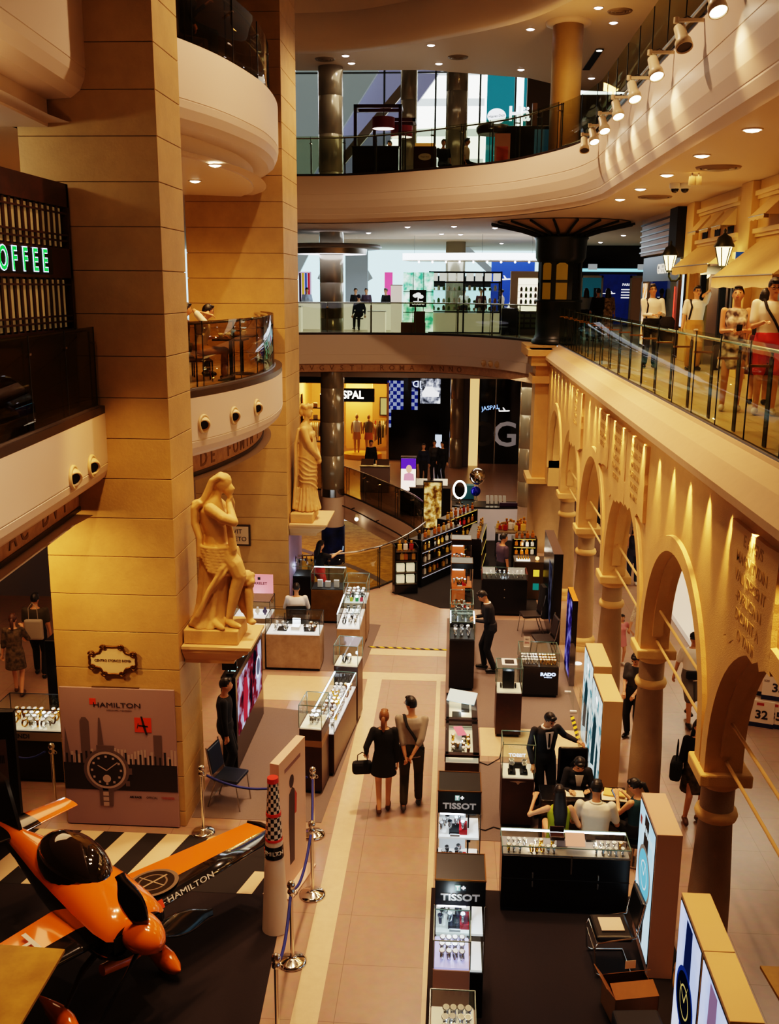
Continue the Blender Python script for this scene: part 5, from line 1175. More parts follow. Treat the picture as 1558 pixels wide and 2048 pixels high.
# jewellery trays at the back of the stand
t = case('display_case', 'dark cluttered case of small trays behind the seated man in white', -4.0, -3.3, 23.6-1.1, 23.1, .85, 1.1, M_BLACK, M_DECKD, lamp=2)
for k in range(14):
    x = -3.95+.045*k+wr.uniform(0, .02); y = 22.62+wr.uniform(0, .4); h = wr.uniform(.04, .16)
    mb = MB(); mb.lathe([(.02, 0), (.022, h*.7), (.012, h*.8), (.012, h)], n=8); mb.build('scent_bottle', [M_WST, M_BLACKM, M_WBR][k % 3], label='small %s bottle on the cluttered dark case' % ('steel coloured', 'black', 'brown')[k % 3], cat='bottle', loc=(x, y, 1.115), group='bottles on the cluttered dark case '+('steel', 'black', 'brown')[k % 3])
t = thing('wall_poster', 'lilac poster with red script on the side of the second pier', 'poster', (-3.745, 23.0, .02)); mb = MB(); mb.box(0, .008, -.95, .95, 0, 1.95); mb.build('sheet', mat('poster_lavender', 'a89ac0', .6), t)
for k in range(3): mb = MB(); mb.tube([(.012, -.5+.06*j+.25*k, .75+.08*math.sin(j*1.3)) for j in range(5)], .012, 5); mb.build('script', M_RED, t)
# black screen wall
t = thing('screen_wall', 'black screen wall with lit advert and glowing tiles beside the front pier', 'display wall', (-3.56, 14.35, .008))
mb = MB(); mb.rbox(0, .24, 0, 2.2, 0, 1.6, .008); mb.build('housing', M_BLACK, t); mb = MB(); mb.box(.24, .244, .12, 2.05, .55, 1.5); mb.build('screen', screen_mat('screen_advert', '141020', 'c8ccf0', .9, 2.5, '7a2430'), t)
for y in (.35, 1.0, 1.65): mb = MB(); mb.box(.06, .18, y-.1, y+.1, 1.6, 1.604); mb.build('lit_tile', emis('tile_aqua', 'a8e0e0', 1.6), t)
def wprint(nm, polys, mt, d):
    mb = MB(); q = Matrix(((0, 0, 1, 0), (1, 0, 0, 0), (0, 1, 0, 0), (0, 0, 0, 1)))
    for p in polys: mb.prism(p, d, d+.001, 0, mx=q)
    mb.build(nm, mt, t)
wprint('watch_print', [disc(1.75, 1.1, .2, 28)], emis('advert_white', 'e8ecff', 1.2), .246); wprint('watch_print_dial', [disc(1.75, 1.1, .15, 28)], emis('advert_grey', '6a6c80', .8), .248)
wprint('figure_print', [[(.5, .6), (.75, .6), (.9, 1.0), (.8, 1.3), (.62, 1.35), (.5, 1.0)]], emis('advert_red', 'b03040', .9), .246)
t = thing('monitor', 'small black monitor on the end of the screen wall', 'monitor', (-3.44, 14.5, 1.62)); mb = MB(); mb.rbox(-.12, .12, -.03, .0, .06, .34, .006); mb.build('screen', M_BLACK, t); mb = MB(); mb.rbox(-.06, .06, -.06, .04, 0, .02, .004); mb.rbox(-.015, .015, -.01, .01, .0, .08, .003); mb.build('stand', M_BLACKM, t)
# left passage
t = case('watch_counter', 'black Fendi watch counter with slanted bright tray at the left passage', -7.0, -5.75, 13.75, 14.35, .88, 1.22, M_BLACK, M_DECKB, lamp=5, edge=M_BLACKM)
mb = MB(); mb.box(-.625, .625, -.306, -.30, .7, .84); mb.build('sign_strip', mat('strip_grey', '8a8074', .4), t); text('FENDI', .1, (-.22, -.308, .77), FMY, M_INK, t, 'brand_letters', .002, bold=.002, sx=1.1)
watch_rows(lin(-6.9, -6.1, 8), [13.85, 13.98, 14.1, 14.25], .89, 'in the Fendi counter', ['steel', 'gold', 'steel', 'leather'], 1.7, .15)
t = thing('display_column', 'tall narrow black display with lit shelves left of the front pier', 'display column', (-6.62, 15.4, .008)); mb = MB(); mb.rbox(-.12, .12, -.2, .2, 0, 1.8, .006); mb.build('housing', M_BLACK, t)
for k in range(4): mb = MB(); mb.box(.12, .124, -.14, .14, .9+.22*k, 1.05+.22*k); mb.build('lit_niche', emis('niche_white', 'd8e4f0', 1.2), t)
t = thing('floor_sign', 'dark red standing sign far down the left passage', 'sign', (-9.3, 24.0, .008)); mb = MB(); mb.rbox(-.3, .3, -.05, .05, .1, 1.35, .01); mb.build('board', mat('sign_darkred', '4a1210', .5), t); mb = MB(); mb.box(-.4, .4, -.25, .25, 0, .1); mb.build('base', M_BLACKM, t)
# ---------------------------------------------------------------- chairs and boxes
M_SEAT = mat('chair_vinyl', '241c1a', .45); M_SEATB = mat('chair_blue_vinyl', '1c2a44', .4)
def folding_chair(label, loc, rz, seatm, group=None):
    t = thing('stacking_chair', label, 'chair', loc, rz, group)
    mb = MB(); mb.rbox(-.21, .21, -.2, .2, .43, .48, .018); mb.build('seat', seatm, t)
    mb = MB(); mb.rbox(-.2, .2, -.025, .025, 0, .4, .02, mx=Matrix.Translation((0, .22, .52)) @ Matrix.Rotation(R(-10), 4, 'X')); mb.build('backrest', seatm, t)
    for s in (-1, 1):
        mb = MB(); mb.tube([(s*.2, -.22, 0), (s*.2, -.17, .42), (s*.2, .18, .44), (s*.2, .21, .5), (s*.2, .3, .95)], .011, 7); mb.build('frame', M_STEEL, t)
        mb = MB(); mb.tube([(s*.2, .3, 0), (s*.2, .16, .43)], .011, 7); mb.build('leg', M_STEEL, t)
    mb = MB(); mb.tube([(-.2, .27, .12), (.2, .27, .12)], .009, 6); mb.build('stretcher', M_STEEL, t)
    return t
folding_chair('dark folding chair with blue back beside the front pier', (-3.2, 13.35, .008), R(78), M_SEATB)
folding_chair('brown seated chair with a black jacket over its back by the partition', (1.84, 21.3, .008), R(-80), M_SEAT)
folding_chair('brown seated chair without a jacket behind the Rado counter', (2.0, 19.75, .008), R(-80), M_SEAT)
mb = MB(); v, f = None, None
mb.loft([[(x*.24, .0+y*.07, z) for x, y in ((-1, -1), (-.5, -1.2), (0, -1), (.5, -1.2), (1, -1), (1, 1), (.5, 1.2), (0, 1), (-.5, 1.2), (-1, 1))] for z in (0, .05)]+[[(x*.22*(1-.1*k), y*(.07-.01*k), .2+.17*k) for x, y in ((-1, -1), (-.5, -1.2), (0, -1), (.5, -1.2), (1, -1), (1, 1), (.5, 1.2), (0, 1), (-.5, 1.2), (-1, 1))] for k in range(4)])
mb.build('jacket', mat('jacket_black', '0c0b0d', .8), label='black jacket hung over the back of the chair by the partition', cat='jacket', loc=(2.13, 21.35, .42), rz=R(-80))
t = thing('cantilever_chair', 'black leather chair on a chrome frame with a white board on its seat', 'chair', (1.95, 10.1, .008), R(-86))
mb = MB(); mb.rbox(-.22, .22, -.22, .2, .42, .50, .03)
mb.build('seat', mat('leather_black', '0e0d0d', .35), t); mb = MB(); mb.rbox(-.22, .22, -.03, .03, 0, .36, .03, mx=Matrix.Translation((0, .25, .56)) @ Matrix.Rotation(R(-8), 4, 'X')); mb.build('backrest', mat('leather_black', '0e0d0d', .35), t)
for s in (-1, 1): mb = MB(); mb.tube([(s*.23, .3, .92), (s*.23, .22, .5), (s*.23, -.2, .43), (s*.23, -.24, .36), (s*.23, -.22, .05), (s*.23, -.17, .012), (s*.23, .2, .012)], .012, 8); mb.build('frame', M_CHROME, t)
for y, z in ((.2, .012), (-.23, .3), (-.21, .41)): mb = MB(); mb.tube([(-.23, y, z), (.23, y, z)], .011, 7); mb.build('crossbar', M_CHROME, t)
mb = MB(); mb.box(-.13, .13, -.12, .12, 0, .012); mb.build('white_board', mat('board_white', 'e2c8ac', .6), label='white board lying on the chrome-framed leather chair', cat='board', loc=(1.94, 10.1, .512), rz=R(4))
M_CARD = mat('cardboard', '8a5a2a', .8, var=.1, vs=8)
t = thing('cardboard_box', 'open cardboard box with raised flaps beside the Tissot light box', 'box', (2.03, 9.3, .008), R(12))
mb = MB()
for b in ((-.24, .24, -.2, -.19, 0, .34), (-.24, .24, .19, .2, 0, .34), (-.24, -.23, -.2, .2, 0, .34), (.23, .24, -.2, .2, 0, .34), (-.24, .24, -.2, .2, 0, .01)): mb.box(*b)
mb.build('carton', M_CARD, t)
for mx_, a in ((Matrix.Translation((0, .2, .34)) @ Matrix.Rotation(R(50), 4, 'X'), (-.24, .24, 0, .006, 0, .2)), (Matrix.Translation((0, -.2, .34)) @ Matrix.Rotation(R(-70), 4, 'X') @ Matrix.Rotation(R(180), 4, 'Z'), (-.24, .24, 0, .006, 0, .19)), (Matrix.Translation((-.24, 0, .34)) @ Matrix.Rotation(R(-35), 4, 'Y'), (0, .006, -.2, .2, 0, .18))):
    mb = MB(); mb.box(*a, mx=mx_); mb.build('flap', M_CARD, t)
mb = MB(); mb.box(.02, .14, .207, .209, .38, .48, mx=Matrix.Rotation(R(0), 4, 'X')); mb.build('shipping_label', M_PAPER, t)
t = thing('storage_case', 'black hard case on the carpet in front of the open cardboard box', 'case', (2.02, 8.55, .008), R(5)); mb = MB(); mb.rbox(-.24, .24, -.3, .3, 0, .42, .03); mb.build('shell', M_BLACKM, t); mb = MB(); mb.tube([(-.1, -.31, .3), (-.08, -.35, .3), (.08, -.35, .3), (.1, -.31, .3)], .01, 6); mb.build('handle', M_STEEL, t)
# warning tape on the floor
def tape(label, a, b):
    mt = MATS.get('warning_tape')
    if not mt:
        mt, nt, o = _nt('warning_tape'); MATS['warning_tape'] = mt; p = N(nt, 'ShaderNodeBsdfPrincipled'); tc = N(nt, 'ShaderNodeTexCoord'); wv = N(nt, 'ShaderNodeTexWave', wave_type='BANDS', bands_direction='DIAGONAL'); wv.inputs['Scale'].default_value = 3.2
        rp = N(nt, 'ShaderNodeValToRGB'); rp.color_ramp.interpolation = 'CONSTANT'; rp.color_ramp.elements[1].position = .5; rp.color_ramp.elements[0].color = hexc('1a1610'); rp.color_ramp.elements[1].color = hexc('e0b810')
        nt.links.new(tc.outputs['Object'], wv.inputs[0]); nt.links.new(wv.outputs[1], rp.inputs[0]); nt.links.new(rp.outputs[0], p.inputs[0]); nt.links.new(p.outputs[0], o.inputs[0])
    L = (Vector(b)-Vector(a)).length; mb = MB(); mb.box(0, L, -.035, .035, 0, .002)
    mb.build('warning_tape', mt, label=label, cat='tape', loc=(a[0], a[1], .009), rz=math.atan2(b[1]-a[1], b[0]-a[0]))
tape('yellow and black warning tape across the aisle floor', (-1.72, 20.15), (.0, 20.1)); tape('yellow and black warning tape beside the cream light boxes', (2.3, 16.9), (2.3, 15.2))
mb = MB(); mb.lathe([(.09, 0), (.09, .004)], n=24); mb.build('floor_light', emis('floor_lamp_disc', 'fff2e0', 3), label='round lit disc set in the floor by the third column', cat='floor light', loc=(2.72, 19.55, .004))
for pts, lab in (([(.46, 12.9), (.6, 12.85), (.72, 12.95), (.83, 12.9)], 'black cable on the floor from the second tower to the dark pedestal'), ([(.5, 15.0), (.7, 14.85), (.9, 15.1), (1.0, 15.7)], 'black cable on the carpet by the tall glass pedestal')):
    mb = MB(); mb.tube([(x, y, .018) for x, y in pts], .008, 6); mb.build('floor_cable', M_BLACKM, label=lab, cat='cable')
p0 = A(1520, 1933, z=1.55); board_top('flat ochre board top at the lower corner beside the near light boxes', [(p0.x, p0.y), (p0.x+.12, p0.y-1.3), (p0.x+.9, p0.y-1.3), (p0.x+.9, p0.y)], 1.55, M_OCH)
# ---------------------------------------------------------------- people
SKIN = [mat('skin_tan', 'c08a62', .55), mat('skin_fair', 'd6a27c', .55), mat('skin_stone', 'd8c8b0', .5)]
HAIR = {'black': mat('hair_black', '100c0b', .45), 'brown': mat('hair_brown', '4a2c18', .5), 'light': mat('hair_light', '7a4e28', .5)}
M_EYE = mat('eye_dark', '150e0c', .2); M_LIP = mat('lip_red', '9a3a34', .5); M_SPEC = mat('spectacle_black', '0c0c0c', .3)
def ik(a, b, l1, l2, hint):
    a, b = Vector(a), Vector(b); d = b-a; L = min(d.length, (l1+l2)*.999); d = d.normalized(); b = a+d*L
    q = (l1*l1-l2*l2+L*L)/(2*L); hgt = math.sqrt(max(0, l1*l1-q*q)); h = Vector(hint); h = (h-d*h.dot(d))
    if h.length < 1e-5: h = Vector((0, 1, 0))-d*d.y
    return a+d*q+h.normalized()*hgt, b
def chain(mb, pts, rs, n=9):
    mb.tube(pts, rs, n)
    for p, r in zip(pts, rs): mb.ell(p, r, 8)
def person(label, loc, rz, h=1.7, f=False, skin=0, top=None, sleeve='short', bottom=None, legs='trousers', hair='short', hc='black', shoes=None, rh=None, lh=None, rf=(.10, .0), lf=(-.10, .0), seat=None, lean=0, tilt=0, hy=0, hp=0, hroll=0, face=True, det=.02, grip=.5, glasses=False, hem=None, collar=None, open_front=None, wide=1.0, swing=0, mat_hair=None):
    k = h/1.75; loc = (loc[0], loc[1], loc[2]+.012); t = thing('person', label, 'person', loc, R(rz))
    P0 = Vector((0, 0, .95 if seat is None else seat/k+.09)); SM = Matrix.Rotation(R(-lean), 3, 'X') @ Matrix.Rotation(R(tilt), 3, 'Y')
    S = lambda x, y, z: P0+SM @ Vector((x, y, z))
    sw = (.165 if f else .19)*wide; Nk = S(0, 0, .52); sho = {1: S(sw, 0, .455), -1: S(-sw, 0, .455)}; hip = {1: P0+Vector((.095, 0, -.03)), -1: P0+Vector((-.095, 0, -.03))}
    HM = SM @ Matrix.Rotation(R(hy), 3, 'Z') @ Matrix.Rotation(R(-hp), 3, 'X') @ Matrix.Rotation(R(hroll), 3, 'Y'); HC = S(0, .015, .60)+HM @ Vector((0, .02, .075))
    Hd = lambda x, y, z: HC+HM @ Vector((x, y, z))
    rh = rh or (.27, .04, .80 if seat is None else P0.z-.05); lh = lh or (-.27, .04, .80 if seat is None else P0.z-.05)
    el, wr_ = {}, {}
    for s, tg in ((1, rh), (-1, lh)): el[s], wr_[s] = ik(sho[s], tg, .29, .25, (.35*s, -.55, -.5))
    kn, an = {}, {}
    for s, q in ((1, rf), (-1, lf)):
        if seat is None: tg = (q[0], q[1], .085+(q[2] if len(q) > 2 else 0))
        else: tg = (.1*s+q[0]*.0, .43+q[1], .085)
        kn[s], an[s] = ik(hip[s], tg, .44, .43, (.02*s, 1, .3))
    def torso(mb, g=0.0, z0=-.12, z1=.5):
        W = [(-.12, .15, .105), (-.02, .165, .115), (.10, .138 if f else .15, .098), (.22, .14 if f else .16, .105), (.34, .155 if f else .178, .118), (.43, .15 if f else .178, .10), (.49, .10, .075), (.53, .06, .058)]
        W = [w for w in W if z0-.001 <= w[0] <= z1+.001]
        mb.loft([[S((a+g)*wide*math.cos(2*PI*i/18), (b+g)*math.sin(2*PI*i/18), z) for i in range(18)] for z, a, b in W])
        if f and z1 > .3:
            for s in (-1, 1): mb.ell(S(.07*s, .085, .30), .062+g, 8)
    # body
    mb = MB(); torso(mb)
    chain(mb, [S(0, 0, .5), HC+HM @ Vector((0, -.012, -.06))], [.054, .05])
    mb.ell(HC, (.073, .092, .108), 14, m2=HM); mb.ell(Hd(0, .028, -.062), (.052, .058, .055), 10, m2=HM); mb.ell(Hd(0, .097, -.015), (.013, .016, .024), 8, m2=HM); mb.ell(Hd(0, .08, -.048), (.03, .022, .02), 8, m2=HM)
    for s in (-1, 1): mb.ell(Hd(.074*s, -.005, -.01), (.012, .02, .032), 8, m2=HM)
    for s in (-1, 1):
        chain(mb, [sho[s], el[s], wr_[s]], [.05, .04, .028]); chain(mb, [hip[s], kn[s], an[s]], [.088, .056, .038])
        fd = Vector((.02*s, .15, -.055)); chain(mb, [an[s]-Vector((0, .03, .045)), an[s]+fd], [.036, .028])
    v, fc = solid(mb, det, .4, 1)
    b = MB(); b.add([p*k for p in v], fc, 0, True)
    # hands: palm, four unequal fingers and a thumb
    for s in (-1, 1):
        d = (wr_[s]-el[s]).normalized(); ax = d.cross(Vector((0, 0, 1)))
        ax = ax.normalized() if ax.length > .05 else Vector((1, 0, 0)); nrm = ax.cross(d).normalized(); q = MB()
        q.tube([wr_[s]-d*.01, wr_[s]+d*.04, wr_[s]+d*.085], [.026, .036, .034], 8, flat=.5)
        ax2 = nrm.cross(d).normalized()
        for j, (o, L) in enumerate(((-.027, .062), (-.009, .075), (.009, .07), (.027, .052))):
            p = wr_[s]+d*.085+ax2*o; c1 = (d*math.cos(grip)-nrm*math.sin(grip)); c2 = (d*math.cos(grip*2)-nrm*math.sin(grip*2))
            q.tube([p-d*.012, p+c1*L*.5, p+c1*L*.5+c2*L*.5], [.0095, .009, .0065], 6)
        th = wr_[s]+d*.03; tdir = (d*.6-ax2*s*.8*(1)).normalized(); q.tube([th, th+tdir*.045, th+tdir*.06+d*.03-nrm*.012], [.013, .0105, .008], 6)
        b.add([Vector(p)*k for p in q.v], q.f, 0, True)
    bo = b.build('body', SKIN[skin], t)
    def cloth(nm, fn, mt, vx=None):
        m = MB(); fn(m); vv, ff = solid(m, vx or det, .4, 1); m = MB(); m.add([p*k for p in vv], ff, 0, True); return m.build(nm, mt, t)
    if top:
        def ft(m):
            torso(m, .016, -.12 if legs != 'dress' else -.12, .49)
            for s in (-1, 1):
                if sleeve == 'long': chain(m, [sho[s], el[s], el[s].lerp(wr_[s], .9)], [.064, .054, .04])
                elif sleeve == 'short': chain(m, [sho[s], sho[s].lerp(el[s], .75)], [.066, .06])
                elif sleeve == 'half': chain(m, [sho[s], el[s], el[s].lerp(wr_[s], .3)], [.064, .054, .05])
            if legs == 'dress':
                hz = hem or .35
                m.loft([[P0+Vector((a*math.cos(2*PI*i/20), b_*math.sin(2*PI*i/20), z)) for i in range(20)] for z, a, b_ in ((.06, .165, .12), (-.08, .19, .145), (-.2, .2, .155), (-hz, .215, .17))])
        sh = cloth('shirt' if legs != 'dress' else 'dress', ft, top)
    if bottom and legs != 'dress':
        def fb(m):
            m.loft([[P0+Vector((a*wide*math.cos(2*PI*i/18), b_*math.sin(2*PI*i/18), z)) for i in range(18)] for z, a, b_ in ((.10, .172, .124), (.0, .188, .138), (-.1, .17, .125))])
            if legs == 'skirt':
                m.loft([[P0+Vector((a*math.cos(2*PI*i/20), b_*math.sin(2*PI*i/20), z)) for i in range(20)] for z, a, b_ in ((.08, .15, .11), (-.1, .19, .145), (-(hem or .4), .22, .18))]); return
            for s in (-1, 1):
                if legs == 'shorts': chain(m, [hip[s], hip[s].lerp(kn[s], hem or .9)], [.105, .085])
                else: chain(m, [hip[s], kn[s], kn[s].lerp(an[s], .93)], [.105, .076, .062])
        cloth('trousers' if legs == 'trousers' else legs, fb, bottom)
    for s in (-1, 1):
        m = MB(); fd = Vector((.02*s, .15, -.05)); chain(m, [an[s]-Vector((0, .035, .05)), an[s]+Vector((.01*s, .07, -.04)), an[s]+fd], [.042, .044, .034], 10)
        if shoes: m2 = MB(); m2.add([Vector(p)*k for p in m.v], m.f, 0, True); m2.build('shoe', shoes, t)
    # hair
    m = MB(); e = MB(); e.ell((0, -.008, .012), (.083, .103, .116), 20)
    for fi in e.f:
        c = sum((Vector(e.v[i]) for i in fi), Vector())/len(fi)
        if c.z > .018+.72*c.y or (abs(c.y) < .03 and c.z > .0 and abs(c.x) > .06): m.add([Hd(*e.v[i]) for i in fi], [list(range(len(fi)))], 0, True)
    if hair != 'cap': m.ell(Hd(0, .052, .092), (.06, .04, .026), 10, m2=HM)
    if hair in ('long', 'bob'):
        L = .42 if hair == 'long' else .16
        m.loft([[Hd(a*math.cos(2*PI*i/14), -.045+y+b_*math.sin(2*PI*i/14), z) for i in range(14)] for z, a, b_, y in ((.03, .085, .07, 0), (-.06, .092, .062, -.01), (-.06-L*.5, .11, .05, -.035), (-.06-L, .075, .025, -.05))])
    if hair == 'pony': m.tube([Hd(0, -.09, .02), Hd(0, -.13, .0), Hd(.0, -.13, -.12), Hd(.01, -.11, -.25)], [.03, .036, .034, .012], 10)
    if hair == 'bun': m.ell(Hd(0, -.1, .04), (.045, .045, .045), 10)
    if hair == 'cap': m.lathe([(.088, 0), (.085, .05), (.05, .085), (.005, .095)], n=18, mx=Matrix.Translation(HC) @ HM.to_4x4() @ Matrix.Translation((0, 0, .03))); m.box(-.06, .06, .07, .15, .032, .04, mx=Matrix.Translation(HC) @ HM.to_4x4())
    m2 = MB(); m2.add([Vector(p)*k for p in m.v], m.f, 0, True); m2.build('hair' if hair != 'cap' else 'cap', mat_hair or HAIR[hc], t)
    if face:
        for s in (-1, 1):
            m = MB(); m.ell(Hd(.031*s, .083, .012)*k, (.014*k, .007*k, .006*k), 8, m2=HM); m.build('eye', M_EYE, bo)
            m = MB(); m.tube([Hd(.016*s, .090, .034)*k, Hd(.032*s, .088, .038)*k, Hd(.048*s, .078, .033)*k], .0035*k, 5); m.build('eyebrow', HAIR[hc], bo)
        m = MB(); m.ell(Hd(0, .094, -.05)*k, (.022*k, .008*k, .008*k), 8, m2=HM); m.build('lips', M_LIP, bo)
    if glasses:
        m = MB()
        for s in (-1, 1): m.tube([Hd(.033*s+.024*math.cos(2*PI*j/12), .098, .010+.018*math.sin(2*PI*j/12))*k for j in range(12)], .003*k, 5, loop=True)
        m.tube([Hd(-.01, .1, .013)*k, Hd(.01, .1, .013)*k], .003*k, 5)
        for s in (-1, 1): m.tube([Hd(.056*s, .095, .012)*k, Hd(.076*s, .0, .01)*k], .003*k, 5)
        m.build('spectacles', M_SPEC, t)
    if open_front:   # shirt front and tie between the lapels of a jacket
        m = MB(); m.prism([(-.065, .48), (.065, .48), (.02, .2), (-.02, .2)], .0, .01, 0, mx=Matrix.Translation(P0) @ SM.to_4x4() @ Matrix(((1, 0, 0, 0), (0, -.08, 1, .168), (0, 1, 0, 0), (0, 0, 0, 1)))); m2 = MB(); m2.add([Vector(p)*k for p in m.v], m.f); m2.build('shirt_front', M_WWH, sh)
        if open_front == 'tie':
            m = MB(); m.prism([(-.014, .46), (.014, .46), (.02, .25), (0, .22), (-.02, .25)], .011, .016, 0, mx=Matrix.Translation(P0) @ SM.to_4x4() @ Matrix(((1, 0, 0, 0), (0, -.08, 1, .168), (0, 1, 0, 0), (0, 0, 0, 1)))); m2 = MB(); m2.add([Vector(p)*k for p in m.v], m.f); m2.build('tie', M_BLACKM, sh)
    if collar:
        m = MB(); m.tube([(S(0, -.005, .5)+SM @ Vector((.068*math.cos(2*PI*j/14), .064*math.sin(2*PI*j/14), .0)))*k for j in range(14)], .016*k, 6, loop=True); m.build('collar', collar, sh)
    W = Matrix.Translation(loc) @ Matrix.Rotation(R(rz), 4, 'Z') @ Matrix.Diagonal((k, k, k, 1))
    return dict(t=t, W=W, k=k, wr={1: W @ wr_[1], -1: W @ wr_[-1]}, sho={1: W @ sho[1], -1: W @ sho[-1]}, P=lambda *p: W @ Vector(p), S=lambda x, y, z: W @ S(x, y, z))
C_ = {n: mat('cloth_'+n, c, .85) for n, c in dict(black='0c0b0d', suit='121218', white='ece4da', cream='e0d0b8', grey='9a9084', khaki='b08a48', olive='3a3424', denim='242c44', red='c83a34', green='96a81e', polo='dcd8c4', brown='5a3a26', navy='161c34', plum='4a3c4c', darkgrey='3a3838', greyshort='6a645e', teal='1c4450', pink='e09aa0', skyb='a8bcd8', maroon='4a1418').items()}
def floral(name, a, b, sc):
    return mat(name, a, .85, c2=b, vs=sc, detail=1)
C_['floral'] = floral('cloth_floral', 'f4e6d4', '4a3a3c', 13); C_['print'] = floral('cloth_print', 'd8c49a', '6a5030', 12); C_['pattern'] = floral('cloth_dark_print', '3a3024', '6a5a40', 14); C_['lace'] = floral('cloth_lace', 'f0e6d8', 'c8b8a4', 30)
SH = {'black': mat('shoe_black', '0e0d0e', .35), 'white': mat('shoe_white', 'd8d0c8', .5), 'brown': mat('shoe_brown', '5a3820', .5), 'sneaker': mat('shoe_sneaker', '4a4648', .6)}
def g(u, v, z=0): p = A(u, v, z=z); return (p.x, p.y, z+.008)
# couple walking away
w1 = person('woman in a short black dress with a ponytail walking away down the aisle', (-.90, 13.3, .004), 4, 1.60, True, 1, C_['black'], 'long', None, 'dress', 'pony', 'light', SH['brown'], rh=(.22, -.02, .86), lh=(-.28, .06, .98), rf=(.07, .05), lf=(-.07, -.12, .02), hem=.30, hy=-8, face=False, det=.015)
m1 = person('man in a grey shirt walking with hands clasped behind his back', (-.50, 13.45, .004), 0, 1.76, False, 1, C_['grey'], 'half', C_['olive'], 'trousers', 'short', 'black', SH['sneaker'], rh=(.03, -.17, .93), lh=(-.08, -.16, .88), rf=(.11, .1), lf=(-.1, -.14, .02), hy=35, hp=8, glasses=True, det=.015)
def strap(label, pts, r=.02, mt=None, name='shoulder_strap', cat='strap'):
    mb = MB(); mb.tube(pts, r, 6, flat=.35); return mb.build(name, mt or C_['black'], label=label, cat=cat)
def strap_on(p, side, label, back=True, mt=None):
    s = side; y = -.145 if back else .15
    pts = [p['S'](s*.12, .05 if back else -.05, .5), p['S'](s*.10, -.06 if back else .06, .52), p['S'](s*.06, y*.95, .40), p['S'](-s*.04, y*1.02, .25), p['S'](-s*.13, y*.85, .08), p['S'](-s*.19, y*.2, .0)]
    mb = MB(); mb.tube(pts, .024, 6, flat=.3); return mb.build('crossbody_strap', mt or C_['black'], parent=None, label=label, cat='strap')
strap_on(m1, -1, 'black strap slung diagonally across the back of the man in the grey shirt')
def handbag(label, p, mt, w=.16, h=.2, d=.07, rz=0, hl=.14, name='handbag'):
    t = thing(name, label, 'bag', p, R(rz)); mb = MB(); mb.rbox(-w, w, -d, d, -h, 0, min(.05, d*.8)); mb.build('bag_body', mt, t)
    mb = MB(); mb.tube([(-w*.5, 0, -.01), (-w*.45, 0, hl*.7), (0, 0, hl), (w*.45, 0, hl*.7), (w*.5, 0, -.01)], .008, 6); mb.build('strap_handle', mt, t); return t
q = w1['wr'][-1]; handbag('black handbag on the forearm of the woman in the short black dress', (q.x-.06, q.y-.02, q.z-.12), C_['black'], .15, .2, .07, 10)
# sales staff and customers on the right stands
person('man in a black suit bent over the tall black pedestal case, writing', (.86, 18.95, .016), 88, 1.74, False, 0, C_['suit'], 'long', C_['suit'], 'trousers', 'short', 'black', SH['black'], rh=(.12, .30, 1.10), lh=(-.06, .30, 1.08), lean=10, hp=28, rf=(.1, .1), lf=(-.1, -.1), collar=C_['white'], det=.018)
sm = person('suited balding man with dark tie leaning on the chair of the seated woman', (1.45, 13.45, .016), 197, 1.66, False, 0, C_['suit'], 'long', C_['suit'], 'trousers', 'short', 'black', SH['black'], rh=(.26, .2, .92), lh=(-.5, .12, 1.18), lean=6, hp=26, hy=18, open_front='tie', collar=C_['white'], det=.016)
person('seated long-haired woman in a black jacket writing at the black sales desk', (1.88, 13.02, .016), 182, 1.58, True, 1, C_['suit'], 'long', C_['suit'], 'trousers', 'long', 'black', SH['black'], seat=.46, rh=(.16, .42, .86), lh=(-.12, .40, .86), lean=14, hp=30, open_front='y', det=.016)
def office_chair(label, loc, rz, h=1.05, base=True):
    t = thing('office_chair', label, 'chair', loc, R(rz))
    mb = MB(); mb.rbox(-.22, .22, -.2, .2, .36, .43, .03); mb.build('seat', M_BLACKM, t); mb = MB(); mb.rbox(-.22, .22, -.31, -.25, .45, h, .03); mb.build('backrest', M_BLACK, t)
    mb = MB(); mb.cyl((0, 0, .08), .03, .28, 10); mb.build('column', M_STEEL, t)
    for k in range(5):
        a = 2*PI*k/5; mb = MB(); mb.tube([(0, 0, .09), (.24*math.cos(a), .24*math.sin(a), .05)], .018, 6); mb.ell((.24*math.cos(a), .24*math.sin(a), .025), .024, 6); mb.build('leg', M_BLACKM, t)
    for s in (-1, 1): mb = MB(); mb.tube([(s*.24, -.2, .42), (s*.26, -.15, .62), (s*.26, .12, .62)], .016, 6); mb.build('armrest', M_BLACKM, t)
    return t
office_chair('black high-backed chair of the seated woman in a jacket', (1.88, 13.12, .016), 182, 1.08)
gw = person('long-haired woman in a sleeveless yellow-green dress seated with her back to the long counter', (1.52, 11.93, .016), 5, 1.6, True, 1, C_['green'], 'none', C_['green'], 'dress', 'long', 'black', SH['brown'], seat=.40, rh=(.24, .2, .72), lh=(-.32, .24, 1.0), hem=.2, hp=10, face=False, det=.016)
pw = person('man in a pale polo shirt seated with his back to the long counter', (2.0, 11.93, .016), -4, 1.74, False, 0, C_['polo'], 'short', C_['darkgrey'], 'trousers', 'short', 'black', SH['black'], seat=.40, rh=(.2, .3, .72), lh=(-.2, .3, .72), lean=6, hp=12, hy=-8, face=False, wide=1.08, collar=C_['polo'], det=.016)
dw = person('dark-haired woman at the right end of the desk holding a phone', (2.6, 12.2, .016), 38, 1.6, True, 1, C_['teal'], 'none', C_['black'], 'trousers', 'pony', 'black', SH['black'], seat=.42, rh=(.08, .32, .92), lh=(-.1, .32, .94), hp=25, hy=35, det=.018)
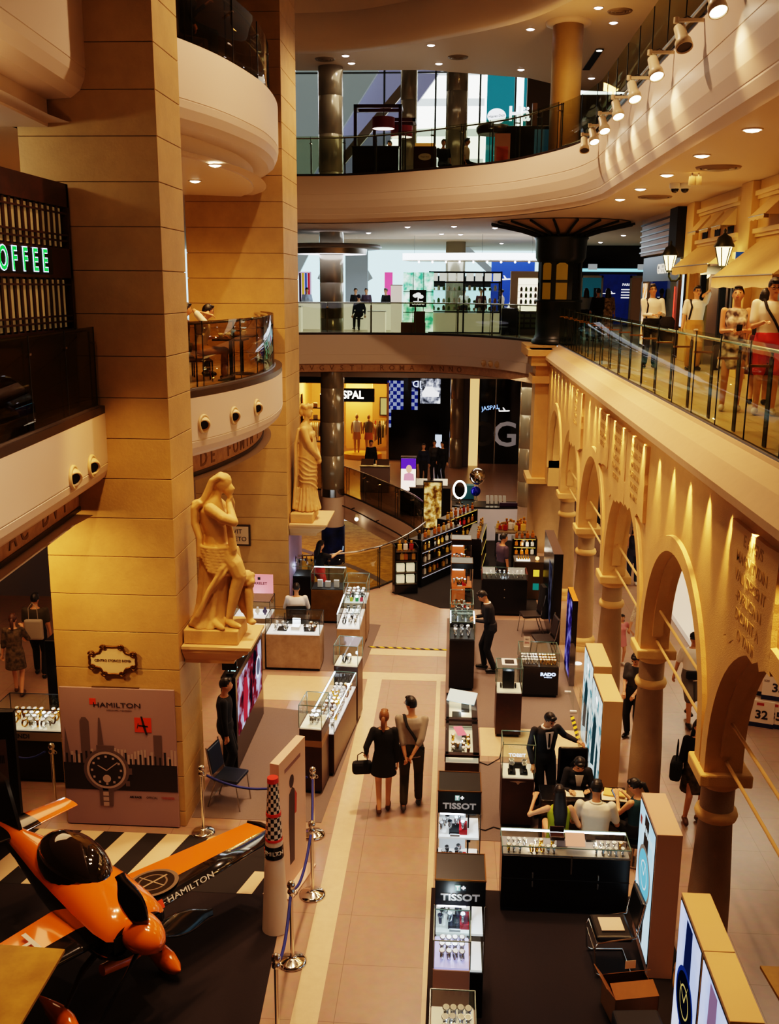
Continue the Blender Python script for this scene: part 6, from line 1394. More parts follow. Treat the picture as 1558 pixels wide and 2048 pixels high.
for (x, y), rz, l in (((1.52, 11.93), 5, 'black stool under the woman in the yellow-green dress'), ((2.0, 11.93), -4, 'black stool under the man in the pale polo shirt'), ((2.6, 12.2), 38, 'black stool under the woman holding a phone')):
    t = thing('stool', l, 'stool', (x, y, .016), R(rz)); mb = MB(); mb.cyl((0, 0, .30), .17, .04, 20); mb.build('seat', M_BLACKM, t); mb = MB(); mb.cyl((0, 0, .02), .025, .28, 10); mb.build('pole', M_CHROME, t); mb = MB(); mb.cyl((0, 0, 0), .16, .02, 20); mb.build('base', M_CHROME, t)
def phone(label, p, rz=0, tilt=60):
    t = thing('mobile_phone', label, 'phone', p, R(rz)); mx = Matrix.Rotation(R(tilt), 4, 'X'); mb = MB(); mb.rbox(-.036, .036, -.07, .07, -.004, .004, .003, mx=mx); mb.build('shell', M_BLACKM, t); mb = MB(); mb.box(-.032, .032, -.06, .06, .004, .0046, mx=mx); mb.build('screen', emis('phone_screen', 'a8c0d8', .5), t)
q = (dw['wr'][1]+dw['wr'][-1])/2; phone('white-lit phone in the hands of the woman at the end of the desk', (q.x-.1, q.y, q.z+.02), 70)
person('man in a dark polo shirt standing among the perfume shelves', (1.3, 23.6, .016), -65, 1.74, False, 0, C_['plum'], 'short', C_['black'], 'trousers', 'short', 'black', SH['black'], hy=-10, det=.022, wide=1.1)
# corridor behind the arcade
person('man in a white T-shirt, black cap and grey shorts walking in the arcade corridor', (4.36, 16.8, .004), 190, 1.72, False, 0, C_['white'], 'short', C_['greyshort'], 'shorts', 'cap', 'black', SH['black'], rh=(.28, -.14, .84), lh=(-.3, .16, .86), rf=(.08, .2), lf=(-.08, -.24, .05), hy=-30, det=.018, hem=.98, mat_hair=C_['black'])
mb = MB(); mb.rbox(-.11, .11, -.05, .05, -.07, .07, .03); mb.build('waist_pouch', C_['black'], label='black pouch at the waist of the man in the white T-shirt', cat='bag', loc=(4.33, 16.62, .98))
person('woman in a dark vest looking down beside the cream light boxes', (3.24, 16.1, .004), 150, 1.6, True, 1, C_['darkgrey'], 'short', C_['black'], 'trousers', 'bun', 'black', SH['black'], rh=(.1, .3, 1.0), lh=(-.1, .3, 1.0), hp=35, det=.02)
person('woman in a white lace top holding the hand of a small girl', (4.02, 19.6, .004), 195, 1.6, True, 1, C_['lace'], 'half', C_['cream'], 'trousers', 'long', 'black', SH['brown'], rh=(.36, .05, .82), det=.022)
person('small girl in a pink dress beside the woman in white lace', (3.58, 19.55, .004), 190, 1.1, True, 1, C_['pink'], 'short', None, 'dress', 'bob', 'black', SH['white'], lh=(-.34, .05, 1.12), hem=.3, det=.025)
person('man all in black walking away far down the arcade corridor', (4.55, 28.2, .004), 0, 1.76, False, 0, C_['black'], 'long', C_['black'], 'trousers', 'short', 'black', SH['black'], rf=(.1, .18), lf=(-.1, -.18), face=False, det=.025)
person('woman in dark jeans and white shoes standing far along the corridor', (4.85, 25.4, .004), 170, 1.62, True, 1, C_['navy'], 'none', C_['denim'], 'trousers', 'long', 'black', SH['white'], det=.025)
q = person('woman with a black shoulder bag and patterned skirt half behind the nearest column', (3.62, 13.35, .004), 185, 1.62, True, 1, C_['black'], 'half', C_['pattern'], 'skirt', 'long', 'black', SH['brown'], hem=.42, det=.02)
handbag('large black shoulder bag of the woman half behind the nearest column', (3.34, 13.3, 1.02), C_['black'], .16, .3, .08, 70, .3)
person('man in shorts and flip-flops seen through the arch behind the tie rods', (5.2, 18.0, .004), 150, 1.72, False, 0, C_['navy'], 'short', C_['black'], 'shorts', 'short', 'black', None, rf=(.1, .2), lf=(-.1, -.2), det=.024)
# left passage and left stands
person('woman in a dark patterned dress with one elbow raised in the left passage', (-8.15, 17.05, .004), 12, 1.6, True, 1, C_['pattern'], 'half', None, 'dress', 'pony', 'brown', SH['brown'], rh=(.14, .22, 1.36), hem=.38, face=False, det=.02, rf=(.1, -.1), lf=(-.06, .16))
person('man in a dark green T-shirt and black trousers in the left passage', (-8.1, 17.95, .004), 5, 1.72, False, 0, C_['olive'], 'short', C_['black'], 'trousers', 'short', 'black', SH['black'], face=False, det=.022, wide=1.08, rf=(.12, -.08), lf=(-.1, .16))
handbag('grey tote bag over the shoulder of the man in the left passage', (-8.05, 17.72, 1.28), C_['grey'], .18, .42, .05, 5, .34, 'tote_bag')
handbag('cream bag on the arm of the woman in the patterned dress', (-8.5, 17.0, 1.0), C_['cream'], .12, .2, .05, 60, .28)
person('person dressed in black standing between the front pier and the screen wall', (-3.43, 14.02, .016), -80, 1.72, False, 0, C_['black'], 'long', C_['black'], 'trousers', 'short', 'black', SH['black'], det=.02)
person('man in a white shirt seated with his back to the oak watch counter', (-3.3, 20.3, .016), 8, 1.7, False, 0, C_['white'], 'long', C_['black'], 'trousers', 'short', 'black', SH['black'], seat=.47, rh=(.2, .35, .75), lh=(-.2, .35, .75), face=False, hp=15, det=.02)
office_chair('black office chair of the seated man in a white shirt', (-3.3, 20.3, .016), 8, .92)
rw = person('woman in a black top and red trousers holding up a phone by the round opening', (-3.15, 22.9, .004), -55, 1.64, True, 1, C_['black'], 'short', C_['red'], 'trousers', 'long', 'black', SH['black'], rh=(.14, .5, 1.40), lh=(-.2, .2, .95), hp=8, det=.02)
q = rw['wr'][1]; phone('phone with a green screen held up by the woman in red trousers', (q.x+.1, q.y+.06, q.z+.08), -55, 80)
handbag('tan leather bag on the shoulder of the woman in red trousers', rw['P'](-.26, -.05, 1.02), mat('leather_tan', '9a6a24', .5), .2, .24, .06, -50, .3)
for u, v, l, tp, rz in ((742, 962, 'shop visitor in dark clothes by the make-up counter', 'black', 200), (884, 965, 'sales woman in black standing far behind the counters', 'black', 150), (846, 970, 'visitor in a dark jacket far behind the lit purple poster', 'navy', 190), (868, 962, 'visitor in dark grey beside the far sales woman', 'darkgrey', 170)):
    person(l, g(u, v), rz, 1.66, True, 1, C_[tp], 'long', C_['black'], 'trousers', 'bun', 'black', SH['black'], det=.03)
# cafe balcony and top balcony on the left
wm = person('man in a white T-shirt with his hand at his mouth seated at the balcony cafe', (-4.42, 17.1, 6.0), -70, 1.72, False, 1, C_['white'], 'short', C_['khaki'], 'trousers', 'short', 'black', SH['brown'], seat=.46, rh=(.1, .16, 1.16), lh=(-.15, .42, .76), lean=12, det=.02)
person('man in a dark shirt seated behind the man in white at the balcony cafe', (-4.95, 17.9, 6.0), -70, 1.72, False, 0, C_['brown'], 'short', C_['olive'], 'trousers', 'short', 'black', SH['black'], seat=.46, lean=6, det=.025)
person('long-haired woman in black seated at the glass of the top left balcony', (-4.2, 16.2, 10.95), -60, 1.62, True, 1, C_['black'], 'long', C_['black'], 'trousers', 'long', 'black', SH['black'], seat=.5, lh=(-.1, .35, 1.0), det=.025)
for x, y, z, rz, l in ((-4.42, 17.1, 6.0, -70, 'dark cafe chair under the man in the white T-shirt'), (-4.95, 17.9, 6.0, -70, 'dark cafe chair under the man in the dark shirt'), (-4.2, 16.2, 10.95, -60, 'dark chair under the woman on the top left balcony')):
    t = thing('cafe_chair', l, 'chair', (x, y, z), R(rz)); mb = MB(); mb.rbox(-.21, .21, -.21, .2, .34, .38, .012); mb.build('seat', M_WOOD, t); mb = MB(); mb.rbox(-.21, .21, -.3, -.26, .42, .8, .012); mb.build('backrest', M_WOOD, t)
    for a in (-.19, .19):
        for b in (-.26, .19): mb = MB(); mb.tube([(a, b, 0), (a, b, .36 if b > 0 else .6)], .014, 6); mb.build('leg', M_BLACKM, t)
def cafe_table(label, x, y, z):
    t = thing('cafe_table', label, 'table', (x, y, z)); mb = MB(); mb.rbox(-.27, .27, -.27, .27, .70, .735, .01); mb.build('table_top', mat('table_dark', '2a1a12', .25), t); mb = MB(); mb.cyl((0, 0, .02), .035, .68, 12); mb.build('pole', M_BLACKM, t); mb = MB(); mb.cyl((0, 0, 0), .24, .02, 24); mb.build('base', M_BLACKM, t)
cafe_table('dark square cafe table with bottle and white cups on the balcony', -3.9, 17.25, 6.0); cafe_table('dark square cafe table with one white cup at the far bend of the balcony', -4.0, 18.6, 6.0)
for x, y, l in ((-4.05, 17.15, 'white coffee cup nearest the man in the white T-shirt'), (-3.98, 17.4, 'second white coffee cup beside the water bottle'), (-3.95, 18.55, 'white coffee cup on the far balcony table')):
    t = thing('coffee_cup', l, 'cup', (x, y, 6.738)); mb = MB(); mb.lathe([(.03, 0), (.042, .05), (.045, .09), (.04, .088), (.028, .01)], n=18); mb.build('bowl', M_WWH, t); mb = MB(); mb.tube([(.042, 0, .07), (.068, 0, .06), (.066, 0, .035), (.038, 0, .025)], .006, 6); mb.build('handle', M_WWH, t)
t = thing('water_bottle', 'clear plastic water bottle with blue cap on the balcony table', 'bottle', (-3.85, 17.2, 6.738)); mb = MB(); mb.lathe([(.032, 0), (.034, .12), (.03, .16), (.012, .19), (.012, .2)], n=16); mb.build('bottle_body', glass('bottle_plastic', 'd8e8f0', .1), t); mb = MB(); mb.lathe([(.014, .2), (.014, .225)], n=12); mb.build('cap', mat('cap_blue', '2a5ab0', .4), t)
# right gallery
fw = person('woman in a white floral sleeveless dress looking up with a phone in both hands', (3.78, 13.75, 6.0), 170, 1.66, True, 1, C_['floral'], 'none', C_['floral'], 'dress', 'bun', 'black', SH['white'], rh=(.07, .27, 1.14), lh=(-.07, .27, 1.14), hem=.36, hp=-12, hy=-8, det=.014, grip=.9)
q = (fw['wr'][1]+fw['wr'][-1])/2; phone('dark phone in the hands of the woman in the floral dress', (q.x, q.y-.10, q.z+.03), 170, 50)
tm = person('man in a white T-shirt and red shorts with glasses and black strap', (4.12, 13.35, 6.0), 165, 1.78, False, 1, C_['white'], 'short', C_['red'], 'shorts', 'short', 'black', SH['white'], rh=(.1, .28, 1.18), lh=(-.18, .28, 1.15), hp=14, hy=12, glasses=True, det=.015, hem=.85)
strap_on(tm, 1, 'black strap across the chest of the man in red shorts', False)
person('woman in a black sleeveless top behind the man in red shorts, seen from behind', (4.4, 14.6, 6.0), -20, 1.64, True, 1, C_['black'], 'none', C_['maroon'], 'skirt', 'bob', 'black', SH['black'], det=.018, face=False, hem=.5)
ws = person('grey-haired man in a white long-sleeved shirt carrying a dark jacket, smiling', (4.12, 21.3, 6.0), 180, 1.72, False, 0, C_['white'], 'long', C_['black'], 'trousers', 'short', 'black', SH['black'], rh=(.02, .24, 1.12), lh=(-.14, .22, 1.16), hp=-10, hroll=8, glasses=True, det=.016, collar=C_['white'])
mb = MB(); mb.loft([[(.0+a*math.cos(2*PI*i/12), b*math.sin(2*PI*i/12), z) for i in range(12)] for z, a, b in ((.08, .1, .06), (0, .16, .09), (-.2, .15, .08), (-.42, .12, .06))]); mb.build('jacket', C_['black'], label='dark folded jacket over the arm of the man in the white long-sleeved shirt', cat='jacket', loc=(ws['wr'][-1].x+.14, ws['wr'][-1].y-.03, 7.0))
strap('black shoulder strap of the man carrying a dark jacket', [ws['S'](.12, -.1, .42), ws['S'](.125, .03, .515), ws['S'](.11, .13, .36), ws['S'](.13, .1, .1)], .018)
pm = person('man in a white polo shirt with glasses touching his ear on the right gallery', (4.9, 20.8, 6.0), 183, 1.70, False, 1, C_['white'], 'short', C_['khaki'], 'trousers', 'short', 'black', SH['black'], lh=(-.16, .06, 1.58), rh=(.28, .04, .84), glasses=True, det=.016, collar=C_['white'])
mb = MB(); mb.rbox(-.15, .15, -.09, .09, -.48, 0, .05); mb.build('backpack', C_['black'], label='black backpack worn by the man in the white polo shirt', cat='backpack', loc=(4.93, 21.04, 7.42))
strap('black backpack strap of the man in the white polo shirt', [pm['S'](.125, -.1, .42), pm['S'](.13, .03, .515), pm['S'](.12, .135, .36), pm['S'](.15, .08, .1)], .02)
for u, v, tp, bt, l, hr in ((1168, 682, 'skyb', 'denim', 'long-haired woman in pale blue walking away at the blue wall', 'long'), (1192, 684, 'black', 'black', 'person in black with a backpack walking away at the blue wall', 'short'), (1211, 684, 'print', None, 'woman in a printed dress walking away at the blue wall', 'bob')):
    p = A(u, v, z=6); person(l, (p.x, p.y, 6.0), 5, 1.66, True, 1, C_[tp], 'half', C_[bt] if bt else None, 'dress' if not bt else 'trousers', hr, 'black', SH['black'], face=False, det=.03, hem=.45)
# far gallery and upper cafe
for (u, y, seat, tp, rz, l, z) in ((711, 41.0, None, 'black', 200, 'woman in black standing left of the lit green panel', 6), (733, 41.4, None, 'plum', 170, 'man in purple behind the white counters', 6), (772, 41.2, None, 'black', 150, 'woman in black beside the white pillar of the far gallery', 6), (614, 41.5, None, 'skyb', 190, 'man in pale blue left of the round column', 6),
    (718, 39.2, .55, 'navy', 20, 'seated woman in a blue headscarf at the white counter', 6), (928, 41.3, None, 'white', 180, 'sales woman in white inside the glass kiosk', 6), (962, 41.6, None, 'maroon', 180, 'sales woman in dark red inside the glass kiosk', 6), (1003, 41.0, None, 'white', 100, 'sales woman in white at the right end of the glass kiosk', 6)):
    p = A(u, 600, y=y); person(l, (p.x, y, z), rz, 1.62, True, 1, C_[tp], 'long', C_['black'], 'trousers', 'bun', 'black', SH['black'], seat=seat, det=.035, mat_hair=C_['navy'] if seat else None)
for u, y, tp, l, rz in ((780, 33.8, 'maroon', 'seated guest in dark red at the upper cafe', 160), (932, 33.2, 'cream', 'seated guest in a cream shirt at the upper cafe', -100), (886, 33.5, 'black', 'seated guest in black at the upper cafe', 200)):
    p = A(u, 320, y=y); person(l, (p.x, y, 10.95), rz, 1.65, False, 1, C_[tp], 'short', C_['black'], 'trousers', 'short', 'black', SH['black'], seat=.5, det=.035)
    t = thing('bar_stool', 'dark stool under the '+l, 'stool', (p.x, y, 10.95)); mb = MB(); mb.cyl((0, 0, .38), .17, .04, 16); mb.build('seat', M_BLACKM, t); mb = MB(); mb.cyl((0, 0, 0), .03, .38, 8); mb.build('pole', M_BLACKM, t)
p = A(718, 600, y=39.2); t = thing('bar_stool', 'dark stool under the woman in a blue headscarf', 'stool', (p.x, 39.2, 6.0)); mb = MB(); mb.cyl((0, 0, .43), .17, .04, 16); mb.build('seat', M_BLACKM, t); mb = MB(); mb.cyl((0, 0, 0), .03, .43, 8); mb.build('pole', M_BLACKM, t)
# ---------------------------------------------------------------- far columns
M_COLM = mat('column_metal', '9c9480', .2, .4, coat=.4); M_COLW = mat('column_white', 'dcc6b4', .5); M_BLUEW = mat('wrap_blue', '2a3a8a', .4, c2='141c3c', vs=2.2)
def round_column(x, y, r, z0, z1, seams, m=None, nm='column'):
    mb = MB(); zs = [z0]+[s for s in seams if z0 < s < z1]+[z1]
    for a, b in zip(zs, zs[1:]): mb.lathe([(r-.012, a), (r, a+.012), (r, b-.012), (r-.012, b)], (x, y, 0), 36, 0, caps=False)
    return struct(nm, mb, m or M_COLM)
AX, AY = -4.42, 36.05
round_column(AX, AY, .43, .05, 15, [.3+1.25*k for k in range(14)])
mb = MB(); mb.lathe([(.44, -.0), (.44, .3)], (AX, AY, 0), 36, 0, caps=False); struct('trim_30', mb, M_CHROME)
mb = MB(); mb.lathe([(.42, -1.15), (.42, .0)], (AX, AY, 0), 36, caps=False); mb.lathe([(.46, -2.75), (.46, -2.65), (.44, -2.6)], (AX, AY, 0), 36, caps=False); mb.lathe([(.43, -5), (.43, -2.7)], (AX, AY, 0), 36, caps=False); struct('trim_31', mb, M_COLW)
mb = MB(); mb.lathe([(.445, -2.65), (.445, -1.15)], (AX, AY, 0), 36, caps=False); struct('trim_32', mb, M_BLUEW)
round_column(-1.9, 40.0, .32, 10.95, 18.5, [12.2+1.2*k for k in range(6)]); round_column(-.07, 40.0, .42, 10.95, 18.5, [12.1+1.4*k for k in range(6)])
round_column(.0, 43.0, .42, 6.0, 9.55, []); round_column(2.75, 35.0, .36, 0, 4.64, [.9, 2.1, 3.3]); round_column(.2, 42.6, .3, 0, 4.64, [1.3, 3.0])
round_column(3.05, 30.5, .43, 10.95, 15, [], mat('column_ochre', 'a08654', .6, var=.1, vs=3)); mb = MB(); mb.lathe([(.43, 14.9), (.62, 14.93), (.64, 15.0)], (3.05, 30.5, 0), 36); struct('trim_33', mb, M_CEIL)
# ---------------------------------------------------------------- daylight beyond the windows
M_SKYB = emis('outdoor_daylight', 'e6eefc', 5); M_SKYT = emis('outdoor_teal', 'b4dce6', 2.2); M_FAC = emis('outdoor_facade_glow', 'f4f4f0', 4.5); M_MUL = mat('mullion', '5f6a70', .4, .3)  # building wall and window bands emit, in place of sunlight falling on them
mb = MB(); mb.box(-15, 9.5, 52.6, 52.8, 10.95, 19.5); struct('backdrop', mb, M_SKYB)
mb = MB(); mb.box(-15, 5.0, 52.6, 52.8, 6.0, 9.6); struct('backdrop', mb, M_SKYT)
t = thing('outdoor_building', 'pale glowing building with window bands seen outside the upper windows', 'building', (0, 51.5, 10.95))
mb = MB(); mb.box(-5.6, 1.3, 0, .6, 0, 8.5); mb.build('wall', M_FAC, t)
for z in (1.2, 2.6, 4.0, 5.4, 6.8): mb = MB(); mb.box(-5.55, 1.25, -.02, 0, z, z+.35); mb.build('window_band', emis('outdoor_window', 'dfe8ee', 1.5), t)
mb = MB()
for x in (-13, -9, -5.6, -3.2, -1.0, .9, 2.4, 4.6, 6.5): mb.box(x-.04, x+.04, 45.0, 45.1, 10.95, 19.4)
for z in (12.4, 16.6): mb.box(-15, 9.4, 45.0, 45.08, z-.03, z+.03)
struct('window_1', mb, M_MUL)
mb = MB(); mb.add([(-15, 45.05, 10.95), (9.4, 45.05, 10.95), (9.4, 45.05, 19.4), (-15, 45.05, 19.4)], [(0, 1, 2, 3)]); struct('window_2', mb, M_GLASS)
# slanted lilac-grey cladding of the ramp outside
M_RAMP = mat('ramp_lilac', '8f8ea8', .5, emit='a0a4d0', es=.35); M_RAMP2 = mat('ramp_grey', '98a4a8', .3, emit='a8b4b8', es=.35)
def beam(nm, p0, p1, w, y, th, mt):
    p0, p1 = A(*p0, y=y), A(*p1, y=y); d = Vector((p1.x-p0.x, 0, p1.z-p0.z)).normalized(); nn = Vector((-d.z, 0, d.x))*w/2; mb = MB()
    a = [p0+nn, p1+nn, p1-nn, p0-nn]; mb.add(a+[q+Vector((0, th, 0)) for q in a], [(0, 1, 2, 3), (7, 6, 5, 4), (0, 4, 5, 1), (1, 5, 6, 2), (2, 6, 7, 3), (3, 7, 4, 0)])
    return struct(nm, mb, mt)
beam('trim_40', (470, 470), (700, 100), 3.0, 45.6, .3, M_RAMP2); beam('trim_41', (600, 420), (860, 60), 2.8, 46.4, .3, M_RAMP); beam('trim_42', (660, 350), (815, 165), .35, 44.6, .2, M_STEEL)
mb = MB(); mb.box(-8.1, -7.3, 40, 40.3, 10.95, 14.3); mb.box(-8.3, -7.55, 40, 40.3, 6, 9.55); struct('wall_far', mb, M_BLACKM)
mb = MB(); mb.box(2.65, 4.2, 41.2, 41.6, 10.95, 18); mb.box(4.2, 9.4, 41.2, 41.6, 10.95, 15); struct('wall_far', mb, mat('wall_brown', '6a5640', .7))
# ---------------------------------------------------------------- upper cafe
M_REDF = mat('frame_darkred', '3a0c10', .4); M_SHADE = mat('lamp_shade_red', '7a1420', .6)
for k, (x0, x1, y, z) in enumerate(((-3.28, -1.85, 33.2, 13.3), (-2.75, -1.45, 34.2, 13.05))):
    t = thing('lamp_frame', ('nearer', 'farther')[k]+' dark red square lamp frame of the upper cafe', 'lamp frame', ((x0+x1)/2, y, 10.95)); w = (x1-x0)/2; hh = z-10.95
    for s in (-1, 1) if k == 0 else (-1,): mb = MB(); mb.box(s*w-.05, s*w+.05, -.05, .05, 0, hh); mb.build('post', M_REDF, t)
    mb = MB(); mb.box(-w-.05, w+.05, -.05, .05, hh-.1, hh); mb.box(-w-.05, w+.05, .75, .85, hh-.1, hh); mb.box(-w-.05, -w+.05, -.05, .85, hh-.1, hh); mb.box(w-.05, w+.05, -.05, .85, hh-.1, hh); mb.build('top_frame', M_REDF, t)
for u, v, y, l in ((767, 248, 33.5, 'dark red drum lampshade, higher of two above the upper cafe'), (803, 265, 34.2, 'dark red drum lampshade, lower of two above the upper cafe')):
    p = A(u, v, y=y); t = thing('pendant_lamp', l, 'lamp', (p.x, y, p.z-.15)); mb = MB(); mb.lathe([(.36, 0), (.36, .34)], n=28, caps=False); mb.build('lamp_shade', M_SHADE, t); mb = MB(); mb.lathe([(.35, .01), (.001, .01)], n=28, caps=False); mb.build('diffuser', emis('shade_glow', 'fff0e0', 2.5), t); mb = MB(); mb.cyl((0, 0, .3), .01, .5 if u < 780 else .4, 6); mb.build('cord', M_BLACKM, t)
t = thing('cafe_counter', 'black low counter of the upper cafe below the red lampshades', 'counter', (-2.55, 32.3, 10.95)); mb = MB(); mb.rbox(-.72, .72, -.2, .2, 0, .92, .01); mb.build('body', M_BLACK, t); mb = MB(); mb.rbox(-.74, .74, -.22, .22, .92, .96, .008); mb.build('counter_top', M_DSTEEL, t)
t = thing('ice_cream_chest', 'dark red ice cream chest with an oval logo at the upper cafe', 'freezer', (-.98, 31.3, 10.95)); mb = MB(); mb.rbox(-.34, .34, -.3, .3, 0, .8, .02); mb.build('body', mat('chest_red', '4a1216', .4), t); mb = MB(); mb.rbox(-.3, .3, -.26, .26, .8, .9, .02); mb.build('lid', mat('chest_lid', 'c89a5a', .4, emit='ffb060', es=.4), t); mb = MB(); mb.prism(disc(0, .5, .2, 28, .1), .302, .306, mx=Matrix(((1, 0, 0, 0), (0, 0, -1, 0), (0, 1, 0, 0), (0, 0, 0, 1)))); mb.build('oval_logo', M_WWH, t); text('Häagen-Dazs', .05, (0, -.31, .5), FMY, M_REDF, t, 'logo_letters', .001)
p = A(1045, 300, y=30.6); t = thing('ice_cream_kiosk', 'dark ice cream kiosk with white oval sign and white letters at the upper gallery bend', 'kiosk', (p.x, 30.9, 10.95))
mb = MB(); mb.rbox(-.75, 1.3, 0, .9, 0, 1.35, .02); mb.build('body', M_BLACK, t); mb = MB(); mb.lathe([(.45, 0), (.5, .08), (.5, .2), (.45, .25)], (-.85, .3, 1.15), 24); mb.build('round_canopy', M_DSTEEL, t)
mb = MB(); mb.prism(disc(-.78, 1.58, .27, 32, .21), .22, .26, mx=Matrix(((1, 0, 0, 0), (0, 0, -1, 0), (0, 1, 0, 0), (0, 0, 0, 1)))); mb.build('oval_sign', emis('sign_white', 'f4f8ff', 2), t); text('Häagen-Dazs', .10, (-.78, -.266, 1.58), (R(90), R(-6), 0), mat('sign_navy', '16305a', .5), t, 'sign_letters', .002, bold=.002, sx=.9)
text('Hä', .56, (-.1, .2, 1.7), FMY, emis('sign_white', 'f4f8ff', 2), t, 'big_letters', .03, bold=.012); mb = MB(); mb.box(.28, .42, .15, .3, 1.3, 2.0); mb.build('sign_end', M_REDF, t)
mb = MB(); mb.box(.35, .85, -.012, -.004, .1, 1.25); mb.build('blue_poster', mat('poster_blue', '24485c', .5, emit='3a6a84', es=.25), t)
t = thing('menu_stand', 'brown menu stand board in front of the ice cream kiosk', 'menu board', (A(1005, 305, y=29.4).x, 29.6, 10.95)); mb = MB(); mb.box(-.22, .22, -.02, .02, .1, .95); mb.build('board', mat('menu_brown', '7a4a34', .5, emit='a86848', es=.2), t); mb = MB(); mb.box(-.18, .18, -.15, .15, 0, .1); mb.build('foot', M_BLACKM, t); mb = MB(); mb.box(-.16, .16, -.024, -.02, .2, .6); mb.build('menu_sheet', mat('menu_red', 'b04a3a', .5), t)
# ---------------------------------------------------------------- far gallery: cosmetics
RY = AY
t = thing('ceiling_ring', 'large grey ring with a glowing underside round the tall metal column', 'light ring', (AX, RY, 8.98)); mb = MB(); mb.lathe([(.6, 0), (1.72, -.02), (1.8, .05), (1.72, .13), (.6, .13)], n=48, caps=False); mb.build('ring', mat('ring_grey', '9aa0a8', .4, .1), t); mb = MB(); mb.lathe([(1.25, -.2), (1.28, .0)], n=40, caps=False); mb.build('drum', M_STEEL, t); mb = MB(); mb.lathe([(.5, -.19), (1.24, -.19)], n=40, caps=False); mb.build('glow', emis('ring_glow', 'f4f0ff', 4), t)
FY = 37.2
M_CNT = mat('counter_white_glow', 'e4dccc', .4, emit='fff4e4', es=.5)  # white counters get a glow of their own to look brightly lit
for x0, x1, z1, l in ((-6.75, -5.7, .95, 'white counter at the left end of the far gallery'), (-3.2, -2.55, .8, 'white box counter right of the metal column'), (-2.35, -1.95, 1.75, 'tall white pillar cabinet beside the lit green panel')):
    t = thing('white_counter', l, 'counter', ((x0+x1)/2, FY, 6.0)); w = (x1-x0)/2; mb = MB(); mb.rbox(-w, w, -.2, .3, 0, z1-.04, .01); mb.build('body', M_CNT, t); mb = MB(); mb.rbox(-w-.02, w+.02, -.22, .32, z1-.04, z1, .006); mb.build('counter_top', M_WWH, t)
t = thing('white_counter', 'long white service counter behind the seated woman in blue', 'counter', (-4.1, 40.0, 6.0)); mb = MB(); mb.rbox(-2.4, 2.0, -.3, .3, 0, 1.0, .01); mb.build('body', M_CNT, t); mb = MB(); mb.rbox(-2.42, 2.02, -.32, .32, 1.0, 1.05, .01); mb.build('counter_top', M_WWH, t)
t = thing('green_light_panel', 'lit panel of green leaves with black Origins tree sign', 'light panel', (-1.35, FY+.1, 6.0)); mb = MB(); mb.box(-.56, .56, 0, .1, .05, 2.2); mb.build('panel', screen_mat('screen_leaves', '3a9a78', 'e8fff4', 1.5, 3.2, '9ad8b8'), t)
for x in (-.19, .19): mb = MB(); mb.box(x-.012, x+.012, -.012, 0, .05, 2.2); mb.build('mullion', M_BLACKM, t)
for z in (.75, 1.5): mb = MB(); mb.box(-.56, .56, -.012, 0, z-.012, z+.012); mb.build('mullion', M_BLACKM, t)
mb = MB(); mb.box(-.32, .3, -.06, -.02, .95, 1.57); mb.build('sign_board', M_BLACK, t); text('ORIGINS', .12, (0, -.064, 1.06), FMY, M_WLET, t, 'brand_letters', .002)
mb = MB(); [mb.ell((-.1+.1*k, -.065, 1.36+.05*math.sin(k*2)), (.1, .008, .07), 10) for k in range(3)]; mb.box(-.02, .02, -.07, -.06, 1.16, 1.35); mb.box(-.18, .18, -.07, -.06, 1.14, 1.16); mb.build('tree_emblem', M_WLET, t)
for x, z, s in ((-1.3, 0, .24), (-1.75, 0, .2), (-1.28, .4, .2)):
    t = thing('carton', ('large brown carton in front of the lit green panel', 'smaller brown carton left of the large one', 'brown carton stacked on the large one')[int(z > 0)*2+int(x < -1.5)], 'box', (x, FY-.35, 6.0+z)); mb = MB(); mb.rbox(-s, s, -.2, .2, 0, .4, .006); mb.build('box_body', M_CARD, t); mb = MB(); mb.box(-s, s, -.03, .03, .4, .402); mb.build('tape', M_PAPER, t)
t = thing('glass_kiosk', 'black-framed glass cosmetics kiosk with shelves of jars', 'kiosk', (.38, FY+.2, 6.0)); KW = 1.32
mb = MB()
for x in (-KW, -.05, .68, KW): mb.box(x-.03, x+.03, -.03, .03, 0, 2.25)
for z in (.02, .78, 1.85, 2.22): mb.box(-KW, KW, -.03, .03, z-.025, z+.025)
mb.build('front_frame', M_BLACKM, t)
mb = MB()
for x in (-KW, KW): mb.box(x-.03, x+.03, 1.5, 1.56, 0, 2.25); mb.box(x-.02, x+.02, 0, 1.5, 2.2, 2.24)
mb.box(-KW, KW, 1.5, 1.56, 2.2, 2.25); mb.build('rear_frame', M_BLACKM, t)
for k, (a, b) in enumerate(((-KW, -.05), (-.05, .68), (.68, KW))): mb = MB(); mb.box(a+.03, b-.03, -.01, .01, .05, .75); mb.build('lower_panel', mat('panel_cream_glow', 'c8c0a8', .4, emit='e8e0c8', es=.3), t)  # cream lower panels emit slightly so they look lit
for k in range(8): a = -KW+k*KW/4; mb = MB(); mb.box(a+.03, a+KW/4-.03, -.005, .005, 1.9, 2.18); mb.build('upper_pane', emis('pane_pale', 'e8e8d8', .8), t)
mb = MB(); mb.box(-KW+.05, KW-.05, .34, .36, .8, 1.82); mb.build('lit_back', glass('frosted_glow', 'e8f4f0', .1), t)
for z in (.82, 1.1, 1.55): mb = MB(); mb.box(-KW+.05, KW-.05, .05, .3, z-.01, z); mb.build('glass_shelf', M_WWH, t)
jars = [('green', '6a8a3a'), ('pale', 'd8d4b8'), ('amber', '9a6a2a')]
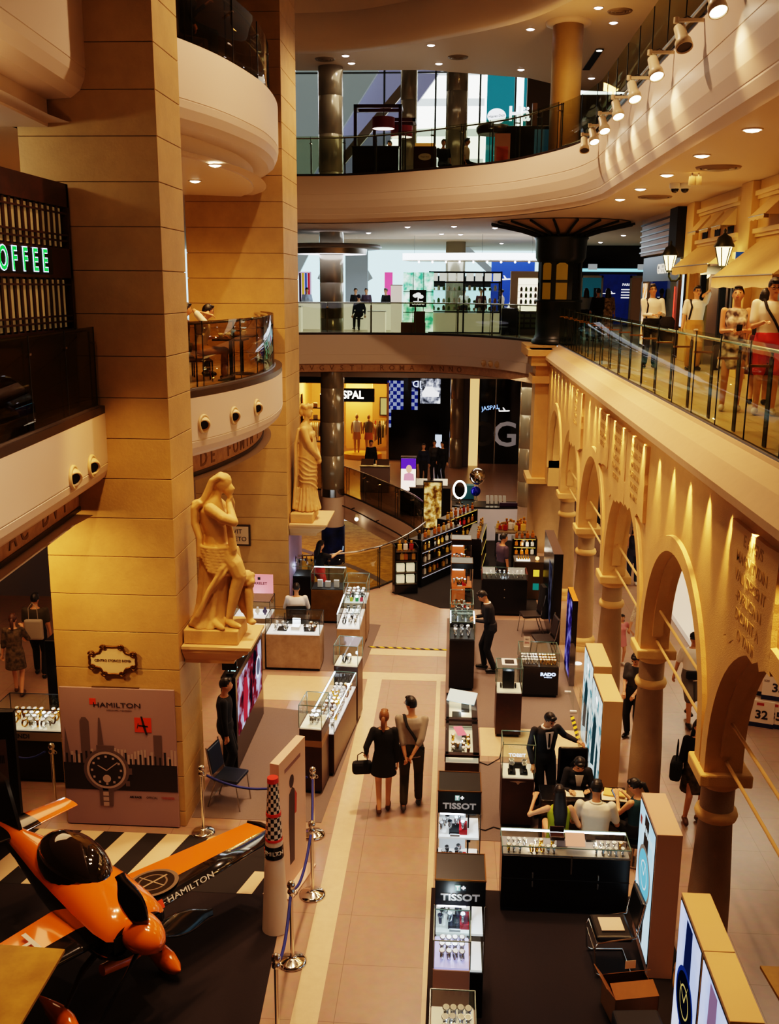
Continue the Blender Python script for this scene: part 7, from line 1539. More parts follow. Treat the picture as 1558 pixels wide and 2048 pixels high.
for z in (.83, 1.11, 1.56):
    for k in range(13):
        nm, c_ = jars[wr.randrange(3)]; mb = MB(); h = wr.uniform(.1, .2); mb.lathe([(.05, 0), (.055, h*.7), (.035, h*.8), (.035, h)], n=10)
        mb.build('jar', mat('jar_'+nm, c_, .3), label=nm+' jar on the '+{.83: 'lowest', 1.11: 'middle', 1.56: 'top'}[z]+' shelf of the glass kiosk', cat='jar', loc=(.38-KW+.15+k*.19, FY+.36, 6.0+z), group=nm+' jars %d' % int(z*100))
mb = MB(); mb.rbox(-.3, .3, -.2, .2, 0, .95, .02); mb.build('podium', mat('podium_navy', '10142c', .4), label='dark navy podium at the right end of the glass kiosk', cat='podium', loc=(2.0, 36.4, 6.0))
t = thing('tiled_shelf_unit', 'white tiled shelf unit with a bright niche of bottles beside the green pavilion', 'shelf unit', (2.62, 36.6, 6.0)); M_TILE = mat('white_tile', 'e8dccc', .35)
for b in ((-.62, -.36, 0, .3, 0, 2.25), (.4, .62, 0, .3, 0, 2.25), (-.36, .4, 0, .3, 2.02, 2.25), (-.36, .4, .2, .3, 0, 2.02)): mb = MB(); mb.box(*b); mb.build('tiled_wall', M_TILE, t)
mb = MB(); mb.box(-.34, .38, .19, .2, .85, 2.0); mb.build('lit_back', emis('niche_glow', 'fff0d0', 2.2), t)
for z in (.85, 1.1, 1.32, 1.54, 1.78): mb = MB(); mb.box(-.34, .38, .02, .2, z-.012, z); mb.build('shelf', M_WWH, t)
mb = MB(); mb.box(-.36, .4, -.01, .2, .2, .8); mb.build('drawer_block', mat('drawer_brown', '3a3020', .5), t)
for r_ in range(3):
    for c2 in range(3): mb = MB(); mb.box(-.3+.23*c2, -.12+.23*c2, -.016, -.01, .27+.18*r_, .38+.18*r_); mb.build('label_plate', mat('plate_green', '8a9a70', .5), t)
for r_, z in enumerate((1.1, 1.32, 1.54)):
    for c2 in range(4):
        nm = ('brown', 'green', 'green', 'brown')[c2]; mb = MB(); mb.lathe([(.045, 0), (.05, .1), (.03, .14), (.03, .16)], n=10)
        mb.build('bottle', mat('bottle_'+nm, {'brown': '5a4428', 'green': '5a7a48'}[nm], .3), label='%s bottle on the %s shelf of the bright tiled niche' % (nm, ('lower', 'middle', 'upper')[r_]), cat='bottle', loc=(2.4+.17*c2, 36.70, 6.004+z), group='%s niche bottles %d' % (nm, r_))
t = thing('hanging_light_frame', 'wide hanging frame of glowing white panels over the glass kiosk', 'light frame', (.65, 37.6, 8.62)); 
mb = MB(); mb.prism([(-2.6, -.2), (.3, -1.2), (2.6, -1.0), (2.5, .9), (-2.4, .9)], .0, .03); mb.build('soffit', mat('soffit_cream', 'd8c8a8', .5), t)
mb = MB(); mb.loft([[(x, y, 0.0) for x, y in ((-2.6, -.2), (.3, -1.2), (2.6, -1.0), (2.5, .9), (-2.4, .9))], [(x, y, .26) for x, y in ((-2.6, -.2), (.3, -1.2), (2.6, -1.0), (2.5, .9), (-2.4, .9))]], 0, False, True, False); mb.build('glowing_fascia', emis('fascia_white', 'eaf2ff', 4), t)
for k in range(9): mb = MB(); mb.ell((-2.0+.5*k, -.1-.08*k, -.05), .035, 8); mb.build('spot_bulb', M_LAMPC, t)
for x, y in ((-2.2, .6), (2.2, .6), (.3, -.8)): mb = MB(); mb.cyl((x, y, .26), .008, .66, 5); mb.build('hanger', M_STEEL, t)
t = thing('airport_wall', 'blue wall with a white aeroplane and big letter behind the kiosk', 'mural', (2.4, 42.5, 6.0)); mb = MB(); mb.box(-.9, .9, 0, .1, 0, 2.9); mb.build('panel', mat('mural_blue', '163a8a', .4, emit='1c4cc0', es=.25), t); text('A', 1.5, (.1, -.005, .75), FMY, M_WLET, t, 'big_letter', .003, bold=.03)
M_XZ = Matrix(((1, 0, 0, 0), (0, 0, -1, 0), (0, 1, 0, 0), (0, 0, 0, 1)))
PLANE_SIL = [(-.3, -.02), (.22, .0), (.3, .04), (.24, .07), (.06, .06), (-.06, .22), (-.12, .22), (-.04, .06), (-.24, .05), (-.3, .12), (-.34, .12), (-.32, .03)]
mb = MB(); mb.prism([(x*.8-.3, y*.8+2.0) for x, y in PLANE_SIL], .004, .008, mx=M_XZ); mb.build('aeroplane_print', M_WLET, t)
mb = MB(); mb.box(-1.6, 2.6, 47.0, 47.2, 7.7, 8.2); struct('wall_back', mb, mat('back_navy', '1a3c4c', .4))
mb = MB(); mb.box(1.35, 4.6, 51.0, 51.2, 10.95, 19); struct('wall_outside', mb, emis('outdoor_teal_dark', '2a8494', .8)); mb = MB(); mb.box(2.7, 3.1, 50.8, 50.9, 14.6, 19); struct('wall_outside', mb, M_SKYB)
for a, b, c_, e, nm in (((560, 600), (640, 440), .5, 48, 'trim_44'), ((640, 560), (720, 400), .3, 48.2, 'trim_45'), ((740, 560), (660, 420), .3, 48.2, 'trim_46'), ((1000, 560), (860, 430), .3, 48.2, 'trim_47')): beam(nm, a, b, c_, e, .2, M_RAMP2)
mb = MB(); mb.box(-4.9, -3.9, 45, 45.2, 6, 9.5); struct('wall_far', mb, mat('panel_greyblue', '8a98a0', .4, emit='90a0a8', es=.3))
for u, c_, nm, l, w in ((583, 'd86038', 'orange', 'orange', .5), (777, 'e04a90', 'pink', 'pink flowered', .35), (610, 'c8b0d0', 'striped', 'colourful striped', .55)):
    p = A(u, 575, y=44.0); t = thing('shop_banner', l+' shop banner at the back of the far gallery', 'banner', (p.x, 44.0, 6.0)); mb = MB(); mb.box(-w/2, w/2, 0, .04, .9, 2.3); mb.build('sheet', mat('banner_'+nm, c_, .5, emit=c_, es=.6), t); mb = MB(); mb.box(-.02, .02, 0, .03, 0, .9); mb.build('pole', M_STEEL, t)
    if nm == 'striped':
        for k, q in enumerate(('202028', 'e8c020', '2860c0', 'c02038')): mb = MB(); mb.box(-w/2+.02+.13*k, -w/2+.1+.13*k, -.006, 0, .95, 2.25); mb.build('stripe', mat('stripe_'+q, q, .5, emit=q, es=.4), t)
# dark lift wall on the right
mb = MB(); mb.box(4.2, 9.5, 46.0, 46.3, 6, 9.55); struct('wall_back', mb, mat('lift_wall_navy', '070b1c', .3))
mb = MB(); mb.box(4.2, 9.4, 45.9, 46.0, 8.42, 8.55); struct('trim_48', mb, emis('cyan_strip', '7cc8d8', 1.6))
mb = MB(); mb.box(4.2, 9.4, 45.94, 46.0, 8.6, 9.5); struct('window_3', mb, mat('dark_glazing', '0c0c0e', .08))
for u, c_, l in ((1180, '1c6a78', 'teal lift door in the dark blue wall'), (1278, '6a4a30', 'brown wooden door at the end of the right gallery')):
    p = A(u, 640, y=45.9); t = thing('lift_door', l, 'door', (p.x, 45.95, 6.0)); mb = MB(); mb.box(-.42, .42, -.05, 0, 0, 2.15); mb.build('leaf', mat('leaf_'+c_, c_, .4, emit=c_, es=.25), t); mb = MB(); mb.box(-.5, -.42, -.08, 0, 0, 2.25); mb.box(.42, .5, -.08, 0, 0, 2.25); mb.box(-.5, .5, -.08, 0, 2.15, 2.25); mb.build('frame', M_STEEL, t); mb = MB(); mb.box(.1, .3, -.056, -.05, .5, 1.7); mb.build('dark_pane', M_BLACKM, t)
    mb = MB(); mb.box(-.2, .2, -.06, 0, 2.5, 2.75); mb.build('number_plate', mat('plate_grey', '9aa0a4', .4, emit='c0c8cc', es=.4), t)
p = A(1240, 590, y=45.9); t = thing('mural_print', 'dark blue mural with a small white aeroplane and the word Paris', 'mural', (p.x, 45.96, 6.0)); mb = MB(); mb.box(-.95, .7, -.02, 0, .1, 2.3); mb.build('panel', mat('mural_navy', '0c1a4a', .4, c2='123a9a', vs=1.2, emit='1c3a9a', es=.12), t); text('PARIS', .16, (.28, -.024, 1.85), FMY, M_WLET, t, 'title', .002)
for k in range(4): mb = MB(); mb.box(.05, .55-.07*(k % 2), -.024, -.02, 1.62-.12*k, 1.66-.12*k); mb.build('text_line', M_WLET, t)
mb = MB(); mb.prism([(x*.5-.35, y*.5+1.45) for x, y in PLANE_SIL], .02, .026, mx=M_XZ); mb.box(-.9, -.5, -.026, -.02, 1.45, 1.47); mb.build('aeroplane_print', M_WLET, t)
p = A(1226, 464, y=38); t = thing('exit_sign', 'green running-man exit sign with white arrow hanging above the right gallery', 'sign', (p.x, 38, p.z)); mb = MB(); mb.box(-.2, .2, -.03, .03, -.09, .09); mb.build('board', emis('exit_green', '1a8a70', 1.2), t); mb = MB(); mb.prism([(.0, -.012), (.08, -.012), (.08, -.04), (.15, 0), (.08, .04), (.08, .012), (.0, .012)], .031, .034, mx=M_XZ); mb.build('arrow', M_WLET, t); mb = MB(); mb.prism([(-.15, -.05), (-.1, -.02), (-.06, -.06), (-.05, .0), (-.08, .05), (-.12, .04)], .031, .034, mx=M_XZ); mb.build('figure', M_WLET, t); mb = MB(); mb.cyl((0, 0, .09), .01, 9.55-p.z-.09, 6); mb.build('hanger', M_STEEL, t)
# green pavilion with its fan-shaped top
M_PAV = mat('pavilion_green', '0e1a14', .35); PX, PY, PR = 3.12, 30.5, .66
t = thing('pavilion', 'round dark green pavilion with arched windows and a fan of ribs up to the ceiling', 'pavilion', (PX, PY, 6.03))
mb = MB(); mb.lathe([(.78, 0), (.78, .1), (.72, .14), (.7, .2), (.67, .26), (.66, 1.2), (.7, 1.22), (.7, 1.28), (.64, 1.3)], n=36); mb.build('base', M_PAV, t)
mb = MB(); mb.lathe([(.64, 2.35), (.68, 2.4), (.74, 2.5), (.76, 3.0), (.8, 3.05), (.78, 3.12), (.6, 3.14)], n=36); mb.build('drum', M_PAV, t)
for k in range(8):
    a = 2*PI*k/8+PI/8; mb = MB(); mb.box(-.035, .035, -.07, .07, 1.25, 2.42, mx=Matrix.Rotation(a, 4, 'Z') @ Matrix.Translation((.62, 0, 0))); mb.build('post', M_PAV, t)
for k in range(8):
    a = 2*PI*k/8; c_ = (mat('pane_yellow', '6a4a10', .2, emit='a87818', es=.25), mat('pane_red', '6a1210', .2, emit='a81c18', es=.2), mat('pane_dark', '14100c', .15))[(0, 0, 2, 0, 1, 0, 0, 2)[k]]
    w = .2; pts = [(-w, 1.3), (w, 1.3), (w, 2.2)]+[(w*math.cos(q), 2.2+.16*math.sin(q)) for q in [PI*j/8 for j in range(1, 8)]]+[(-w, 2.2)]
    mb = MB(); mb.prism(pts, -.006, .006, mx=Matrix.Rotation(a, 4, 'Z') @ Matrix.Translation((.575, 0, 0)) @ Matrix(((0, 0, 1, 0), (1, 0, 0, 0), (0, 1, 0, 0), (0, 0, 0, 1)))); mb.build('arched_pane', c_, t)
    mb = MB(); mb.box(-.02, .02, -.22, .22, 1.78, 1.86, mx=Matrix.Rotation(a, 4, 'Z') @ Matrix.Translation((.6, 0, 0))); mb.build('transom', M_PAV, t)
mb = MB(); mb.lathe([(.56, 3.12), (.7, 3.2), (1.2, 3.36), (2.0, 3.5)], n=40, caps=False); mb.build('fan_lining', mat('fan_cream', 'b89a70', .6), t)
for k in range(20):
    a = 2*PI*k/20+.1; c_, s_ = math.cos(a), math.sin(a); mb = MB(); mb.tube([(.62*c_, .62*s_, 3.1), (1.2*c_, 1.2*s_, 3.27), (2.1*c_, 2.1*s_, 3.46)], [.05, .04, .035], 7); mb.build('rib', M_BLACKM, t)
mb = MB(); mb.box(PX-1.0, 3.0, PY-1.2, PY+1.0, 5.7, 6.0); struct('trim_49', mb, M_ARCADE)
# ---------------------------------------------------------------- far ground floor
mb = MB(); mb.box(-15, 9.5, 50, 50.2, 0, 4.64); struct('wall_back', mb, mat('far_black', '0a0809', .4))
mb = MB(); mb.box(-15, -6.95, 43.6, 44.0, 0, 4.64); mb.box(-2.9, -.6, 44.2, 44.5, 0, 4.64); mb.box(-6.95, -2.9, 43.6, 44, 3.5, 4.64); mb.box(1.5, 4.6, 45.6, 45.9, 0, 4.64); struct('wall_far', mb, mat('far_black_gloss', '080708', .12))
M_SHOPW = mat('shop_wall', 'd8b070', .7)
mb = MB(); mb.box(-6.95, -2.9, 48, 48.1, 0, 3.5); mb.box(-7.0, -6.9, 44, 48, 0, 3.5); mb.box(-2.95, -2.85, 44, 48, 0, 3.5); mb.box(-7, -2.9, 44, 48, 3.45, 3.5); mb.box(-5.0, -3.75, 46.0, 46.15, .2, 3.4); struct('wall_shop', mb, M_SHOPW)
point((-6.1, 45, 3.1), 160, (1, .62, .22)); point((-4.4, 45, 3.1), 200, (1, .62, .22)); point((-3.4, 46, 3.1), 120, (1, .62, .22))
t = thing('shop_sign', 'black shop sign with white Jaspal letters behind the metal column', 'sign', (-4.6, 43.5, 2.75)); mb = MB(); mb.rbox(-.95, 1.15, -.1, 0, -.05, .55, .01); mb.build('board', M_BLACK, t); text('JASPAL', .48, (.0, -.105, .25), FMY, emis('letters_white', 'fff6e8', 5), t, 'letters', .01, bold=.01, sx=.92)
t = thing('shop_sign', 'small mirrored blue-white shop letters high in the dark middle of the far floor', 'sign', (-1.6, 44.1, 3.35)); text('JD', .4, (0, -.02, .1), (R(90), 0, R(180)), emis('letters_ice', 'c8d8ff', 2.5), t, 'letters', .01); mb = MB(); mb.box(-.4, .4, .0, .04, -.15, .35); mb.build('board', M_BLACKM, t)
def mannequin(label, x, y, c1, c2):
    p_ = thing('mannequin', label, 'mannequin', (x, y, .25)); mb = MB()
    mb.loft([ringsec((0, 0, z), a, b, 14) for z, a, b in ((.85, .15, .1), (1.0, .13, .09), (1.2, .16, .11), (1.38, .18, .1), (1.45, .09, .06), (1.52, .05, .05))]); mb.ell((0, 0, 1.65), (.08, .09, .12), 12)
    for s in (-1, 1): mb.tube([(.09*s, 0, .9), (.09*s, 0, .5), (.08*s, 0, 0)], [.085, .06, .035], 8); mb.tube([(.19*s, 0, 1.4), (.24*s, -.02, 1.12), (.22*s, -.08, .88)], [.045, .04, .03], 8)
    mb.build('figure', mat('mannequin_pale', 'c8a070', .5), p_); mb = MB(); mb.loft([ringsec((0, 0, z), a, b, 14) for z, a, b in ((.95, .17, .12), (1.2, .185, .13), (1.4, .19, .11), (1.46, .1, .07))]); mb.build('top', c1, p_); mb = MB(); mb.loft([ringsec((0, 0, z), a, b, 14) for z, a, b in ((.62, .2, .15), (.85, .18, .13), (.98, .15, .11))]); mb.build('shorts', c2, p_)
mannequin('mannequin in a white top and pale shorts at the Jaspal shop front', -4.35, 44.6, M_WWH, mat('short_peach', 'c89a70', .7)); mannequin('mannequin in a grey top and pink shorts at the Jaspal shop front', -3.8, 44.5, mat('top_grey', '7a766c', .8), mat('short_pink', 'c07a6a', .7))
mb = MB(); mb.lathe([(.9, 0), (.9, .22)], n=32, sy=.8); mb.build('display_podium', mat('podium_gold', 'd8a84a', .5), label='round pale podium under the mannequins', cat='podium', loc=(-4.1, 44.6, .004))
for x0, y0, nm, l in ((-3.4, 45.3, 'r', 'right'), (-3.35, 46.6, 'b', 'back'), (-6.4, 45.6, 'l', 'left')):
    t = thing('clothes_rail', 'steel clothes rail with hanging clothes at the %s of the Jaspal shop' % l, 'clothes rail', (x0, y0, .004)); mb = MB(); mb.tube([(-.45, 0, 0), (-.45, 0, 1.5), (.45, 0, 1.5), (.45, 0, 0)], .015, 6); mb.build('rail', M_STEEL, t)
    for k in range(9):
        c_ = ('e0d8c8', '8a8478', '2a3a30', 'c8b89a', 'a03028', 'e8e0d0', '3a3434')[wr.randrange(7)]; x = -.4+.1*k; h = wr.uniform(.6, .95)
        mb = MB(); mb.loft([[(x+a*.04*math.cos(2*PI*i/8), b*math.sin(2*PI*i/8), z) for i in range(8)] for z, a, b in ((1.47, .3, .03), (1.4, 1, .2), (1.2, 1, .17), (1.47-h, 1, .2))]); mb.build('garment', mat('garment_'+c_, c_, .85), label='garment in one colour on the %s rail of the Jaspal shop' % l, cat='garment', loc=(x0, y0, .004), group='garments %s %s' % (l, c_)) if False else mb.build('hung_garment', mat('garment_'+c_, c_, .85), t)
t = thing('wall_picture', 'framed dark picture on the right wall of the Jaspal shop', 'picture', (-3.25, 47.9, 2.0)); mb = MB(); mb.box(-.3, .3, -.05, 0, -.45, .45); mb.build('frame', M_BLACKM, t); mb = MB(); mb.box(-.25, .25, -.056, -.05, -.4, .4); mb.build('print', mat('print_gold', '8a6a30', .5, c2='3a2410', vs=6), t)
t = thing('wall_shelf', 'shelves with bags at the left of the Jaspal shop', 'shelf', (-6.45, 44.6, .004))
for z in (1.7, 2.25, .7): mb = MB(); mb.box(-.4, .45, -.15, .15, z, z+.04); mb.build('board', M_WOOD, t)
mb = MB(); mb.box(-.42, -.38, -.15, .15, 0, 2.9); mb.box(.43, .47, -.15, .15, 0, 2.9); mb.build('upright', M_WOOD, t)
for k, (x, z, c_) in enumerate(((-6.65, 1.75, 'c8a070'), (-6.25, 1.75, 'e0d8c8'), (-6.6, 2.3, '1c1a18'), (-6.25, 2.3, 'd8c090'), (-6.3, .75, '8a3a20'))): mb = MB(); mb.rbox(-.1, .1, -.07, .07, 0, .16+.04*(k % 2), .02); mb.build('shop_bag', mat('bag_'+c_, c_, .6), label=('tan bag', 'cream bag', 'black bag', 'straw bag', 'rust bag')[k]+' on the shelves of the Jaspal shop', cat='bag', loc=(x, 44.6, z))
M_CHK = None
mt, nt, o = _nt('blue_check'); em = N(nt, 'ShaderNodeEmission'); em.inputs[1].default_value = .5; tc = N(nt, 'ShaderNodeTexCoord'); ck = N(nt, 'ShaderNodeTexChecker'); ck.inputs['Scale'].default_value = 6.0; ck.inputs[1].default_value = hexc('1c2c8a'); ck.inputs[2].default_value = hexc('b8c4f0'); nt.links.new(tc.outputs['Object'], ck.inputs[0]); nt.links.new(ck.outputs[0], em.inputs[0]); nt.links.new(em.outputs[0], o.inputs[0])
for x, w, z0, l in ((-2.5, .3, 2.3, 'wide blue and white checked hanging'), (-2.85, .1, 1.5, 'narrow blue and white checked hanging'), (-1.7, .14, 2.3, 'short blue and white checked hanging in the middle')): mb = MB(); mb.box(-w, w, 0, .02, 0, 3.6-z0); mb.build('checked_hanging', mt, label=l+' in the dark shop front', cat='hanging', loc=(x, 44.1, z0))
t = thing('video_screen', 'bright video screen of a white car hanging in the dark middle of the far floor', 'screen', (-1.0, 44.1, 2.6)); mb = MB(); mb.box(-.45, .45, 0, .06, 0, 1.1); mb.build('panel', screen_mat('screen_car', '2a2c34', 'eef2fa', 1.3, 4, '8a8e9c'), t); mb = MB(); mb.prism([(-.35, .3), (.38, .3), (.4, .5), (.22, .58), (.1, .76), (-.2, .76), (-.32, .56), (-.38, .48)], .002, .006, mx=M_XZ); mb.build('car_print', emis('car_white', 'f4f4f8', 1.6), t)
mb = MB(); mb.box(-.75, -.45, 44.0, 44.1, .1, 1.2); struct('window_4', mb, emis('slit_light', 'c8d8f0', 1.2))
mb = MB(); mb.box(.75, 1.15, 43.0, 43.2, 0, 4.5); struct('wall_far', mb, mat('lit_cream_panel', 'f0c890', .6, emit='ffc880', es=.9))
mb = MB(); mb.box(.45, .72, 42.6, 42.8, 0, 4.64); struct('wall_far', mb, mat('pillar_grey', '5a5058', .4))
t = thing('glass_mural', 'black glass front with big white letter G and a white aeroplane', 'storefront', (2.3, 43.6, .004)); mb = MB(); mb.box(-1.05, .95, 0, .1, 0, 4.5); mb.build('glass_front', mat('black_glass', '08080a', .06), t); text('G', 1.55, (.05, -.006, 1.28), FMY, mat('letter_grey', '8a8280', .5, emit='b0a8a8', es=.25), t, 'big_letter', .004, bold=.02); text('O', 1.55, (-.95, -.006, 1.28), FMY, mat('letter_dim', '1c181a', .5), t, 'dim_letter', .004, bold=.02); text('JASPAL', .26, (-.62, -.02, 2.5), (R(90), R(-8), 0), emis('letters_blue', '8ab4ff', 2), t, 'reflected_letters', .004)
mb = MB(); mb.prism([(x*.8-.0, y*.8+2.35) for x, y in PLANE_SIL], .004, .008, mx=M_XZ); mb.build('aeroplane_print', M_WLET, t)
for x in (-.4, .75): mb = MB(); mb.box(x-.02, x+.02, -.03, 0, 0, 4.5); mb.build('mullion', M_STEEL, t)
mb = MB(); mb.box(-12, 3.0, 35.9, 36.0, 4.45, 4.64); struct('trim_50', mb, M_STEEL)
# make-up counters, balloons, lit poster
def stand_box(name, label, cat, x, y, w, d, h, mt, top=None, rz=0):
    t = thing(name, label, cat, (x, y, .012), R(rz)); mb = MB(); mb.rbox(-w, w, -d, d, 0, h-.03, .01); mb.build('body', mt, t); mb = MB(); mb.rbox(-w-.02, w+.02, -d-.02, d+.02, h-.03, h, .006); mb.build('counter_top', top or M_BLACK, t); return t
p = A(825, 965, y=31.6); t = thing('lit_poster', 'lit purple poster of a smiling face at the rim of the round opening', 'light box', (-1.45, 33.0, .03)); mb = MB(); mb.rbox(-.27, .27, -.06, .3, .0, 2.0, .01); mb.build('housing', M_BLACK, t); mb = MB(); mb.box(-.25, .25, -.066, -.06, .85, 1.96); mb.build('screen', emis('poster_glow', 'ffe0c8', 2.2), t)
mb = MB(); mb.box(-.25, .25, -.069, -.066, 1.6, 1.96); mb.build('purple_print', emis('poster_purple', '5a28b0', 1.2), t); mb = MB(); mb.prism(disc(.02, 1.6, .1, 20, .14)+[], .069, .072, mx=M_XZ); mb.build('face_print', emis('poster_face', 'e8a888', 1.2), t); mb = MB(); mb.prism([(-.16, 1.2), (.2, 1.2), (.18, 1.42), (.02, 1.48), (-.14, 1.42)], .069, .072, mx=M_XZ); mb.build('body_print', emis('poster_pink', 'd88aa0', 1.2), t)
stand_box('makeup_counter', 'grey make-up counter with slanted mirrors left of the lit purple poster', 'counter', -2.9, 37.0, .55, .3, 1.0, mat('counter_taupe', '6a5a54', .4), M_DSTEEL); stand_box('makeup_counter', 'black make-up counter behind the lit purple poster', 'counter', -.7, 33.2, .7, .35, 1.0, M_BLACK, M_DSTEEL)
for k in range(4):
    mb = MB(); mb.box(-.24, .24, -.16, .16, 0, .02, mx=Matrix.Rotation(R(35), 4, 'X')); mb.build('palette_board', M_STEEL, label=('slanted silver palette board on the grey make-up counter', 'second slanted silver palette board on the grey make-up counter', 'slanted silver palette board on the black make-up counter', 'second slanted palette board on the black make-up counter')[k], cat='palette', loc=((-3.2, 37.0), (-2.6, 37.0), (-1.05, 33.2), (-.35, 33.2))[k]+(1.13,))
t = thing('curved_counter', 'white curved make-up counter with dark top and purple band', 'counter', (1.05, 29.6, .012)); pc = [(-1.0+.2*k, -.12*math.sin(PI*k/10)-.05*k/10) for k in range(11)]
mb = MB(); mb.loft([[(x, y+o_, z) for x, y in pc] for z, o_ in ((0, .25), (.5, .12), (1.05, 0))], 0, False, False, True); mb.build('white_front', mat('front_white_glow', 'd8ccc8', .35, emit='fff0ea', es=.12), t); mb = MB(); mb.prism(pc+[(1.0, .8), (-1.0, .8)], 1.05, 1.1); mb.build('counter_top', M_BLACK, t); mb = MB(); mb.rbox(.45, 1.0, .02, .12, 1.1, 1.22, .01); mb.build('purple_band', mat('band_purple', '32103c', .4), t)  # white front carries a faint emission that lifts its brightness
t = thing('vanity_mirror', 'oval vanity mirror with a glowing white rim', 'mirror', (.28, 30.0, 1.12)); mb = MB(); mb.tube([(.19*math.cos(2*PI*k/28), 0, .42+.27*math.sin(2*PI*k/28)) for k in range(28)], .028, 8, loop=True); mb.build('glowing_rim', emis('rim_glow', 'fff4e8', 8), t); mb = MB(); mb.prism(disc(0, .42, .17, 28, .25), -.004, .004, mx=M_XZ); mb.build('glass', M_CHROME, t); mb = MB(); mb.cyl((0, 0, 0), .03, .16, 10); mb.lathe([(.12, 0), (.12, .02)], n=20); mb.build('stand', M_CHROME, t)
for x, z, r, mt, l in ((.82, 1.95, .25, M_CHROME, 'large round silver balloon above the curved make-up counter'), (.78, 1.48, .15, mat('balloon_blue', '1820c0', .15, .4), 'small dark blue balloon under the silver balloon')):
    t = thing('balloon', l, 'balloon', (x, 30.1, z)); mb = MB(); mb.ell((0, 0, 0), (r, r, r*1.05), 24); mb.build('skin', mt, t); mb = MB(); mb.tube([(0, 0, -r), (.02, 0, -r-.1), (0, 0, 1.13-z)], .005, 5); mb.build('string', M_WWH, t)
for k in range(5): mb = MB(); mb.box(-.05, .05, -.2, .2, 0, .012, mx=Matrix.Rotation(R(30), 4, 'X')); mb.build('palette_tray', M_STEEL, label='slanted silver palette tray on the curved make-up counter', cat='palette', loc=(1.15+.13*k, 30.0, 1.24), group='palette trays on the curved counter')
mb = MB(); mb.rbox(-.2, .2, -.15, .15, 0, .45, .01); mb.build('teal_box', mat('box_teal', '1c6a80', .4), label='teal box standing on the counter behind the silver balloon', cat='box', loc=(.55, 31.2, 1.02)); stand_box('makeup_counter', 'dark counter under the teal box', 'counter', .45, 31.3, .4, .3, 1.0, M_BLACK)
# perfume shelves
BC = [('black', '14110f'), ('amber', 'b06a1c'), ('clear', 'd8d4cc'), ('gold', 'c8a048'), ('red', '8a1c20')]
BM = {n: mat('perfume_'+n, c_, .2) for n, c_ in BC}; BK = {}
def bottle_me(kind):
    if kind not in BK:
        mb = MB(); mb.rbox(-.035, .035, -.022, .022, 0, .10, .008); mb.cyl((0, 0, .1), .012, .02, 8, 0); mb.rbox(-.018, .018, -.018, .018, .118, .155, .004, 1); me = mb.mesh('perfume_bottle'); me.materials.append(BM[kind]); me.materials.append(M_WGO); BK[kind] = me
    return BK[kind]
def perfume(kind, loc, where, s=1.0, rz=0):
    o = bpy.data.objects.new('perfume_bottle', bottle_me(kind)); col.objects.link(o); o.location = loc; o.scale = (s, s, s); o.rotation_euler.z = rz; tag(o, kind+' perfume bottle '+where, 'bottle', kind+' perfume bottles '+where)
def perfume_shelf(label, where, x, y, rz, w, h, nsh, kinds, glow, back=True, per=7):
    t = thing('perfume_shelf', label, 'shelf unit', (x, y, .018), R(rz)); d = .2
    for s in (-1, 1): mb = MB(); mb.box(s*w-.02, s*w+.02, -d, d, 0, h); mb.build('side_panel', M_BLACK, t)
    mb = MB(); mb.box(-w, w, d-.02, d, 0, h); mb.build('back_panel', M_BLACK, t); mb = MB(); mb.box(-w, w, -d, d, 0, .22); mb.build('plinth', M_BLACK, t)
    zs = [.25+(h-.25)*k/nsh for k in range(nsh+1)]
    for z in zs:
        mb = MB(); mb.box(-w+.02, w-.02, -d, d-.02, z-.02, z); mb.build('shelf_board', M_DSTEEL, t)
        mb = MB(); mb.box(-w+.03, w-.03, -d-.004, -d, z-.018, z-.004); mb.build('shelf_light', glow, t)
    W = Matrix.Translation((x, y, .018)) @ Matrix.Rotation(R(rz), 4, 'Z')
    for i, z in enumerate(zs):
        for k in range(per): q = W @ Vector((-w+.1+(2*w-.2)*k/max(1, per-1), -.07+wr.uniform(-.03, .03), z+.006)); perfume(wr.choice(kinds), q, where+(' top' if i == len(zs)-1 else ' shelves'), wr.uniform(1.1, 1.5), R(rz))
    q = W @ Vector((0, -.35, h*.75)); point(q, 5, NEUT, .05)
G1 = emis('shelf_glow_white', 'f4f0ff', .5); G2 = emis('shelf_glow_gold', 'ffcf60', .9)
perfume_shelf('long black perfume shelf with lit steel shelves near the round opening', 'on the long perfume shelf', -.36, 25.6, 60, 1.05, 1.25, 3, ['clear', 'gold', 'amber', 'black'], G1, per=9)
perfume_shelf('farther black perfume shelf with warm lights', 'on the farther perfume shelf', .22, 27.6, 62, .85, 1.3, 3, ['amber', 'gold', 'red'], G2)
perfume_shelf('black perfume shelf with yellow lights behind the dark towers', 'on the yellow-lit perfume shelf', .75, 26.4, 84, .9, 1.1, 2, ['amber', 'gold', 'black'], G2)
perfume_shelf('low black perfume shelf by the right arcade', 'on the low shelf by the arcade', 2.05, 26.4, 0, .32, .95, 3, ['amber', 'clear'], G2, per=4)
t = thing('gondola_end', 'rounded black perfume gondola end with lit white boxes', 'shelf unit', (-1.12, 24.2, .018), R(12)); mb = MB(); mb.rbox(-.3, -.27, -.2, .2, 0, 1.25, .01); mb.rbox(.27, .3, -.2, .2, 0, 1.25, .01); mb.build('side_panel', M_BLACK, t); mb = MB(); mb.box(-.28, .28, .16, .2, 0, 1.25); mb.box(-.28, .28, -.2, .2, 0, .22); mb.build('back_panel', M_BLACK, t)
for z in (.25, .55, .85, 1.1): mb = MB(); mb.box(-.27, .27, -.19, .16, z-.02, z); mb.build('shelf_board', M_DSTEEL, t)
Wm = Matrix.Translation((-1.12, 24.2, .018)) @ Matrix.Rotation(R(12), 4, 'Z')
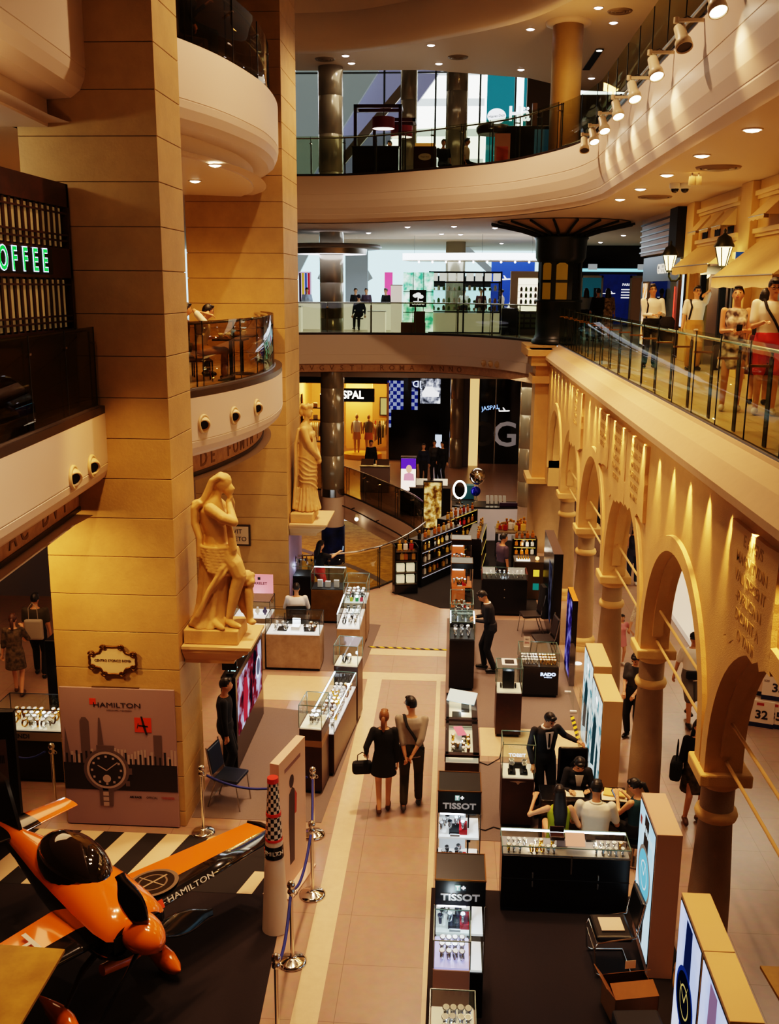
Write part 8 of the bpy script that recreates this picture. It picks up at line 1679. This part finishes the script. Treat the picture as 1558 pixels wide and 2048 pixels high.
for z in (.256, .556):
    for s in (-1, 1): mb = MB(); mb.rbox(-.1, .1, -.06, .06, 0, .2, .006); mb.build('gift_box', mat('gift_glow', 'f0ead0', .5, emit='fff0c0', es=.5), label='%s %s white gift box in the gondola end' % (('lower', 'upper')[z > .5], ('left', 'right')[s > 0]), cat='box', loc=Wm @ Vector((s*.13, -.05, z)), rz=R(12), group='white gift boxes in the gondola end')
for k in range(5): perfume(['black', 'gold', 'amber'][k % 3], Wm @ Vector((-.2+.1*k, -.05, .858)), 'on the gondola end', 1.7)
for k, c_ in enumerate(('gold', 'clear', 'red')): perfume(c_, Wm @ Vector((-.15+.15*k, -.03, 1.108)), 'on top of the gondola end', 1.6)
t = thing('tester_table', 'dark tester table crowded with bottles near the end column', 'table', (1.75, 27.6, .018)); mb = MB(); mb.rbox(-.45, .45, -.35, .35, .82, .88, .01); mb.build('table_top', mat('top_stone', '6a5c48', .4), t)
for a in (-.4, .4):
    for b in (-.3, .3): mb = MB(); mb.box(a-.03, a+.03, b-.03, b+.03, 0, .82); mb.build('leg', M_BLACKM, t)
for k in range(16): perfume(wr.choice(['black', 'amber', 'red', 'clear', 'gold']), (1.38+.05*k, 27.6+wr.uniform(-.25, .25), .905), 'on the tester table', wr.uniform(1.2, 2.0))
t = thing('glass_counter', 'brown glass counter with gold-lit squares and candle tray beside the arcade', 'counter', (2.05, 24.1, .018)); mb = MB(); mb.rbox(-.42, .36, -.3, .3, 0, .95, .01); mb.build('body', mat('counter_bronze', '3c2e1c', .25), t); mb = MB(); mb.box(-.42, .36, -.3, .3, .95, .97); mb.build('counter_top', M_DSTEEL, t)
for z, c_ in ((.25, '1c6a60'), (.6, 'e8c040')): mb = MB(); mb.box(.05, .2, -.306, -.3, z, z+.17); mb.build('lit_square', emis('square_'+c_, c_, 1.2), t)
t = thing('candle_tray', 'white tray with candles and a crystal on the brown glass counter', 'tray', (1.85, 23.95, .995)); mb = MB(); mb.rbox(-.17, .17, -.1, .1, 0, .02, .004); mb.build('tray', emis('tray_glow', 'fff4e0', 1.6), t)
for k in range(5): mb = MB(); mb.lathe([(.02, 0), (.02, .06), (.006, .07), (.006, .14)], (-.12+.06*k, 0, .02), 8); mb.build('candle', M_WGO, t)
mb = MB(); mb.ell((0, 0, .05), .05, 12); mb.build('glowing_jar', emis('jar_glow', 'ffb060', 4), label='small glowing orange jar at the right of the candle tray', cat='jar', loc=(2.2, 23.95, .995))
t = thing('light_poster', 'brown glowing perfume poster behind the perfume shelves', 'poster', (-.55, 29.9, .02)); mb = MB(); mb.rbox(-.3, .3, 0, .06, 0, 1.8, .01); mb.build('frame', M_BLACKM, t); mb = MB(); mb.box(-.27, .27, -.004, 0, .3, 1.75); mb.build('sheet', screen_mat('screen_amber', '5a3410', 'ffd890', .9, 5, 'b0803a'), t)
p = A(712, 1050, y=34.5); t = thing('track_light', 'dark light track with one lit spotlight on the rim of the round opening', 'light track', (0, 0, 0))
tp = [q + Vector((0, 0)) for q in offset_path([v_ for v_ in VOID if v_.x > -4.2 and v_.y > 30.5], .2)]; mb = MB(); mb.tube([(q.x, q.y, -.35) for q in tp], .025, 6); mb.build('track', M_DSTEEL, t)
for q in tp[1::4]: mb = MB(); mb.tube([(q.x, q.y, -.35), (q.x+.12, q.y+.14, -.33)], .02, 6); mb.build('bracket', M_DSTEEL, t)
q = tp[len(tp)*2//3]; mb = MB(); mb.cyl((q.x, q.y-.05, -.55), .06, .14, 12); mb.build('spot', M_SPOTB, t); mb = MB(); mb.ell((q.x, q.y-.08, -.6), .07, 10); mb.build('lens', M_LAMP, t)
# ---------------------------------------------------------------- shop facade on the right gallery
M_FACA = mat('facade_ochre', 'e2c484', .7, var=.06, vs=3); M_MOLD = mat('facade_moulding', 'e6cc90', .6); M_AWN = mat('awning_cream', 'dcc496', .8, var=.08, vs=5)
FXX = 5.45
mb = MB(); mb.box(FXX, 5.6, 22.75, 24.6, 6, 9.55); mb.box(FXX, 5.6, 19.95, 22.75, 8.2, 9.55); mb.box(FXX, 5.6, 17.9, 19.95, 6, 9.55); mb.box(FXX, 5.6, 4, 17.9, 8.3, 9.55); mb.box(FXX, 5.6, 4, 14.0, 6, 8.4); struct('wall_facade', mb, M_FACA)
for y in (19.3, 23.75): 
    mb = MB(); mb.rbox(FXX-.14, FXX, y-.36, y+.36, 6, 9.55, .01); mb.box(FXX-.2, FXX, y-.42, y+.42, 8.2, 8.32); mb.box(FXX-.17, FXX, y-.39, y+.39, 8.1, 8.2); struct('pilaster_trim', mb, M_FACA)
mb = MB()
for a, b in ((20.0, 23.3), (14, 18.9)):
    for z in (8.62, 9.28): mb.box(FXX-.1, FXX, a, b, z, z+.08); mb.box(FXX-.05, FXX, a, b, z-.06, z)
struct('trim_60', mb, M_MOLD)
def awning(label, y0, y1, z0, z1, out, drop=.14):
    t = thing('awning', label, 'awning', (FXX, (y0+y1)/2, z0)); w = (y1-y0)/2; h = z1-z0
    mb = MB(); mb.add([(-.005, -w, h), (-.005, w, h), (-out, w, 0), (-out, -w, 0)], [(0, 1, 2, 3)]); mb.add([(-.005, -w, h), (-out, -w, 0), (-.005, -w, .0)], [(0, 1, 2)]); mb.add([(-.005, w, h), (-.005, w, 0), (-out, w, 0)], [(0, 1, 2)]); mb.build('canvas', M_AWN, t)
    n = 8; mb = MB(); mb.loft([[(-out, -w+2*w*k/n, 0) for k in range(n+1)], [(-out-.01, -w+2*w*k/n, -drop-(.02 if k % 2 else 0)) for k in range(n+1)]], 0, False, False, True); mb.build('valance', M_AWN, t)
    mb = MB(); mb.tube([(-out, -w, 0), (-out, w, 0)], .012, 6); mb.build('front_bar', M_STEEL, t); return t
for k, y in enumerate((22.75, 21.7, 20.7)):
    awning(('farthest', 'middle', 'nearest')[k]+' of three small cream window awnings above the glass shop door', y-.36, y+.36, 8.86, 9.2, .3, .06)
    mb = MB(); mb.box(FXX-.02, FXX-.004, y-.2, y+.2, 8.70, 8.86); struct('window_%d' % (10+k), mb, M_BLACKM)
awning('small cream window awning near the right edge of the facade', 17.4, 18.3, 8.86, 9.2, .35, .06)
awning('long cream awning with printed valance over the glass shop door', 20.1, 23.3, 8.12, 8.58, .55, .16); awning('long cream awning over the dark doorway near the right edge', 15.2, 18.7, 7.85, 8.5, .8, .18)
text('ORIGINS', .1, (FXX-.572, 21.7, 8.04), FMX, mat('valance_print', '8a6a3a', .7), None, 'valance_lettering', .001) if False else None
t = thing('shop_entrance', 'dark-framed glass shop entrance under the long awning', 'shop front', (FXX, 21.35, 6.0))
for y in (-1.35, -.35, 1.3): mb = MB(); mb.box(-.06, .06, y-.06, y+.06, 0, 1.95); mb.build('post', M_BLACKM, t)
mb = MB(); mb.box(-.06, .06, -1.4, 1.36, 1.95, 2.12); mb.build('head_rail', mat('head_teal', '2a3a44', .3), t)
for a, b in ((-1.3, -.4), (-.3, 1.25)): mb = MB(); mb.add([(0, a, .02), (0, b, .02), (0, b, 1.95), (0, a, 1.95)], [(0, 1, 2, 3)]); mb.build('pane', M_GLASS, t)
mb = MB(); mb.box(.9, .95, -1.3, 1.2, 0, 1.9); mb.build('inner_wall', mat('inner_brown', '8a6a40', .6), t)
mb = MB(); mb.box(.5, .54, -.9, .1, .1, 1.55); mb.build('leaf_panel', MATS.get('screen_leaves') or screen_mat('screen_leaves2', '3a9a78', 'e8fff4', 1.2, 3.2, '9ad8b8'), t)  # panel, mullions and sign stand in for a reflection in the shop glass
for z in (.55, 1.0): mb = MB(); mb.box(.48, .5, -.9, .1, z-.01, z+.01); mb.build('mullion', M_BLACKM, t)
mb = MB(); mb.box(.44, .47, -.25, .15, .75, 1.15); mb.build('sign_board', M_BLACK, t); text('ORIGINS', .07, (.436, -.05, .83), FMX, M_WLET, t, 'brand_letters', .002)
mb = MB(); mb.box(.4, .6, -1.0, .3, 1.72, 1.84); mb.build('ceiling_lamp', emis('lamp_pane', 'e8f4ff', 3), t)
t = thing('hanging_sign', 'small blue square sign hanging from the nearer pilaster', 'sign', (FXX-.26, 18.9, 8.1)); mb = MB(); mb.box(-.1, .1, -.02, .02, -.2, .2); mb.build('board', mat('sign_blue', '1c4a7a', .4, emit='2a6ab0', es=.3), t); mb = MB(); mb.box(-.06, .06, -.026, -.02, -.1, .12); mb.build('print', mat('sign_tan', 'b08a5a', .5), t); mb = MB(); mb.box(.1, .25, -.01, .01, .1, .13); mb.build('arm', M_BLACKM, t)
t = thing('narrow_light_panel', 'narrow lit panel on the farther pilaster', 'light panel', (FXX-.15, 23.75, 6.75)); mb = MB(); mb.box(-.04, 0, -.12, .12, 0, 1.3); mb.build('frame', M_BLACKM, t); mb = MB(); mb.box(-.046, -.04, -.09, .09, .04, 1.26); mb.build('glow', emis('panel_ice', 'cfe8f4', 1.5), t)
M_LANT = mat('lantern_green', '1c2410', .4, .3)
for y, l in ((19.55, 'green wall lantern on the nearer pilaster, glowing'), (24.3, 'green wall lantern on the farther pilaster, glowing')):
    t = thing('wall_lantern', l, 'lantern', (FXX-.16, y-.05, 8.05)); mb = MB(); mb.tube([(.0, 0, -.12), (-.08, 0, -.22), (-.2, 0, -.22), (-.26, 0, -.12), (-.26, 0, 0)], .025, 8); mb.tube([(-.005, 0, -.2), (-.005, 0, 0)], .03, 6); mb.build('bracket', M_LANT, t)
    mb = MB(); mb.lathe([(.07, 0), (.15, .32), (.15, .34)], (-.26, 0, .02), 6, caps=False, sm=False); mb.build('glass_body', emis('lantern_glow', 'ffd890', 7), t)
    for k in range(6): a = 2*PI*k/6; mb = MB(); mb.tube([(-.26+.075*math.cos(a), .075*math.sin(a), .02), (-.26+.157*math.cos(a), .157*math.sin(a), .35)], .012, 5); mb.build('bar', M_LANT, t)
    mb = MB(); mb.lathe([(.19, .34), (.19, .37), (.16, .42), (.12, .52), (.05, .56), (.02, .6), (.03, .64), (.005, .68)], (-.26, 0, .02), 16); mb.build('cap', M_LANT, t); mb = MB(); mb.lathe([(.05, -.03), (.08, .02)], (-.26, 0, 0), 12); mb.build('cup', M_LANT, t)
    point((FXX-.42, y-.05, 8.0), 22, (1, .7, .3), .12)
# shop beyond with louvred head
mb = MB(); mb.box(5.3, 5.6, 24.9, 29.6, 8.55, 9.55); struct('wall_louvre', mb, M_WHITE)
for k in range(6): mb = MB(); mb.box(5.26, 5.3, 25.5, 29.6, 8.62+.15*k, 8.66+.15*k); struct('trim_7%d' % k, mb, M_DSTEEL)
mb = MB(); mb.box(5.22, 5.6, 24.65, 25.5, 8.4, 9.55); struct('wall_louvre', mb, M_BLACKM)
t = thing('boutique_storefront', 'dark grey boutique front with pale sign letters before the lift wall', 'shop front', (5.4, 27.1, 6.0)); mb = MB(); mb.box(0, .2, -2.3, 2.5, 1.85, 2.5); mb.build('sign_band', mat('band_slate', '5a5a54', .4), t); text('GREEN BY', .36, (-.006, -.4, 2.15), FMX, emis('letters_cream', 'fff0d8', 1.0), t, 'letters', .01)
for y in (-2.2, 2.4): mb = MB(); mb.box(-.02, .15, y-.1, y+.1, 0, 1.85); mb.build('post', mat('post_bronze', '4a3418', .35), t)
mb = MB(); mb.add([(.08, -2.1, .05), (.08, 2.3, .05), (.08, 2.3, 1.85), (.08, -2.1, 1.85)], [(0, 1, 2, 3)]); mb.build('pane', M_GLASS, t); mb = MB(); mb.box(1.2, 1.25, -2.2, 2.4, 0, 2.4); mb.build('inner_wall', mat('inner_taupe', '8a6a4c', .6), t); mb = MB(); mb.box(-.03, -.02, 1.6, 2.2, .1, 1.8); mb.build('glow_poster', screen_mat('screen_warm', 'ff8a3c', 'ffe8c0', 1.2, 5), t)
mb = MB(); mb.box(-.04, -.03, -2.05, -2.0, .6, 1.7); mb.build('neon_tube', emis('neon_red', 'ff3020', 4), t); point((6.0, 27, 7.9), 40, (1, .7, .4))
mb = MB(); mb.box(6.6, 6.7, 4, 19.9, 6, 9.5); struct('wall_inner', mb, mat('inner_black', '120c08', .6))
# security cameras and sprinklers
for u, v, l in ((1350, 372, 'white dome camera, left of a pair on the right gallery ceiling'), (1370, 372, 'white dome camera, right of a pair on the right gallery ceiling')):
    p = A(u, v, z=9.5); t = thing('dome_camera', l, 'camera', (p.x, p.y, 9.55)); mb = MB(); mb.lathe([(.1, 0), (.1, -.08), (.085, -.1)], n=18); mb.build('mount', M_WWH, t); mb = MB(); mb.ell((0, 0, -.1), .075, 12); mb.build('dome', M_BLACK, t)
for u, v, l in ((1384, 358, 'small ceiling spotlight, left of two on the right gallery'), (1397, 358, 'small ceiling spotlight, right of two on the right gallery')):
    p = A(u, v, z=9.45); t = thing('ceiling_spotlight', l, 'spotlight', (p.x, p.y, 9.55)); mb = MB(); mb.cyl((0, 0, -.06), .012, .06, 6); mb.build('stem', M_STEEL, t); mb = MB(); mb.lathe([(.05, -.06), (.06, -.2), (.05, -.2)], n=14); mb.build('housing', M_SPOTB, t)
for u, v, z in ((1437, 334, 9.55), (1310, 393, 9.55)):
    p = A(u, v, z=z); t = thing('ceiling_vent', ('larger round louvred air vent in the right gallery ceiling', 'smaller round louvred air vent in the right gallery ceiling')[u < 1400], 'vent', (p.x, p.y, z))
    for k, r in enumerate((.36, .27, .18)): mb = MB(); mb.lathe([(r, 0), (r-.02, -.03-.012*k), (r-.07, -.02)], n=30, caps=False); mb.build('ring', mat('vent_grey', '8a7860', .5), t)
for u, v, l in ((650, 118, 'oval air vent in the upper ceiling above the red lampshades'), (916, 114, 'oval air vent in the upper ceiling, middle'), (1240, 22, 'oval air vent in the upper ceiling beside the ochre column')):
    p = A(u, v, z=15.0); t = thing('ceiling_vent', l, 'vent', (p.x, p.y, 15.0))
    for k, r in enumerate((.34, .25, .16)): mb = MB(); mb.lathe([(r, 0), (r-.02, -.03-.012*k), (r-.07, -.02)], n=26, caps=False); mb.build('ring', mat('vent_grey', '8a7860', .5), t)
p = A(1200, 97, z=15.0); p2 = A(1172, 138, z=15.0); d = p2-p; t = thing('light_slot', 'long dark recessed light slot in the upper ceiling right of the ochre column', 'light', (p.x, p.y, 14.98), math.atan2(d.y, d.x)); mb = MB(); mb.box(0, d.length, -.12, .12, -.02, .0); mb.build('slot', M_BLACKM, t); mb = MB(); mb.ell((.12, 0, -.02), (.1, .09, .02), 10); mb.build('lamp', M_LAMP, t)
# downlights
def downlight(p, label, group, m=None, r=.13, kept={}):
    t = thing('downlight', label, 'light', p, 0, group); key = (m or M_LAMP).name+str(r)
    if key not in kept:
        mb = MB(); mb.lathe([(r, 0), (r, -.014), (r*.84, -.016), (r*.82, -.002)], n=24, caps=False); a = mb.build('ring', M_WHITE, t); mb = MB(); mb.lathe([(r*.82, -.006), (r*.6, -.03), (.001, -.045)], n=20, caps=False); b = mb.build('lens', m or M_LAMP, t); kept[key] = (a, b)
    else:
        for q in kept[key]: dup(q, parent=t)
for k, (u, v) in enumerate(((1505, 258), (1404, 310), (1334, 349), (1281, 377), (1240, 398))):
    p = A(u, v, z=9.55); downlight(p, 'round recessed downlight in the right gallery ceiling', 'downlights of the right gallery'); spot((p.x, p.y, 9.45), (p.x, p.y, 6), 160, WARM2, 110, .9, .1)
for u, v in ((1197, 15), (1227, 45), (1061, 58), (862, 90), (691, 111), (703, 126), (878, 127), (1042, 139), (1183, 156)):
    p = A(u, v, z=15.0); downlight(p, 'round recessed downlight in the upper gallery ceiling', 'downlights of the upper gallery ceiling', M_LAMPC, .14)
    spot((p.x, p.y, 14.9), (p.x, p.y, 11), 60, NEUT, 110, .9, .1)
for u, v in ((390, 361), (430, 329)):
    p = A(u, v, z=9.52); downlight(p, 'recessed downlight under the round balcony between the stone piers', 'downlights under the round balcony', M_LAMP, .12); spot((p.x, p.y, 9.42), (p.x-.3, p.y+1.2, 6), 420, WARM2, 125, .9, .1)
for u, v in ((737, 465), (815, 453), (883, 467), (921, 468), (908, 452), (990, 455), (1003, 486), (1201, 484), (1227, 440), (1180, 448), (1247, 470)):
    p = A(u, v, z=9.55)
    if 32 < p.y < 49: downlight(p, 'small recessed downlight in the far gallery ceiling', 'downlights of the far gallery', M_LAMPC, .11)
# corridor behind the arcade
mb = MB(); mb.box(7.4, 7.6, -2, 46, 0, 4.64); struct('wall_corridor', mb, mat('corridor_white', 'd8bf9c', .6))
mb = MB(); mb.rbox(5.3, 7.3, 18.8, 26.5, 0, .14, .01); mb.build('shop_platform', mat('platform_white_glow', 'e8dccc', .3, emit='fff0dc', es=.35), label='bright white shop platform behind the arcade', cat='platform')  # platform brightness comes partly from emission in its paint
M_BOXW = mat('size_box_white', 'e0c8b4', .5); M_BOXN = mat('size_box_navy', '1c2044', .5)
b0 = A(1526, 1458, z=0); b1 = A(1546, 1398, z=.525); b2 = A(1566, 1350, z=1.05)
for (x, y, z, s, num, l) in ((b0.x, b0.y+.26, 0.0, .24, '32', 'white size box numbered 32, lowest of the stack'), (b1.x, b1.y+.26, .0, .24, '33', 'white size box under the one numbered 34'), (b1.x, b1.y+.26, .525, .24, '34', 'white size box numbered 34 on the stack'), (b2.x, b2.y+.26, 0, .24, '35', 'white size box at the foot of the last pile'), (b2.x, b2.y+.26, .525, .24, '35', 'white size box in the middle of the last pile'), (b2.x, b2.y+.26, 1.05, .24, '36', 'white size box numbered 36, topmost of the stack')):
    t = thing('size_box', l, 'box', (x, y, z+.004), R(-18)); mb = MB(); mb.rbox(-s, s, -s, s, 0, .52, .006); mb.build('carton', M_BOXW, t); mb = MB(); mb.box(-s-.002, s+.002, -s-.002, s+.002, .015, .1); mb.build('navy_band', M_BOXN, t); text(num, .22, (.03, -s-.004, .25), FMY, M_INK, t, 'number', .001, bold=.006); text('SIZE', .05, (-.17, -s-.004, .37), FMY, M_INK, t, 'word', .001); mb = MB(); mb.box(-.06, .06, -s-.004, -s, .43, .48); mb.build('red_tag', M_RED, t)
# ---------------------------------------------------------------- light of the place
w = bpy.data.worlds.new('world'); scn.world = w; w.use_nodes = True
bg = w.node_tree.nodes['Background']; bg.inputs[0].default_value = (0.9, 0.95, 1.0, 1); bg.inputs[1].default_value = 1.0
SOFT = (1.0, .63, .40)
# added warm fill spots over atrium and aeroplane, hung mid-air without fixtures
for (x, y, p) in ((-.5, 15, 400), (-.5, 24, 480)):
    spot((x, y, 14.4), (x, y+.1, 0), p*3.2, SOFT, 140, .6, .12)
for y, p, c in ((6, 2200, WARM), (10.5, 4200, WARM), (15, 6500, SOFT), (20, 7000, SOFT), (26, 5000, SOFT)): spot((-.7, y, 18.6), (-.7, y+.2, 0), p, c, 40, .7, .4)
for x, y in ((-4.6, 8.5), (-4.6, 10.6)): spot((-3.0, y-1.5, 9.5), (x, y, 0), 500, SOFT, 60, .8, .2)
spot((-5.9, 11.2, 4.5), (-5.3, 12.6, 3.6), 240, WARM2, 90, .9, .1); spot((-3.6, 11.0, 8.2), (-4.6, 12.6, 2.6), 400, WARM2, 50, .9, .1)
spot((-1.6, 10.8, 9.0), (-3.2, 13.2, 4.0), 420, WARM2, 30, .9, .1); spot((-1.2, 18.5, 8.5), (-3.5, 22.7, 3.8), 520, WARM2, 32, .9, .1)
for y in (8, 13, 18, 23): area((3.9, y, 9.5), (4.3, y, 6), 60, WARM2, 1.2, 3.5)
for y, p in ((9, 25), (14.5, 90), (20, 190), (26, 190)): area((5.4, y, 4.6), (5.0, y, 0), p, NEUT, 2, 4)
area((0, 41, 9.5), (0, 40, 6), 550, COOL, 9, 4)
area((-3, 43, 4.6), (-3, 42, 0), 120, WARM, 8, 3)
area((1, 34, 4.6), (.5, 33, 0), 120, NEUT, 4, 3)
area((0, 35, 14.9), (0, 35, 10), 90, NEUT, 8, 2)
area((-8, 15, 4.6), (-8, 15, 0), 160, WARM, 3, 6)
area((-6, 44, -1.0), (-5.5, 44.5, -5), 420, WARM2, 8, 6); point((-6.4, 11.6, 9.3), 40, NEUT, .1); spot((-2.9, 11, 9.6), (2.7, 13.5, 3.6), 650, SOFT, 62, .9, .3); spot((-2.9, 19, 9.6), (2.7, 21, 3.6), 800, SOFT, 62, .9, .3); point((-4.2, 9.6, 8.9), 25, WARM, .1)  # kiosk-front point and both arcade-wall spots are added fill without fixtures
spot((-1.5, 25.5, 4.5), (-2.8, 34.5, -.4), 500, SOFT, 60, .9, .1); point((3.05, 28.6, 13.2), 70, WARM2, .1)  # bare lamps added to brighten the far rim and the ochre column
c = scn.cycles
c.use_denoising = True; c.max_bounces = 7; c.diffuse_bounces = 3; c.glossy_bounces = 3; c.transmission_bounces = 4; c.transparent_max_bounces = 24
c.caustics_reflective = False; c.caustics_refractive = False; c.sample_clamp_indirect = 4.0
scn.view_settings.view_transform = 'Filmic'; scn.view_settings.look = 'High Contrast'; scn.view_settings.exposure = 0.0
